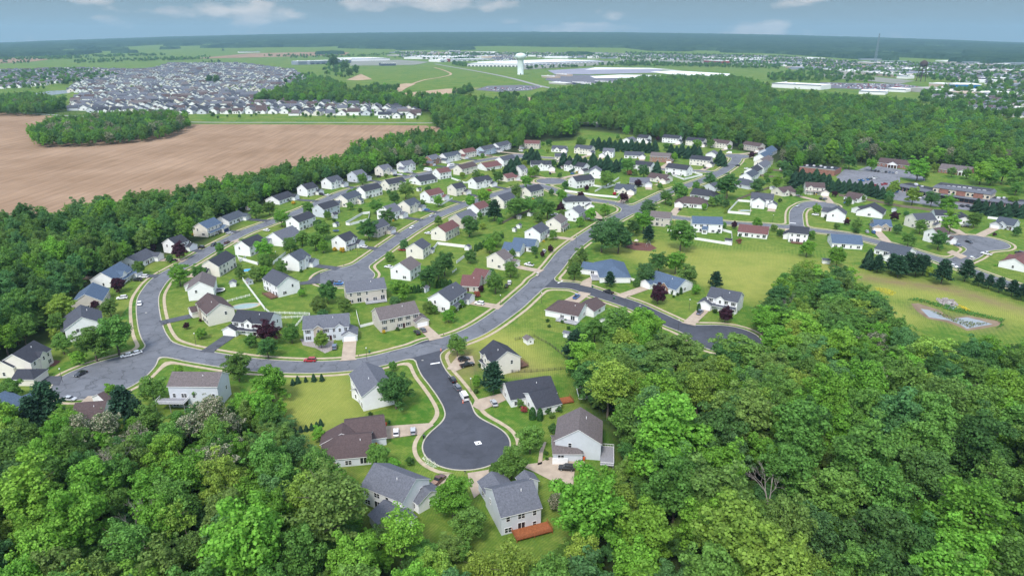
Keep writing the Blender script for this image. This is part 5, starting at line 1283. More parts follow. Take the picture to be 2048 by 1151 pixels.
def car(kind, colr, x, y, z, a, label, far=False, group=None):
    key = (kind, colr)
    if key not in _cars:
        body, glass, roof, wh, rim, (wx, wy, wr), hl, tl, h, Wd, bt, bed = car_parts(kind); P = PAINT[colr]
        _cars[key] = (body.mesh('body', P), glass.mesh('windows', M_glass) if glass.v else None, roof.mesh('roof', P) if roof.v else None)
    body, glass, roof, wh, rim, (wx, wy, wr), hl, tl, h, Wd, bt, bed = car_parts(kind); bm_, gm_, rm_ = _cars[key]
    r = empty(NAME[kind], (x, y, z), a); link('body', bm_, r)
    if gm_: link('windows', gm_, r)
    if rm_: link('roof', rm_, r)
    if not far:
        for sx_ in (-1, 1):
            for sy_ in (-1, 1):
                w_ = link('wheel', wh, r, (sx_*wx, sy_*wy, wr)); link('rim', rim, w_)
        for sy_ in (-1, 1):
            link('headlight', hl, r, (h, sy_*Wd*.62, bt-.32)); link('tail_light', tl, r, (-h+.02, sy_*Wd*.72, bt-.22))
        if bed: link('bed_load' if colr == 'n' else 'bed', bed.mesh('bed', M_tyre if colr != 'n' else mat('load', (.3,.2,.15), var=.7, scale=4)), r)
    tag(r, label, dict(car='car', pickup_truck='pickup truck', van='van', golf_cart='golf cart', motorhome='motorhome')[NAME[kind]], group or 'vehicles of the suburb'); return r
def street_dir(x, y):
    e = 2.0; g = Vector((sdf_at(x+e, y) - sdf_at(x-e, y), sdf_at(x, y+e) - sdf_at(x, y-e)))
    return math.atan2(g.x, -g.y) if g.length > .01 else 0
C_DATA = """
279 606 sedan w|white car parked on the crescent street inside the bend
244 595 suv w|white car on the drive behind two orange bushes
287 553 suv w|white car beside a dark one on the drive left of the bend
275 559 suv k|dark car beside a white one on the drive left of the bend
346 521 sedan k|black car in front of the garage with a white gable at the forest
402 494 suv k|black car by the garage of the house with the purple tree
427 489 suv k|dark car on the drive under the blue-roofed house
454 484 suv n|maroon car parked on the upper street
459 466 sedan s|silver car before the navy garage door
533 460 sedan w|white car parked alone on the upper street
679 566 pickup b|bright blue pickup at the foot of the middle court
664 564 suv k|black car beside the blue pickup at the middle court
728 493 sedan w|white car on the drive of the middle street house with yellow bushes
775 461 sedan k|black car on the drive beside a dark round tree on the middle street
804 499 sedan r|red car on the drive on the lower side of the middle street
777 533 sedan w|white car on the drive right of the middle court
254 709 sedan w|left of two white cars in the crescent bulb
271 705 sedan w|right of two white cars in the crescent bulb
161 746 sedan k|black car parked at the left end of the crescent bulb
139 796 sedan s|silver car at the drive below the crescent bulb
620 719 suv r|red car parked at the kerb of the main street
669 693 suv l|blue-grey car on the concrete drive of the stone-fronted house
834 664 sedan k|left of two dark cars on the tan stone house's drive
846 659 sedan g|right of two dark cars on the tan stone house's drive
959 606 suv w|white car on the drive beside a clipped hedge
1019 565 suv w|white car on the drive next to the low red-brown house
1013 571 sedan k|small black car just below a white one on the same drive
1058 529 pickup w|white pickup on a drive left of the main street
1088 503 pickup w|white pickup behind the purple bush on the main street
1075 549 cart t|tan golf cart driving on the main street
1153 593 pickup b|blue pickup on the drive of the long brown-roofed house
928 718 suv k|upper of two black vehicles on the corner drive
934 729 pickup k|lower of two black vehicles on the corner drive, a pickup
905 758 suv k|black car, first in the row at the near court's kerb
915 774 suv g|dark grey car in front of the white van
928 792 van w|white van parked at the kerb of the near court
988 805 sedan s|silver car on the drive of the low black-roofed house
792 864 sedan w|white car in front of the brown-roofed house on the near court
826 861 hatch s|silver car, second on the near court's left drive
876 960 pickup n|brown pickup with a loaded bed below the near court
1133 935 suv k|black car standing on the broad concrete drive
1217 583 pickup k|black pickup at the kerb of the wooded court
1400 624 pickup l|blue-grey pickup on the drive beside the purple tree
1938 483 sedan k|black car standing inside the right court
1915 490 sedan l|blue-grey car on the drive left of the right court
1944 516 suv w|white car at the mouth of the right court
1973 507 pickup w|white pickup on the right side of the right court
1907 531 sedan w|white car half hidden by a pine on the right street
1930 452 sedan k|black car in front of a small white garage at the right court
1734 463 sedan s|silver car on the drive of the tan stone house
1747 464 suv b|blue car on the drive of the tan stone house
2039 505 suv k|black car at the right edge beside the red-brown roof
1596 411 sedan s|silver car on the bend of the small right court
1631 429 suv w|white car on the drive inside the small right court
1641 397 suv k|left of two dark cars on the brown house's drive
1650 398 suv g|right of two dark cars on the brown house's drive
1360 418 sedan k|dark car on the drive by the long brown roof
824 454 sedan w|white car on the middle street near the round dark tree
863 431 sedan s|silver car on the middle street, uphill of the white one
853 419 sedan b|dark blue car on a drive of the middle street
856 466 sedan w|white car on the drive beside the red-brown house
824 351 sedan s|silver car on the upper street among the parked ones
790 351 suv k|black car on a drive of the upper street
800 349 pickup w|white pickup beside a black car off the upper street
757 353 suv k|dark car on the lawn drive at the tree line
821 344 sedan w|white car by the drive under the blue-grey roof
855 341 rv w|long white motorhome parked beside the upper street
901 332 rv w|shorter white motorhome further up the upper street
641 388 suv k|dark car on the third tree line drive
655 390 sedan w|white car on the third tree line drive
1100 347 pickup k|dark pickup on the solar-roofed house's drive
1145 347 suv b|blue car by the white house above the upper court
978 380 sedan r|red car on the white house's drive on the middle street
1410 336 suv k|dark car in front of the small gable on the far junction
1475 331 suv k|black car on the far street
1493 337 sedan w|white car on a drive in the far row
1487 348 sedan k|black car on the lowest far row drive
1390 345 sedan w|white car on the side street by a white fence
1458 306 van w|white van at the top bulb of the main street
1042 302 suv w|white car by the red-brown far house
1692 405 sedan b|blue car by the purple bush at the brown low house
1700 406 suv g|grey car by the brown low house
1868 445 sedan w|white car between the houses left of the right court
"""
for row in C_DATA.strip().split('\n'):
    d_, lab = row.split('|'); px, py, kd, c_ = d_.split(); p = at(float(px), float(py), .7); s_ = sdf_at(p.x, p.y)
    if s_ < 1.0: a = street_dir(p.x, p.y); z = .03
    else:
        h = min(HOUSES, key=lambda q: math.hypot(q['c'].x - p.x, q['c'].y - p.y)); a = h['o'].rotation_euler.z + math.pi / 2; z = .165
    car(kd, c_, p.x, p.y, z, a, lab, far=p.length > 640)
r_ = random.Random(11)
# cars standing in rows on the shopping centre's car park
LOTS = [((1722,362),(1752,356),7),((1735,374),(1775,368),6),((1790,384),(1800,376),3),((1835,396),(1870,394),6),((1905,398),(1945,396),5),((1960,403),(2020,408),6),((1880,412),(1945,414),6),((1750,343),(1800,348),7),((1985,412),(2035,418),4)]
n_ = 0; LW = 'upper left corner,left middle,bakery side,centre row,storefront,right storefront,lower middle,rear lot,lower right'.split(',')
for li, (A_, B_, k) in enumerate(LOTS):
    a_, b_ = at(*A_), at(*B_); hd = math.atan2(b_.y - a_.y, b_.x - a_.x) + math.pi / 2; k = min(k, int((b_ - a_).length / 2.9) + 1)
    for i in range(k):
        p = a_.lerp(b_, (i + .15 * r_.random()) / max(1, k)); c_ = r_.choice('wwksgklrbs'); n_ += 1
        car(r_.choice(['sedan', 'suv', 'suv', 'pickup']), c_, p.x, p.y, .04, hd, f"{PN[c_]} parked vehicle, {ORD[i]} in the car park row at the {['upper left corner','left middle','left storefront end','centre','storefront','right storefront end','lower middle','rear','lower right'][li]}", far=True, group='vehicles in the car park')

# ------------------------------------------------------------------ fences, sheds, pools and other garden things
M_vinyl = mat('white_vinyl', (.80,.80,.79), rough=.5, var=.03); M_wood = mat('weathered_wood', (.20,.16,.13), scale=3, var=.25); M_wire = mat('dark_rail', (.06,.055,.05))
def fence(pp, h, kind, label, cat='fence'):
    P = [at(a, b) for a, b in pp]; o0 = P[0]; root = empty('fence', (o0.x, o0.y, 0)); m = {'v': M_vinyl, 'r': M_vinyl, 'w': M_wood, 'k': M_wire}[kind]; pan = MB(); np_ = 0
    for a, b in zip(P[:-1], P[1:]):
        A, B = (a - o0), (b - o0); L_ = (B - A).length; n = max(1, int(round(L_ / 2.4))); d = (B - A).normalized(); s = Vector((-d.y, d.x, 0)) * .03
        if kind in 'vw':
            for sg in (1, -1): pan.poly([tuple((A if sg > 0 else B) + s*sg + Vector((0,0,.05))), tuple((B if sg > 0 else A) + s*sg + Vector((0,0,.05))), tuple((B if sg > 0 else A) + s*sg + Vector((0,0,h))), tuple((A if sg > 0 else B) + s*sg + Vector((0,0,h)))])
            pan.poly([tuple(A+s+Vector((0,0,h))), tuple(B+s+Vector((0,0,h))), tuple(B-s+Vector((0,0,h))), tuple(A-s+Vector((0,0,h)))])
        else:
            for z in ([.25, .65, h - .1] if kind == 'k' else [.3, .7, h - .15]): pan.tube(tuple(A + Vector((0,0,z))), tuple(B + Vector((0,0,z))), .06 if kind == 'r' else .045, n=4)
        for i in range(n + 1):
            q = A.lerp(B, i / n); np_ += 1
            if np_ < 90: MB().box((q.x-.07, q.y-.07, 0), (q.x+.07, q.y+.07, h+.08)).build('post', m, root)
    pan.build('panels' if kind in 'vw' else 'rails', m, root); return tag(root, label, cat, 'fences around the gardens')
FN = """
v 1.8|475 513;480 524;492 518|white solid fence beside the tall bright tree
v 1.8|478 519;516 530;520 522|white solid fence below the house with the tall bright tree
v 1.8|546 529;567 512;572 508|white solid fence running up to the open garage house
v 1.8|692 450;700 451;737 441;740 427;725 429;692 448|white fence round the yard behind the round dark tree
v 1.8|486 561;530 620|white fence line between the wide lawn and the pool yard
r 1.2|447 606;500 592|white rail fence above the covered pool
r 1.2|530 619;540 627;620 629;618 634;560 637|white rail fence behind the black-roofed house
r 1.3|591 655;607 635|white rail fence left of the stone-fronted house
v 1.3|713 625;720 655;748 648|white fence between the stone and the tan stone houses
v 1.8|862 506;875 489;943 497;942 505;913 527|white fence round the corner yard on the middle street's back
r 1.2|913 540;905 546|short white rail fence above the low red-brown house
w 1.5|1005 447;1040 430;1068 418|weathered fence climbing behind the brown-roofed houses
v 1.6|1184 372;1212 377;1240 367|white fence under the big white house at the upper court
v 1.6|1130 383;1190 392;1234 396;1243 384|long white fence along the middle street's upper end
v 1.6|1190 384;1223 367;1238 357|white fence beside the slate-roofed ranch
v 1.7|1345 352;1368 360;1405 351;1382 345|white fence round the deck yard at the junction
v 1.8|1455 426;1500 430;1502 405;1476 403;1455 426|white walled fence of the pool yard
w 1.8|1473 401;1538 377|pale fence rising to the brown low house
v 1.5|1335 462;1390 470|left white fence at the back of the park
v 1.7|1389 479;1464 491;1463 467;1444 462|white fence of the yard behind the wide blue-roofed house
v 1.4|1234 554;1273 563|white fence right of the corner house on the wooded court
k 1.2|1012 745;1062 744;1145 737;1140 722;1100 690;1068 673;1030 680|dark rail fence round the dry yard
r 1.1|1153 778;1185 776;1197 792;1158 800;1153 778|white rail pen next to the red deck
w 1.6|115 586;148 558;186 558|brown board fence at the left woods
w 1.4|392 462;420 455;440 450|wooden fence behind the navy garage house
w 1.8|1677 392;1740 402;1800 414;1850 420;1900 428|dark board fence behind the car park
w 1.6|1530 340;1565 343|dark board fence in the far row, upper
w 1.6|1520 352;1564 357|dark board fence in the far row, lower
w 1.8|963 310;985 314|brown fence under the pale blue house
v 1.6|903 358;930 367;950 364|white fence of the red-brown cream house
v 1.7|1975 437;2010 441|white fence behind the tree at the right court
v 1.4|858 405;882 411;905 398|white fence of the cream house on the middle street
"""
for row in FN.strip().split('\n'):
    a, b, c = row.split('|'); k, h_ = a.split(); fence([tuple(map(float, q.split())) for q in b.split(';')], float(h_), k, c)
def shed(px, py, w_, l_, rk, wk, label, ang=None, door='w'):
    p = at(px, py, 1.2); h = min(HOUSES, key=lambda q: math.hypot(q['c'].x - p.x, q['c'].y - p.y)); a = h['o'].rotation_euler.z if ang is None else ang
    root = empty('garden_shed', (p.x, p.y, 0), a); wl = MB(); rb, _ = block(wl, Matrix.Identity(4), l_/2, w_/2, 2.1, .55); wl.build('wall', WM[wk] if wk in WM else wk, root); rb.build('roof', [RM[rk], M_trim], root)
    MB().box((-.6, -w_/2-.05, .1), (.6, -w_/2-.005, 1.85)).build('door', {'w': M_trim, 'r': PAINT['r'], 'k': M_dark}[door], root)
    MB().box((l_/2+.005, -.35, 1.0), (l_/2+.04, .35, 1.6)).build('window', M_glass, root)
    return tag(root, label, 'shed', 'garden sheds')
for r__ in """1057 680 3 3.6 t w w|white shed with grey roof alone in the dry yard
466 567 3 3.6 g w k|white plastic shed on the lawn below the swimming pool
499 563 2.6 3 g s r|small grey shed with a red door on the wide lawn
863 501 2.6 3.4 u w w|white shed right inside the corner yard
945 510 2.8 3 t e w|beige shed by the hedge above the brown-roofed house
935 495 2.8 3.4 d w w|white shed in the fence corner behind the hedge
850 578 2.8 3.4 g s w|grey-white shed among the dark trees by the tan stone house
1060 428 2.8 3.6 g w w|white shed in the yard above the round shrubs
1038 452 2.6 3.2 d w w|white shed at the end of the dark hedge
1029 459 2.2 2.6 d w k|smallest white shed at the dark hedge
480 412 3.4 4.4 t w k|white playhouse shed at the tree line
496 416 2.6 3.2 m t w|pinkish shed beside the white playhouse
672 449 2.8 3.4 u w k|white shed beside the trampoline
838 379 2.6 3.4 k w k|white shed on the lawn behind the black-roofed ranch
1038 434 2.4 3 g e w|grey shed beside the brown gate above the hedge
1562 338 2.6 3.2 t w w|white shed at the end of the far row yards
1545 376 3 3.6 g w k|white shed behind the low brown house on the right
1788 420 2.8 3.4 g s w|pale grey shed above the purple bush at right
1134 668 2.2 2.6 g s w|pale shed half under the trees by the long brown-roofed house
1457 482 3 4 k w w|low white shed with black roof inside the white fence
1652 522 2.6 4 u w w|white shed with blue roof by the mown track
362 455 2.6 3.4 d s w|grey-roofed shed at the edge of the left wood
240 510 2.4 2.8 t w w|white shed at the edge of the forest lawn
1125 335 2.4 2.8 n t w|tan shed at the upper court""".split('\n'):
    a, lb = r__.split('|'); v = a.split(); shed(float(v[0]), float(v[1]), float(v[2]), float(v[3]), v[4], v[5] if v[5] in WM else 'e', lb, door=v[6])
# pools
def pool(cx, cy, rx, ry, water, label, raised=0.0, a=0.3):
    p = at(cx, cy); root = empty('swimming_pool', (p.x, p.y, 0), a); n = 28; rim = MB(); wt = MB(); E = lambda f, z: [(rx*f*math.cos(6.2832*i/n)*(1+.12*math.sin(2*6.2832*i/n)), ry*f*math.sin(6.2832*i/n), z) for i in range(n)]
    o_, i_ = E(1.22, raised+.08), E(1.0, raised+.08); b_ = E(1.22, 0)
    for i in range(n): j = (i+1) % n; rim.poly([i_[i], o_[i], o_[j], i_[j]]); rim.poly([o_[i], b_[i], b_[j], o_[j]])
    rim.build('rim', M_walk, root); wt.poly(E(1.0, raised + .04)).build('water' if water != 'cover' else 'cover', M_pool if water != 'cover' else M_cover, root); return tag(root, label, 'pool')
M_pool = bpy.data.materials.new('pool_water'); M_pool.use_nodes = True; _b = M_pool.node_tree.nodes['Principled BSDF']; _b.inputs['Base Color'].default_value = (.01,.30,.55,1); _b.inputs['Roughness'].default_value = .1
M_cover = mat('pool_cover', (.25,.34,.33), var=.1, scale=.4)
pool(495, 540, 3.6, 2.3, 'w', 'small bright blue swimming pool behind a cream house'); pool(490, 612, 6.0, 3.4, 'cover', 'swimming pool under a grey-green cover between two houses')
pool(1490, 421, 4.4, 2.6, 'cover', 'covered pool inside the white walled yard', a=0)
# trampolines
def ring(name, px, py, r0, label, cat, h=.9, m=M_dark):
    p = at(px, py); root = empty(name, (p.x, p.y, 0)); MB().lathe([(0, h), (r0*.85, h)], 20).build('mat', m, root); MB().lathe([(r0*.85, h+.02), (r0, h+.02), (r0, h-.08), (r0*.85, h-.08)], 20).build('frame', PAINT['b'] if cat == 'trampoline' else M_trim, root)
    for k in range(4): q = (r0*.92*math.cos(k*1.57+.7), r0*.92*math.sin(k*1.57+.7)); MB().tube((*q, 0), (*q, h), .04, n=6).build('leg', M_wire, root)
    return tag(root, label, cat)
ring('trampoline', 672, 463, 2.0, 'round trampoline beside a white shed under the trees', 'trampoline'); ring('trampoline', 1035, 379, 1.8, 'trampoline behind the red-roofed far house', 'trampoline')
ring('round_deck_pool', 438, 583, 3.0, 'round white-rimmed above-ground pool deck beside the brown-roofed house', 'pool', 1.1, M_dkgrey); ring('round_pool', 1107, 431, 3.4, 'round above-ground pool behind two gable houses', 'pool', 1.2, M_dkgrey)
# street lamps, mailboxes, bins
def lamp(px, py, label, hgt=5.2):
    p = at(px, py); root = empty('street_lamp', (p.x, p.y, 0), street_dir(p.x, p.y)); MB().tube((0,0,0), (0,0,hgt), .09, .05, 8).build('pole', M_wire, root)
    MB().lathe([(.0, hgt+.5), (.26, hgt+.32), (.2, hgt), (.0, hgt)], 10).build('lantern', M_lamp, root); tag(root, label, 'street lamp', 'street lamps')
for x_, y_, l_ in ((942,783,'near court beside a yellow-green shrub'),(125,763,'crescent bulb by the dark drive'),(734,720,'main street before the mown lawn'),(553,521,'middle court lawn'),(1001,611,'main street by the hedge-lined drive'),
    (1152,489,'main street by a purple bush'),(1356,662,'wooded court at its bulb'),(1378,620,'wooded court opposite the pickup drive'),(716,510,'middle court neck'),(872,443,'middle street beside the silver car'),(1231,418,'centre junction'),(1545,445,'right street by the red-brown ranch'),
    (384,501,'upper street before the maroon car'),(1822,492,'right street before the pines'),(392,690,'crescent under the small bright tree'),(1317,428,'right street beside the centre junction'),(1083,606,'corner lawn of the wooded court')):
    lamp(x_, y_, f'slim dark street lamp at the {l_}')
def mailbox(p, a, label):
    root = empty('mailbox', (p[0], p[1], 0), a); MB().box((-.06,-.06,0), (.06,.06,1.0)).build('post', M_wood, root)
    b = MB(); n = 8
    for s_ in (0, 1): pass
    prof = [(-.11, 1.0), (.11, 1.0)] + [(.11*math.cos(t*math.pi/6), 1.13+.11*math.sin(t*math.pi/6)) for t in range(7)]
    A = [(-.28, y, z) for y, z in prof]; B = [(.28, y, z) for y, z in prof]
    for i in range(len(prof)): j = (i+1) % len(prof); b.poly([A[i], A[j], B[j], B[i]])
    b.poly(A[::-1]); b.poly(B); b.build('box', M_dark, root); tag(root, label, 'mailbox', 'mailboxes at the kerb')
mb_n = 0
for h_i, (Mx, c, a, gx_, fy, s, dark) in enumerate(DRIVES):
    hh = [h for h in HOUSES if (h['c'] - c).length < .1][0]
    if hh['dist'] > 420: continue
    ca_, sa_ = math.cos(a), math.sin(a)
    for k in range(4, 70):
        q = (c.x + (gx_+4)*ca_ - (fy+s*k*.5)*sa_, c.y + (gx_+4)*sa_ + (fy+s*k*.5)*ca_)
        if sdf_at(*q) < 1.0: mailbox(q, a + math.pi/2, f"black mailbox at the kerb before {hh['place']}"); break
mailbox(at(930, 948).xy, 0, 'black mailbox on the grass island at the bottom of the near court')
def bin_(px, py, c_, label):
    p = at(px, py); root = empty('wheeled_bin', (p.x, p.y, .14), random.random()*3); b = MB(); bs, tp = .24, .32
    B = [(-bs,-bs,.05),(bs,-bs,.05),(bs,bs,.05),(-bs,bs,.05)]; T = [(-tp,-tp,1.0),(tp,-tp,1.0),(tp,tp,1.0),(-tp,tp,1.0)]
    for i in range(4): j = (i+1) % 4; b.poly([B[i],B[j],T[j],T[i]])
    b.poly(B[::-1]); b.build('body', PAINT[c_], root); MB().box((-.35,-.35,1.0),(.35,.37,1.07)).build('lid', PAINT[c_], root); MB().tube((-.28,.28,.1),(.28,.28,.1),.1,n=10).build('wheels', M_tyre, root)
    tag(root, label, 'bin', 'wheeled bins')
for x_, y_, c_, l_ in ((59,764,'e','green bin on the dark drive left of the crescent bulb'),(848,876,'k','black bin at the left kerb of the near court'),(1185,575,'e','green bin at the kerb of the wooded court'),(739,706,'e','green bin at the main street kerb'),(1228,598,'e','green bin right of the black pickup'),
    (772,851,'o','orange bin beside the low house on the near court'),(779,847,'e','green-yellow bin next to the orange one'),(1160,926,'g','grey bin left of the bins by the side garage'),(1168,920,'o','yellow-orange bin by the side garage'),(689,930,'s','grey bin at the wall of the low house')):
    bin_(x_, y_, c_, l_)
def cone_(px, py, label):
    p = at(px, py); root = empty('traffic_drum', (p.x, p.y, .03)); MB().lathe([(.32,0),(.32,.1),(.26,.1),(.2,1.0),(0,1.0)], 12).build('drum', PAINT['o'], root); MB().lathe([(.237,.5),(.222,.7)], 12).build('stripe', M_trim, root); tag(root, label, 'traffic drum')
cone_(926, 805, 'orange traffic cone behind the white van'); cone_(882, 701, 'orange traffic drum at the street corner')
# paint and covers on the streets
sheet('road_marking', [(948,883),(960,881),(964,887),(952,889.5)], M_trim, .04); sheet('manhole', [(954.5,884.3),(958,883.8),(959,886.3),(955.5,886.8)], M_wire, .05)
sheet('road_marking', [(861,726.5),(880,723.5),(880,725.5),(861,728.5)], M_trim, .04); sheet('road_marking', [(1115,565.5),(1126,560),(1127,561),(1116,566.5)], M_trim, .04); sheet('road_marking', [(1580,445),(1592,446),(1592,447),(1580,446)], M_trim, .04)
for x_, y_ in ((845,720),(308,747),(292,625),(752,520),(1280,611)): sheet('manhole', [(x_-2,y_-.8),(x_+2,y_-.8),(x_+2,y_+.8),(x_-2,y_+.8)], M_pale, .045)
# concrete aprons and paths that are not drives
for nm_, pp_ in (('driveway', [(1056,928),(1080,925),(1100,914),(1150,916),(1168,922),(1174,932),(1150,934),(1146,971),(1120,970),(1070,944),(1050,935)]),
    ('path', [(1075,930),(1079,902),(1088,884),(1093,884),(1086,905),(1084,928)]),
    ('driveway', [(935,946),(984,938),(966,958),(962,985),(948,996),(940,975)]), ('driveway', [(862,966),(886,948),(900,948),(884,972),(872,982)]),
    ('driveway', [(772,852),(858,846),(868,850),(842,868),(772,878)]), ('driveway', [(950,800),(1003,786),(1012,800),(962,822),(945,812)]),
    ('driveway', [(893,738),(915,712),(945,712),(950,726),(912,742)]), ('driveway', [(60,764),(66,752),(125,752),(118,770)]), ('driveway', [(160,806),(176,792),(200,792),(196,806)]),
    ('driveway', [(1125,602),(1160,583),(1182,587),(1155,608)]), ('driveway', [(1165,562),(1185,552),(1182,575),(1160,570)]),
    ('driveway', [(640,545),(615,562),(600,564),(600,570),(640,567)]), ('driveway', [(1893,505),(1904,500),(1935,513),(1922,518)])):
    sheet(nm_, pp_, M_drivedark if nm_ == 'driveway' and pp_[0][0] in (60, 640) else M_drive, .16)
M_mulch = mat('red_mulch', (.13,.06,.05), var=.3, scale=2); M_rock = mat('river_stones', (.30,.27,.26), var=.5, scale=3)
for pp_ in ([(94,722),(112,719),(122,722),(108,732),(96,732)], [(1240,492),(1262,483),(1300,487),(1314,496),(1300,502),(1270,500)], [(860,800),(866,798),(1100,0),(866,802)][:0]):
    if pp_: sheet('mulch_bed', pp_, M_mulch, .03)
sheet('stone_bed', [(600,677),(640,684),(668,680),(664,700),(650,706),(630,695),(606,690)], M_rock, .03)
# dark yellow-flowered patch and basin outfall
def scatter_tufts(name, pp, n, c, size, label, hgt=.5):
    W_ = wpoly(pp); xs = [p[0] for p in W_]; ys = [p[1] for p in W_]; r = np.random.default_rng(len(pp) * 13 + n); X = r.uniform(min(xs), max(xs), n * 3); Y = r.uniform(min(ys), max(ys), n * 3); k = inpoly(X, Y, W_); X, Y = X[k][:n], Y[k][:n]
    V, Qq = quads(np.stack([X, Y, r.uniform(.05, hgt, len(X))], 1), r.normal(0, .6, (len(X), 3)) + [0, 0, 1], size, r=r)
    tag(link(name, mesh_np(name, V, Qq, mat('petals_' + name + str(n), c, var=.3))), label, 'ground plants', kind='stuff')
scatter_tufts('wildflowers', [(1749,575),(1775,577),(1793,586),(1785,591),(1755,583)], 900, (.55,.47,.04), .13, 'yellow wildflowers above the basin')
scatter_tufts('wildflowers', [(1914,610),(1924,611),(1944,622),(1932,622)], 260, (.70,.50,.02), .14, 'yellow wildflowers right of the stone outfall')
scatter_tufts('iris_bed', [(843,914),(852,912),(880,933),(868,938),(850,928)], 240, (.65,.70,.55), .12, 'white flowers along the near court kerb')
scatter_tufts('reeds', [(1815,600),(1850,606),(1900,622),(1990,640),(2010,650),(1990,658),(2010,640),(1900,612),(1830,596)], 2600, (.045,.16,.025), .28, 'bright green reeds ringing the basin', .8)
scatter_tufts('reeds', [(1858,620),(1890,628),(1930,642),(1975,646),(1940,654),(1900,640)], 420, (.12,.15,.05), .3, 'sparse reeds growing out of the shallow basin water', .5)
def rocks(name, pp, n, label):
    W_ = wpoly(pp); r = random.Random(3); xs = [p[0] for p in W_]; ys = [p[1] for p in W_]; mb = MB(); k = 0
    while k < n:
        x, y = r.uniform(min(xs), max(xs)), r.uniform(min(ys), max(ys))
        if not inpoly([x], [y], W_)[0]: continue
        k += 1; s = r.uniform(.25, .6); M_ = Matrix.Translation((x, y, s*.3)) @ Matrix.Rotation(r.random()*3, 4, 'Z') @ Matrix.Rotation(r.random(), 4, 'X'); mb.box((-s,-s*.7,-s*.5), (s,s*.7,s*.5), 0, M_)
    tag(mb.build(name, M_rock), label, 'rocks', kind='stuff')
rocks('riprap', [(1872,598),(1890,596),(1912,604),(1916,610),(1908,613),(1880,609)], 160, 'grey stones piled round the outfall of the basin')
p = at(1897, 606); cv = empty('culvert', (p.x, p.y, 0)); MB().lathe([(1.0, 0), (1.25, 0), (1.25, 2.6), (1.0, 2.6)], 16).build('pipe', M_pale, cv).rotation_euler = (R(90), 0, 0); MB().box((-2.6,.1,-.2),(2.6,.5,1.9)).build('headwall', M_rock, cv); tag(cv, 'stone headwall with a round pipe mouth in the basin', 'culvert')
sheet('water', [(1889,613),(1900,609.5),(1913,612.5),(1909,617.5),(1893,617.5)], M_water, .03)
# playground in the park
p = at(1272, 490); pg = empty('play_structure', (p.x, p.y, 0), .4)
for x_ in (-1, 1):
    for y_ in (-1, 1): MB().tube((x_*1.1, y_*1.1, 0), (x_*1.1, y_*1.1, 3.0), .07, n=6).build('post', M_wire, pg)
MB().box((-1.2,-1.2,1.3),(1.2,1.2,1.42)).build('platform', M_deckbr, pg); MB().lathe([(1.8,2.9),(0,3.9)], 4).build('roof', PAINT['t'], pg)
MB().poly([(1.2,-.4,1.4),(1.2,.4,1.4),(3.6,.4,.2),(3.6,-.4,.2)]).poly([(1.2,-.4,1.3),(3.6,-.4,.1),(3.6,.4,.1),(1.2,.4,1.3)]).build('slide', PAINT['r'], pg); tag(pg, 'small play tower with a slide on the red mulch', 'playground tower')
p = at(1296, 492); sw = empty('swing_frame', (p.x, p.y, 0), .8); MB().tube((-1.8,0,2.4),(1.8,0,2.4),.06,n=6).build('beam', PAINT['s'], sw)
for x_ in (-1.8, 1.8):
    for y_ in (-1, 1): MB().tube((x_, 0, 2.4), (x_, y_, 0), .05, n=6).build('leg', PAINT['s'], sw)
for x_ in (-.8, .8): MB().tube((x_-.2,0,2.4),(x_-.2,0,.6),.015,n=4).tube((x_+.2,0,2.4),(x_+.2,0,.6),.015,n=4).box((x_-.25,-.1,.55),(x_+.25,.1,.6)).build('swing_seat', M_tyre, sw)
tag(sw, 'metal swing frame right of the play tower', 'swing')
# bare trees
def bare(px, py, H, label, seed):
    rr = random.Random(seed); mb = MB()
    def br(p, d, L_, r0, dep):
        q = p + d * L_; mb.tube(p, q, r0, r0 * .6, 5, cap=False)
        if dep == 0: return
        for _ in range(rr.choice((2, 3, 3))):
            n_ = (d + Vector((rr.gauss(0, .45), rr.gauss(0, .45), rr.gauss(.12, .2)))).normalized(); br(p.lerp(q, rr.uniform(.6, 1)), n_, L_ * rr.uniform(.6, .85), r0 * .55, dep - 1)
    br(Vector((0, 0, 0)), Vector((.05, 0, 1)), H * .32, H * .02, 5); p = at(px, py, H * .5); root = empty('bare_tree', (p.x, p.y, 0)); mb.build('branches', M_dead, root); tag(root, label, 'tree', 'leafless trees')
bare(232, 945, 19, 'leafless grey tree in the lower-left wood', 3); bare(262, 900, 14, 'smaller leafless tree behind the first in the lower-left wood', 5); bare(1540, 975, 19, 'leafless tree in the middle of the lower-right wood', 8); bare(1918, 890, 19, 'leafless leaning tree at the right of the lower-right wood', 9); bare(1580, 615, 15, 'pale leafless tree at the wood edge beside the mowed field', 4)
bare(278, 1045, 15, 'bare brown tree low in the lower-left wood', 12); bare(10, 1030, 15, 'bare tree at the lower left edge', 15)
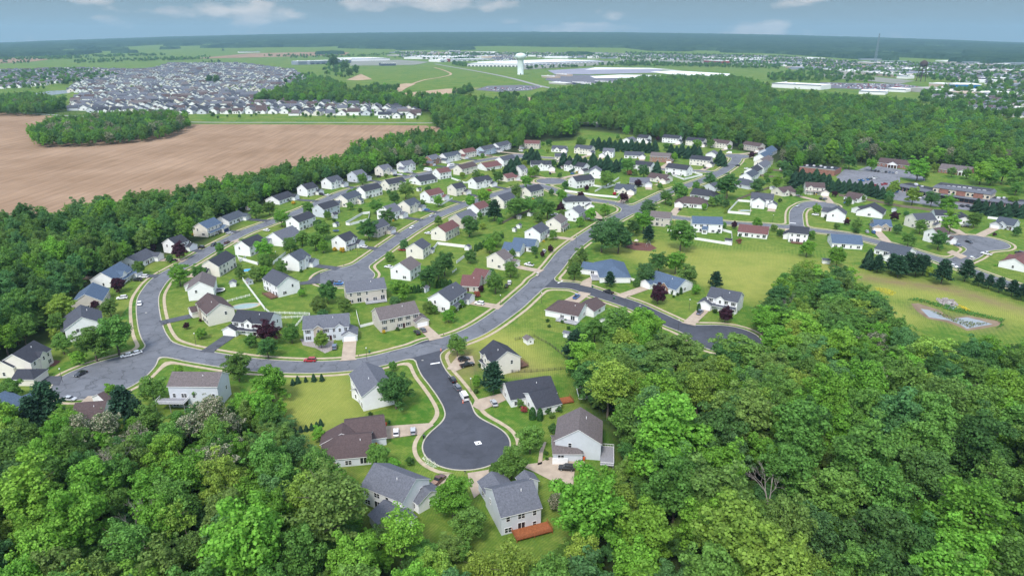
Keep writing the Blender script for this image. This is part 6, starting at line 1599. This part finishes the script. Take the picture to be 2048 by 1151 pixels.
# ------------------------------------------------------------------ shopping centre and other mid-distance buildings
M_brick = mat('shop_brick', (.26,.13,.10), var=.25, scale=.6); M_cream = mat('cream_stucco', (.55,.48,.36), var=.06); M_flat = mat('flat_roof_membrane', (.035,.038,.048), var=.3, scale=.25); M_hvac = mat('roof_unit_metal', (.55,.56,.58), rough=.5)
def frame_of(a, b, z=0):
    A, B = at(*a, z), at(*b, z); d = B - A; return A, d.xy.length, math.atan2(d.y, d.x)
def shop(a, b, depth, h, label, name='shop_building', top=None, bay=True, n=8, wallm=None):
    """a-b: the foot of the street front in photo pixels, left to right; the building stands behind it"""
    A, L_, an = frame_of(a, b); root = empty(name, (A.x, A.y, 0), an); MB().box((0,.01,0),(L_,depth,h)).build('wall', wallm or M_brick, root)
    MB().box((.3,.3,h+.003),(L_-.3,depth-.3,h+.06)).build('flat_roof', M_flat, root)
    MB().poly([(-.4,-1.6,h-.9),(L_+.4,-1.6,h-.9),(L_+.4,1.4,h+1.0),(-.4,1.4,h+1.0)]).poly([(-.4,1.4,h+1.0),(L_+.4,1.4,h+1.0),(L_+.4,1.6,h),(-.4,1.6,h)]).build('awning_roof', RM['g'], root)
    for i in range(n):
        x = L_ * (i + .5) / n; w_ = L_ / n * .36; o = MB().box((x-w_,-.1,0),(x+w_,.0,h-1.4)).build('shopfront', M_trim, root); MB().poly([(x-w_+.15,-.12,.4),(x+w_-.15,-.12,.4),(x+w_-.15,-.12,h-1.6),(x-w_+.15,-.12,h-1.6)]).build('pane', M_glass, o)
    r = random.Random(int(a[0]))
    for i in range(int(L_/9)): x, y = r.uniform(2, L_-3), r.uniform(depth*.35, depth-3); MB().box((x,y,h+.07),(x+r.uniform(1.2,2.4),y+r.uniform(1,2),h+r.uniform(.9,1.5))).build('roof_unit', M_hvac, root)
    return tag(root, label, 'shop building')
shop((1790,380),(1860,396), 16, 5.2, 'single-storey left wing of the brick shopping row', n=9)
shop((1978,413),(2068,423), 16, 5.2, 'single-storey right wing of the brick shopping row', n=9)
A, L_, an = frame_of((1862,396), (1976,412)); root = empty('shop_building', (A.x, A.y, 0), an)
MB().box((0,.01,0),(L_,17,9)).build('wall', M_cream, root); MB().box((1.2,1.2,9.003),(L_-1.2,16,9.05)).build('flat_roof', M_flat, root)
MB().poly([(-.5,-2.2,3.7),(L_+.5,-2.2,3.7),(L_+.5,.0,4.9),(-.5,.0,4.9)]).build('lower_awning', RM['g'], root)
mb = MB()
for a_, b_ in (((-.6,-.6),(L_+.6,-.6)),): mb.poly([(-.6,-.6,8.8),(L_+.6,-.6,8.8),(L_-1.2,2.2,11.0),(1.2,2.2,11.0)])
mb.poly([(L_+.6,-.6,8.8),(L_+.6,17.6,8.8),(L_-1.2,15,11),(L_-1.2,2.2,11)]).poly([(-.6,17.6,8.8),(-.6,-.6,8.8),(1.2,2.2,11),(1.2,15,11)]).poly([(L_+.6,17.6,8.8),(-.6,17.6,8.8),(1.2,15,11),(L_-1.2,15,11)])
for x0_, y0_, x1_, y1_ in ((1.2,2.2,L_-1.2,2.2),(L_-1.2,2.2,L_-1.2,15),(L_-1.2,15,1.2,15),(1.2,15,1.2,2.2)): mb.poly([(x0_,y0_,11),(x1_,y1_,11),(x1_,y1_,9.1),(x0_,y0_,9.1)])
mb.build('mansard_roof', RM['g'], root)
for i in range(12):
    x = L_ * (i + .5) / 12; o = MB().box((x-1.0,-.09,5.6),(x+1.0,.0,7.6)).build('window', M_trim, root); MB().poly([(x-.85,-.1,5.7),(x+.85,-.1,5.7),(x+.85,-.1,7.5),(x-.85,-.1,7.5)]).build('pane', M_glass, o)
    o = MB().box((x-1.7,-.09,0),(x+1.7,.0,3.4)).build('shopfront', M_brick, root); MB().poly([(x-1.5,-.1,.3),(x+1.5,-.1,.3),(x+1.5,-.1,3.2),(x-1.5,-.1,3.2)]).build('pane', M_glass, o)
for f in (.2, .5, .8): MB().box((L_*f-3.2,-.16,4.9),(L_*f+3.2,-.01,8.6)).build('brick_panel', M_brick, root)
for i in range(9): x = 4 + i * (L_-8) / 9; y = 6 + (i*37 % 6); MB().box((x,y,9.06),(x+2.2,y+1.6,10.1)).build('roof_unit', M_hvac, root)
tag(root, 'long two-storey cream and brick shopping building with a grey mansard roof', 'shop building')
A, L_, an = frame_of((1700,328+22), (1668,340+22)); A, L_, an = frame_of((1598,344), (1668,352)); root = empty('shop_building', (A.x, A.y, 0), an)
MB().box((0,0,0),(L_,22,5)).build('wall', M_brick, root); MB().box((.4,.4,5.003),(L_-.4,21.6,5.05)).build('flat_roof', M_flat, root); MB().box((-.2,-.2,5.0),(L_+.2,.38,5.6)).build('parapet', M_pale, root)
for i in range(5): MB().box((3+i*5.5,8+i%3*3,5.06),(5+i*5.5,10+i%3*3,6.2)).build('roof_unit', M_hvac, root)
tag(root, 'flat black-roofed brick building behind the dark evergreens at right', 'shop building')
def hall(a, b, label, gx=.5, rk='n'):
    P, Q_ = at(*a, 7.5), at(*b, 7.5); c = (P + Q_) / 2; d = Q_ - P; an = math.atan2(d.y, d.x); l = d.xy.length / 2; root = empty('hall', (c.x, c.y, 0), an); wl = MB()
    rb, r = block(wl, Matrix.Identity(4), l, 8, 3.4, .5); rb.build('roof', [RM[rk], M_trim], root)
    gw_ = MB(); G = Matrix.Translation((-l+2*l*gx, -8, 0)) @ Matrix.Rotation(R(90), 4, 'Z'); b2, _ = block(gw_, G, 3.2, 4.5, 3.42, .6, z0=3.0); b2.build('portico_roof', [RM[rk], M_trim], root); gw_.build('portico_wall', M_trim, root)
    for k in range(4): MB().tube((-l+2*l*gx-4+k*2.7,-11.6,0),(-l+2*l*gx-4+k*2.7,-11.6,3.4),.25,n=8).build('column', M_trim, root)
    for k in range(8): x = -l + 2*l*(k+.5)/8; place('window', win_mesh('d')[3], root, x, -8.02, 1.0, 0) if abs(x-(-l+2*l*gx)) > 5 else None
    wl.build('wall', M_brick, root); return tag(root, label, 'hall')
hall((1761,315),(1832,322), 'long brown-roofed brick hall with a white portico left of the bright tree', .45); hall((1884,327),(1946,334), 'grey-brown roofed hall with a white portico right of the bright tree', .85, 't')
# bridge over the wood road
p0, p1 = at(1158, 243, 5), at(1196, 247, 5); d = p1 - p0; an = math.atan2(d.y, d.x); br = empty('road_bridge', (p0.x, p0.y, 0), an); L_ = d.xy.length
MB().box((0,-5,4.2),(L_,5,5)).build('deck', M_pale, br)
for y_ in (-5, 4.7): MB().box((0,y_,5.003),(L_,y_+.3,6)).build('parapet', M_pale, br)
for x_ in (.2, L_-1.4): MB().box((x_,-4.8,0),(x_+1.2,4.8,4.195)).build('abutment', M_dkgrey, br)
tag(br, 'concrete road bridge among the trees in the middle distance', 'bridge')

# ------------------------------------------------------------------ far buildings
M_white_wall = mat('white_panel', (.74,.74,.73), var=.04, scale=.02); M_grey_wall = mat('grey_panel', (.22,.25,.30), var=.1, scale=.03); M_white_roof = mat('white_membrane', (.78,.78,.77), var=.04, scale=.02); M_blue_wall = mat('blue_panel', (.01,.13,.36)); M_red_wall = mat('red_panel', (.26,.05,.05)); M_tan_wall = mat('tan_panel', (.45,.36,.28)); M_dkblue = mat('dark_panel', (.07,.085,.12))
def big(a, b, depth, h, label, wm=None, rm=None, name='warehouse', doors=0, accent=None):
    A, L_, an = frame_of(a, b); root = empty(name, tuple(A), an); wm = wm or M_white_wall; rm = rm or M_white_roof
    MB().box((0,0,-6),(L_,depth,h)).build('wall', wm, root); MB().box((1,1,h+.02),(L_-1,depth-1,h+.4)).build('flat_roof', rm, root); MB().box((-.5,-.5,h-1.4),(L_+.5,-.02,h+1)).build('parapet', M_white_wall if wm is not M_white_wall else M_grey_wall, root)
    for k in range(doors): x = L_*(k+.5)/doors; MB().box((x-L_/doors*.3,-.3,0),(x+L_/doors*.3,-.03,h*.45)).build('loading_door', M_dkblue, root)
    r = random.Random(int(a[0]))
    for k in range(min(14, int(L_/30))): x, y = r.uniform(5,L_-8), r.uniform(5,depth-8); MB().box((x,y,h+.41),(x+5,y+4,h+2.4)).build('roof_unit', M_hvac, root)
    if accent: x = L_*accent; MB().box((x,-3,0),(x+16,8,h+5)).build('entrance_block', M_red_wall, root)
    return tag(root, label, 'warehouse' if name == 'warehouse' else name.replace('_', ' '), 'large flat-roofed buildings beyond the meadow' if name == 'warehouse' else None)
big((597,130),(620,129), 50, 17, 'left end block of the long grey office-like warehouse', M_grey_wall, name='warehouse')
big((620,129.5),(703,126), 60, 17, 'long grey glazed warehouse left of the dark tree clump', M_grey_wall, doors=8)
big((703,123),(780,121), 260, 13, 'broad white warehouse right of the grey one'); big((762,132),(792,131.5), 40, 12, 'small dark grey cubic building in the cleared site', M_dkblue, M_dkblue, name='office_building')
big((808,118),(905,119), 330, 12, 'pale white warehouse behind the cleared site'); big((880,124.5),(985,120), 90, 11, 'long white warehouse with a red entrance block', accent=.14, doors=10)
big((935,133),(1038,134), 120, 12, 'white warehouse left of the water tower', doors=14); big((1050,132),(1207,125), 330, 12, 'very long white warehouse behind the water tower', doors=20)
big((1083,155),(1110,157), 22, 6, 'tan low building by the water tower yard', M_tan_wall, M_tan_wall, name='utility_building'); big((1112,151),(1134,153), 22, 6, 'tan building right of the first in the yard', M_tan_wall, M_tan_wall, name='utility_building')
big((1098,168),(1131,170), 26, 5, 'small white-roofed building near the storage yard', M_pale, name='utility_building')
big((1145,168),(1210,178), 26, 6, 'row of dark storage units, front row', M_dkblue, M_pale, name='storage_building', doors=10); big((1190,166),(1232,172), 24, 6, 'row of dark storage units, back row', M_dkblue, M_pale, name='storage_building', doors=7)
big((1543,175),(1641,180), 60, 11, 'pale warehouse with a roof hopper behind the wood', M_white_wall); big((1717,188),(1770,190), 60, 7, 'white flat building at the right wood edge'); big((1770,183),(1810,185), 50, 7, 'second white flat building at the right wood edge')
big((1642,142),(1715,148), 70, 8, 'white retail row left of the old water tower', M_tan_wall); big((1715,148),(1790,155), 70, 9, 'tan and white retail row behind the trees', M_tan_wall); big((1793,157),(1815,158), 40, 9, 'cream retail block at the end of the row')
big((1857,174),(1893,176), 45, 10, 'tan windowless building near the blue one', M_tan_wall); big((1898,176),(1961,177), 55, 10, 'blue-walled building with white roof at right', M_blue_wall)
big((1407,126),(1444,129), 40, 14, 'red brick block with white windows in the far town', M_red_wall, M_pale, name='office_building', doors=8); big((1460,131),(1508,134), 60, 7, 'white low building in the far town')
big((1210,113),(1240,114), 60, 8, 'red-ended far building right of the long warehouse', M_red_wall); big((1715,130),(1750,132), 30, 14, 'cream many-windowed block in the far town', M_tan_wall, name='office_building'); big((1800,110),(1812,110), 30, 16, 'tiny white block on the wooded far slope', name='office_building')
big((897,104),(920,104), 60, 10, 'dark far block below the horizon left of centre', M_dkblue, M_dkblue, name='office_building'); big((478,106),(520,105), 40, 8, 'white farm sheds on the far plain')
for px, py, ln, lb in ((275,134,50,'blue'),):
    pass
A, L_, an = frame_of((1068,131), (1180,125))
for k in range(9):
    x, y = A.x + math.cos(an) * L_ * k / 9, A.y + math.sin(an) * L_ * k / 9 - 40; o = MB().box((0,-1.3,1.1),(13,1.3,4)).build('trailer', M_blue_wall, None, (x, y, terrain(x, y)), an + .2); tag(o, f'blue trailer parked before the very long white warehouse, {ORD[k]} from left', 'trailer', 'blue trailers')
# water towers and mast
def water_tower(px, py_base, py_top, label):
    p = at(px, py_base); sc_ = (p.y * CP - (p.z - HC) * SP) / F; H = (py_base - py_top) * sc_; Rt = 11 * sc_ * .97; root = empty('water_tower', tuple(p)); m = mat('pale_green_steel', (.60,.68,.65), var=.04, scale=.1, rough=.5)
    MB().lathe([(Rt*.62,0),(Rt*.58,1),(Rt*.58,H*.80),(Rt*.64,H*.82)], 24).build('column', m, root, smooth=True)
    MB().lathe([(Rt*.60,H*.70),(Rt*.97,H*.80),(Rt,H*.86),(Rt*.97,H*.92),(Rt*.72,H*.985),(Rt*.3,H*1.01),(0,H*1.015)], 28).build('tank', m, root, smooth=True); MB().box((-1.6,-Rt*.62,0),(1.6,-Rt*.5,5)).build('door', M_dkblue, root)
    for k in range(2): MB().box((-.2+k*1.2,-.2,H*1.0),(.2+k*1.2,.2,H*1.04)).build('antenna', M_hvac, root)
    tag(root, label, 'water tower')
water_tower(1041, 149, 109, 'pale green water tower with a broad fluted column beyond the meadow')
p = at(1841, 163); sc_ = p.y / F; H = 39 * sc_; root = empty('old_water_tower', tuple(p)); mr = mat('rusty_steel', (.07,.05,.05)); Rt = 6.5 * sc_
MB().lathe([(0,H*.66),(Rt*.6,H*.70),(Rt,H*.78),(Rt,H*.90),(Rt*.5,H*.97),(0,H)], 18).build('tank', mr, root, smooth=True)
for k in range(6): a = k*math.pi/3; MB().tube((Rt*1.35*math.cos(a),Rt*1.35*math.sin(a),0),(Rt*.9*math.cos(a),Rt*.9*math.sin(a),H*.78),.9,n=6).build('leg', mr, root)
for f in (.25,.5): MB().lathe([(Rt*(1.35-.45*f/.78),H*f),(Rt*(1.35-.45*f/.78)+.5,H*f),(Rt*(1.35-.45*f/.78)+.5,H*f+1),(Rt*(1.35-.45*f/.78),H*f+1)], 6).build('brace_ring', mr, root)
MB().tube((0,0,0),(0,0,H*.68),1.2,n=8).build('riser', mr, root); tag(root, 'dark old water tower on legs at the right', 'water tower')
p = at(1749, 128); sc_ = (p.y * CP - (p.z - HC) * SP) / F; H = 57 * sc_; root = empty('radio_mast', tuple(p)); mm_ = mat('mast_steel', (.14,.18,.20))
for k in range(3): a = k*2.094; MB().tube((7*math.cos(a),7*math.sin(a),0),(2.2*math.cos(a),2.2*math.sin(a),H),1.1,.7,n=5).build('leg', mm_, root)
for k in range(14):
    z = H*k/14; r0 = 7-4.8*k/14; r1 = 7-4.8*(k+1)/14
    mbx = MB()
    for j in range(3): a, b_ = j*2.094, (j+1)*2.094; mbx.tube((r0*math.cos(a),r0*math.sin(a),z),(r1*math.cos(b_),r1*math.sin(b_),z+H/14),.4,n=4)
    mbx.build('lattice', mm_, root)
tag(root, 'tall thin lattice radio mast rising over the horizon at right', 'mast')
# ------------------------------------------------------------------ the far housing estates
def mini(rk, wk, v):
    mb = MB(); W_, L_, e = ((5.5,7.5,4.2),(5,8.5,5.2),(6.5,7,3.4))[v]; r = e + W_*.62; o = .5
    for s in (-1, 1): mb.poly([(-L_*s,-W_*s,-1),(L_*s,-W_*s,-1),(L_*s,-W_*s,e),(-L_*s,-W_*s,e)], 1); mb.poly([(s*L_,-W_*s,-1),(s*L_,W_*s,-1),(s*L_,W_*s,e),(s*L_,0,r),(s*L_,-W_*s,e)], 1)
    for s in (-1, 1): mb.poly([(-(L_+o)*s,-(W_+o)*s,e-.3),((L_+o)*s,-(W_+o)*s,e-.3),((L_+o)*s,0,r+.15),(-(L_+o)*s,0,r+.15)], 0)
    g = 3.2; x = L_*.45; y1 = -W_-2.6; mb.poly([(x-g,y1,-1),(x+g,y1,-1),(x+g,y1,3),(x,y1,3+g*.7),(x-g,y1,3)], 1); mb.poly([(x-g,-W_,-1),(x-g,y1,-1),(x-g,y1,3),(x-g,-W_,3)],1); mb.poly([(x+g,y1,-1),(x+g,-W_,-1),(x+g,-W_,3),(x+g,y1,3)],1)
    mb.poly([(x-g-.3,y1-.3,2.9),(x,y1-.3,3+g*.78),(x,-W_*.3,3+g*.78),(x-g-.3,-W_*.3,2.9)],0); mb.poly([(x,y1-.3,3+g*.78),(x+g+.3,y1-.3,2.9),(x+g+.3,-W_*.3,2.9),(x,-W_*.3,3+g*.78)],0); mb.poly([(x-2,y1-.05,-1),(x+2,y1-.05,-1),(x+2,y1-.05,2.2),(x-2,y1-.05,2.2)],2)
    for xx in (-L_*.6, -L_*.15): mb.poly([(xx-.8,-W_-.05,1),(xx+.8,-W_-.05,1),(xx+.8,-W_-.05,2.6),(xx-.8,-W_-.05,2.6)],3)
    for s in (-1, 1): mb.poly([(s*(L_+.05),-1,1.2),(s*(L_+.05),1,1.2),(s*(L_+.05),1,2.8),(s*(L_+.05),-1,2.8)],3)
    return mb
MINI = [(v, rk, wk) for v in range(3) for rk, wk in (('d','w'),('g','w'),('g','c'),('d','s'),('t','w'),('k','w'),('n','w'))]
MM_ = [mini(rk, wk, v).mesh('far_house', [RM[rk], WM[wk], M_trim, M_glass]) for v, rk, wk in MINI]
EST = [  # outline, row spacing, house spacing, row angle
 ([(345,232),(480,228),(620,232),(760,236),(842,238),(842,214),(700,206),(560,200),(440,196),(360,205)], 33, 20, 2),
 ([(150,225),(350,232),(360,205),(440,196),(560,196),(500,188),(440,180),(300,176),(180,188),(130,205)], 33, 20, 14),
 ([(130,182),(180,188),(300,176),(440,180),(560,186),(620,165),(590,142),(480,128),(340,128),(300,140),(200,150),(160,165)], 36, 21, 28),
 ([(-60,182),(90,172),(130,165),(160,158),(240,150),(300,142),(160,138),(0,142),(-60,145)], 38, 22, 10),
]
r = random.Random(21); FH = []
for pp, rs, hs, ang in EST:
    W_ = [at(*q) for q in pp]; ca_, sa_ = math.cos(R(ang)), math.sin(R(ang)); U = [(p.x*ca_+p.y*sa_, -p.x*sa_+p.y*ca_) for p in W_]; u0, u1 = min(q[0] for q in U), max(q[0] for q in U); v0, v1 = min(q[1] for q in U), max(q[1] for q in U); row_ = 0; v = v0 + rs/2
    while v < v1:
        u = u0 + r.random()*hs
        while u < u1:
            if r.random() < .96:
                x, y = u*ca_-v*sa_, u*sa_+v*ca_; z = terrain(x, y); q = proj(x, y, z)
                if inpoly([q[0]], [q[1]], pp)[0]: FH.append((x, y, z, R(ang) + (math.pi if row_ % 2 else 0) + r.uniform(-.06,.06) + (math.pi/2 if r.random() < .62 else 0), q[0], q[1]))
            u += hs * r.uniform(.93, 1.1)
        v += rs if row_ % 2 else rs * 1.45; row_ += 1
FH.sort(key=lambda q: q[1]); IND, RST = FH[:170], FH[170:]
rows = {}
for i, (x, y, z, a, px, py) in enumerate(IND):
    k = r.randrange(len(MM_)); v, rk, wk = MINI[k]; o = link('far_house', MM_[k], None, (x, y, z), a, 1.2)
    b_ = 'front row' if py > 232 else 'second row' if py > 225 else 'third row' if py > 218 else 'middle rows' if py > 210 else 'back rows'
    rows.setdefault((b_, rk, wk), []).append((px, o))
for (b_, rk, wk), its in rows.items():
    its.sort(key=lambda q: q[0])
    for i, (px, o) in enumerate(its): tag(o, f"{WALL[wk][1]} far estate house, {ROOF[rk][1]} roof, {b_} beyond the field{', ' + ORD[min(i,17)] + ' from left' if len(its) > 1 else ''}", 'house', f'{WALL[wk][1]} houses with {ROOF[rk][1]} roofs beyond the field')
def merge_houses(name, items, label):
    Vs, Fs, Ms, off = [], [], [], 0; mats = [RM['d'], WM['w'], M_trim, M_glass, RM['g'], WM['c'], RM['n'], RM['t'], WM['e'], WM['s']]
    for x, y, z, a, *s in items:
        k = r.randrange(3); mb = mini(None, None, k); sc1 = 1.2; ca_, sa_ = math.cos(a)*sc1, math.sin(a)*sc1; rm_ = r.choice((0,4,4,4,6,7)); wm_ = r.choice((1,1,1,1,5,9))
        Vs += [(x+p[0]*ca_-p[1]*sa_, y+p[0]*sa_+p[1]*ca_, z+p[2]*sc1) for p in mb.v]; Fs += [tuple(i+off for i in f) for f in mb.f]; Ms += [{0: rm_, 1: wm_, 2: 2, 3: 3}[m] for m in mb.m]; off += len(mb.v)
    me = bpy.data.meshes.new(name); me.from_pydata(Vs, [], Fs); [me.materials.append(m) for m in mats]; me.polygons.foreach_set('material_index', Ms); return tag(link(name, me), label, 'houses', kind='stuff')
merge_houses('far_houses', RST, 'packed rows of small grey-roofed houses far beyond the field')
def cloud_of(polys, n, zc=0):
    o = []
    for pp, k in polys:
        W_ = [at(*q) for q in pp]; x0, x1 = min(p.x for p in W_), max(p.x for p in W_); y0, y1 = min(p.y for p in W_), max(p.y for p in W_); c = 0; t = 0
        while c < k and t < k * 60:
            t += 1; x, y = r.uniform(x0, x1), r.uniform(y0, y1); z = terrain(x, y); q = proj(x, y, z)
            if inpoly([q[0]], [q[1]], pp)[0]: o.append((x, y, z, r.choice((.1, 1.67, .4, 2.0)), q[0], q[1])); c += 1
    return o
TOWN = [([(1250,108),(1560,114),(1700,124),(1880,128),(2100,134),(2100,170),(1960,170),(1850,150),(1640,140),(1560,128),(1400,122),(1250,118)], 1500), ([(1890,180),(2100,178),(2100,240),(1990,232),(1870,200)], 150), ([(790,104),(1250,108),(1250,118),(1100,116),(800,116)], 420), ([(985,112),(1040,112),(1040,124),(985,122)], 90)]
merge_houses('far_town', cloud_of(TOWN, 0), 'pale roofs of the far town scattered below the horizon')
# flat pale roofs of the far commercial town
mb = MB(); rb_ = random.Random(9)
for pp, k in (([(790,104),(1250,108),(1250,120),(1100,118),(800,116)], 60), ([(1250,108),(1560,114),(1700,126),(1880,130),(2100,136),(2100,172),(1960,172),(1850,154),(1640,144),(1560,128),(1400,122),(1250,118)], 150), ([(1840,176),(2060,180),(2060,232),(1900,205)], 26), ([(1560,118),(1600,112),(2048,128),(2048,134),(1700,128)], 20)):
    for x, y, z, a, px, py in cloud_of([(pp, k)], 0):
        w_, l_, h_ = rb_.uniform(15, 45) * min(1, y/2500), rb_.uniform(25, 110) * min(1, y/2500), rb_.uniform(5, 10); M_ = Matrix.Translation((x, y, z)) @ Matrix.Rotation(rb_.uniform(-.4,.4), 4, 'Z'); mb.box((-l_,-w_,-2), (l_,w_,h_), rb_.choice((0,0,1,2,2,3)), M_)
tag(mb.build('far_halls', [M_white_wall, M_tan_wall, M_pale, M_grey_wall]), 'pale flat-roofed halls scattered through the far town', 'buildings', kind='stuff')
# ------------------------------------------------------------------ far trees and the wooded horizon
def tr(polys, wr=(9, 15), kinds='gdgtdb'):
    o = []
    for pp, k in polys:
        for x, y, z, a, px, py in cloud_of([(pp, k)], 0): w_ = r.uniform(*wr); o.append((x, y, z, w_, w_*r.uniform(.9,1.25), 'forest', r.choice(kinds), r.random()))
    return o
tree_mass('woodland', tr([([(1250,106),(1560,114),(1700,126),(1880,130),(2100,136),(2100,178),(1960,176),(1850,160),(1640,146),(1560,132),(1400,124),(1250,120)], 2600), ([(1860,182),(2100,176),(2100,245),(1990,240),(1900,235),(1830,200)], 520), ([(790,106),(1250,110),(1250,120),(1040,112),(800,116)], 500), ([(1530,152),(1620,142),(1745,158),(1745,167),(1640,166),(1545,164)], 260)]), 'trees between the roofs of the far town')
tree_mass('woodland', tr([([(565,170),(590,152),(630,150),(640,170)], 60), ([(640,150),(655,128),(690,126),(700,148),(690,158)], 80), ([(-60,150),(160,140),(240,152),(90,180),(-60,184)], 420), ([(-60,208),(130,206),(128,214),(-60,214)], 90)]), 'dark tree clumps and small trees among the far estate')
tree_mass('woodland', tr([([(190,150),(420,138),(560,150),(560,186),(300,200),(150,205)], 330), ([(345,240),(842,242),(842,214),(560,204)], 130)], wr=(4, 8)), 'small young trees between the far estate houses')
tree_mass('woodland', tr([([(150,122),(420,114),(420,120),(150,128)], 240), ([(0,118),(100,114),(330,108),(330,112),(110,120),(0,123)], 380), ([(520,112),(700,112),(780,108),(780,112),(600,118)], 140), ([(860,112),(1000,108),(1240,112),(1240,117),(1000,113)], 320), ([(780,116),(900,114),(960,118),(900,121)], 120), ([(1180,132),(1250,124),(1400,128),(1560,133),(1560,139),(1300,134)], 330), ([(905,126),(940,131),(930,135),(905,131)], 60), ([(690,186),(760,176),(800,180),(780,188)], 60), ([(0,126),(60,124),(60,128),(0,130)], 14), ([(905,190),(940,178),(950,186),(920,194)], 40), ([(1000,196),(1040,196),(1030,202),(1005,202)], 20), ([(860,240),(1010,226),(1080,236),(900,256)], 120), ([(1240,126),(1560,132),(1560,140),(1240,130)], 160), ([(1050,140),(1070,136),(1400,130),(1240,132)], 60), ([(405,126),(440,122),(440,126)], 12)]), 'scattered trees on the far meadows')
# round dark trees of the estate that stand out
for i, (px, py, wpx) in enumerate(((420,164,16),(434,164,17),(668,134,26),(690,140,22),(712,146,18),(700,152,18))):
    w_ = wpx * mperpx(px, py); p = at(px, py+4); t = tree(p.x, p.y, p.z, w_, 'forest', 'd', h=w_*1.0, name='forest_tree'); tag(t, f"large dark round tree standing out among the far estate, {ORD[i]} from left", 'tree', 'dark trees in the far estate')
# continuous canopy from about three kilometres to the horizon
ny_, nx_ = 300, 620; yy = 2600 * (15400 / 2600) ** (np.arange(ny_) / (ny_ - 1)); uu = np.linspace(-.92, .92, nx_); UU, YY = np.meshgrid(uu, yy); XX = UU * YY; ZZ = vterrain(XX, YY); rg = np.random.default_rng(4)
def vnoise(sc_, seed):
    q = np.random.default_rng(seed).random((256, 256)); a, b = XX / sc_, YY / sc_; i, j = np.floor(a).astype(int), np.floor(b).astype(int); u, v = a - i, b - j; u = u*u*(3-2*u); v = v*v*(3-2*v); G = lambda s, t: q[(i+s) % 256, (j+t) % 256]
    return (G(0,0)*(1-u)+G(1,0)*u)*(1-v)+(G(0,1)*(1-u)+G(1,1)*u)*v
PXf, PYf = vproj(XX, YY, ZZ)
FOREST = [[(-300,60),(-300,118),(0,117),(60,113),(140,112),(210,105),(360,98),(440,102),(500,99),(620,96),(760,98),(830,100),(900,94),(1000,92),(1100,94),(1250,96),(1300,102),(1420,104),(1560,108),(1700,118),(1850,124),(2000,128),(2350,132),(2350,60)]]
mk_ = np.zeros(XX.shape, bool)
for pp in FOREST: mk_ |= inpoly(PXf, PYf, pp)
mk_ |= (vnoise(420, 1) > .80) & (PYf < 112) & (PYf > 90)
gap = (vnoise(900, 2) * .6 + vnoise(300, 3) * .4 > .60) & (PYf > 80) & (np.abs(PXf - 1024) < 900) & (YY < 9500); mk_ &= ~gap
ht_ = np.where(mk_, 9 + 7 * vnoise(60, 7) + 9 * vnoise(300, 5) + rg.uniform(0, 7, XX.shape), -8.0)
ids = np.arange(ny_*nx_).reshape(ny_, nx_); Qf = np.stack([ids[:-1,:-1], ids[:-1,1:], ids[1:,1:], ids[1:,:-1]], -1); mq = mk_[:-1,:-1] | mk_[:-1,1:] | mk_[1:,1:] | mk_[1:,:-1]
M_canopy = mat('far_canopy', (.012,.034,.024), col2=(.042,.080,.042), scale=.008, rough=1, spec=0)  # dark bluish tones put some of the distance haze into the colour
cn = mesh_np('far_forest', np.stack([XX, YY, ZZ + ht_], -1).reshape(-1, 3), Qf[mq].reshape(-1, 4), M_canopy)
tag(link('far_forest', cn), 'dark wooded land running to the horizon', 'forest', kind='stuff')

r = random.Random(31); mb = MB()
for x, y, z, a, px, py in cloud_of([([(1650,167),(1800,169),(1850,176),(1820,182),(1700,177)], 420), ([(1690,336),(1700,334),(1742,332),(1745,342)], 0), ([(955,176),(1085,174),(1060,180),(1000,183)], 90), ([(860,122),(900,118),(1040,118),(1040,122)], 120)], 0):
    M_ = Matrix.Translation((x, y, z + .6)) @ Matrix.Rotation(.3 + r.choice((0, 1.57)), 4, 'Z'); c = r.randrange(5); mb.box((-2.3,-.9,-.2),(2.3,.9,.45), c, M_); mb.box((-1.2,-.8,.46),(1.0,.8,.95), c, M_)
tag(mb.build('parked_cars', [PAINT['w'], PAINT['k'], PAINT['s'], PAINT['r'], PAINT['g']]), 'hundreds of tiny parked cars and trailers in the far yards', 'vehicles', kind='stuff')
# ------------------------------------------------------------------ the air
hz = bpy.data.materials.new('air'); hz.use_nodes = True; t_ = hz.node_tree; t_.nodes.clear()
vo_ = t_.nodes.new('ShaderNodeVolumePrincipled'); oo_ = t_.nodes.new('ShaderNodeOutputMaterial'); t_.links.new(vo_.outputs[0], oo_.inputs['Volume'])
vo_.inputs['Color'].default_value = (.46, .74, .90, 1); vo_.inputs['Density'].default_value = HAZE; vo_.inputs['Anisotropy'].default_value = 0.2
ho = MB().box((-17500, -1800, -160), (17500, 17600, 420)).build('haze', hz); tag(ho, 'thin blue haze lying over the whole landscape', 'haze', kind='stuff')
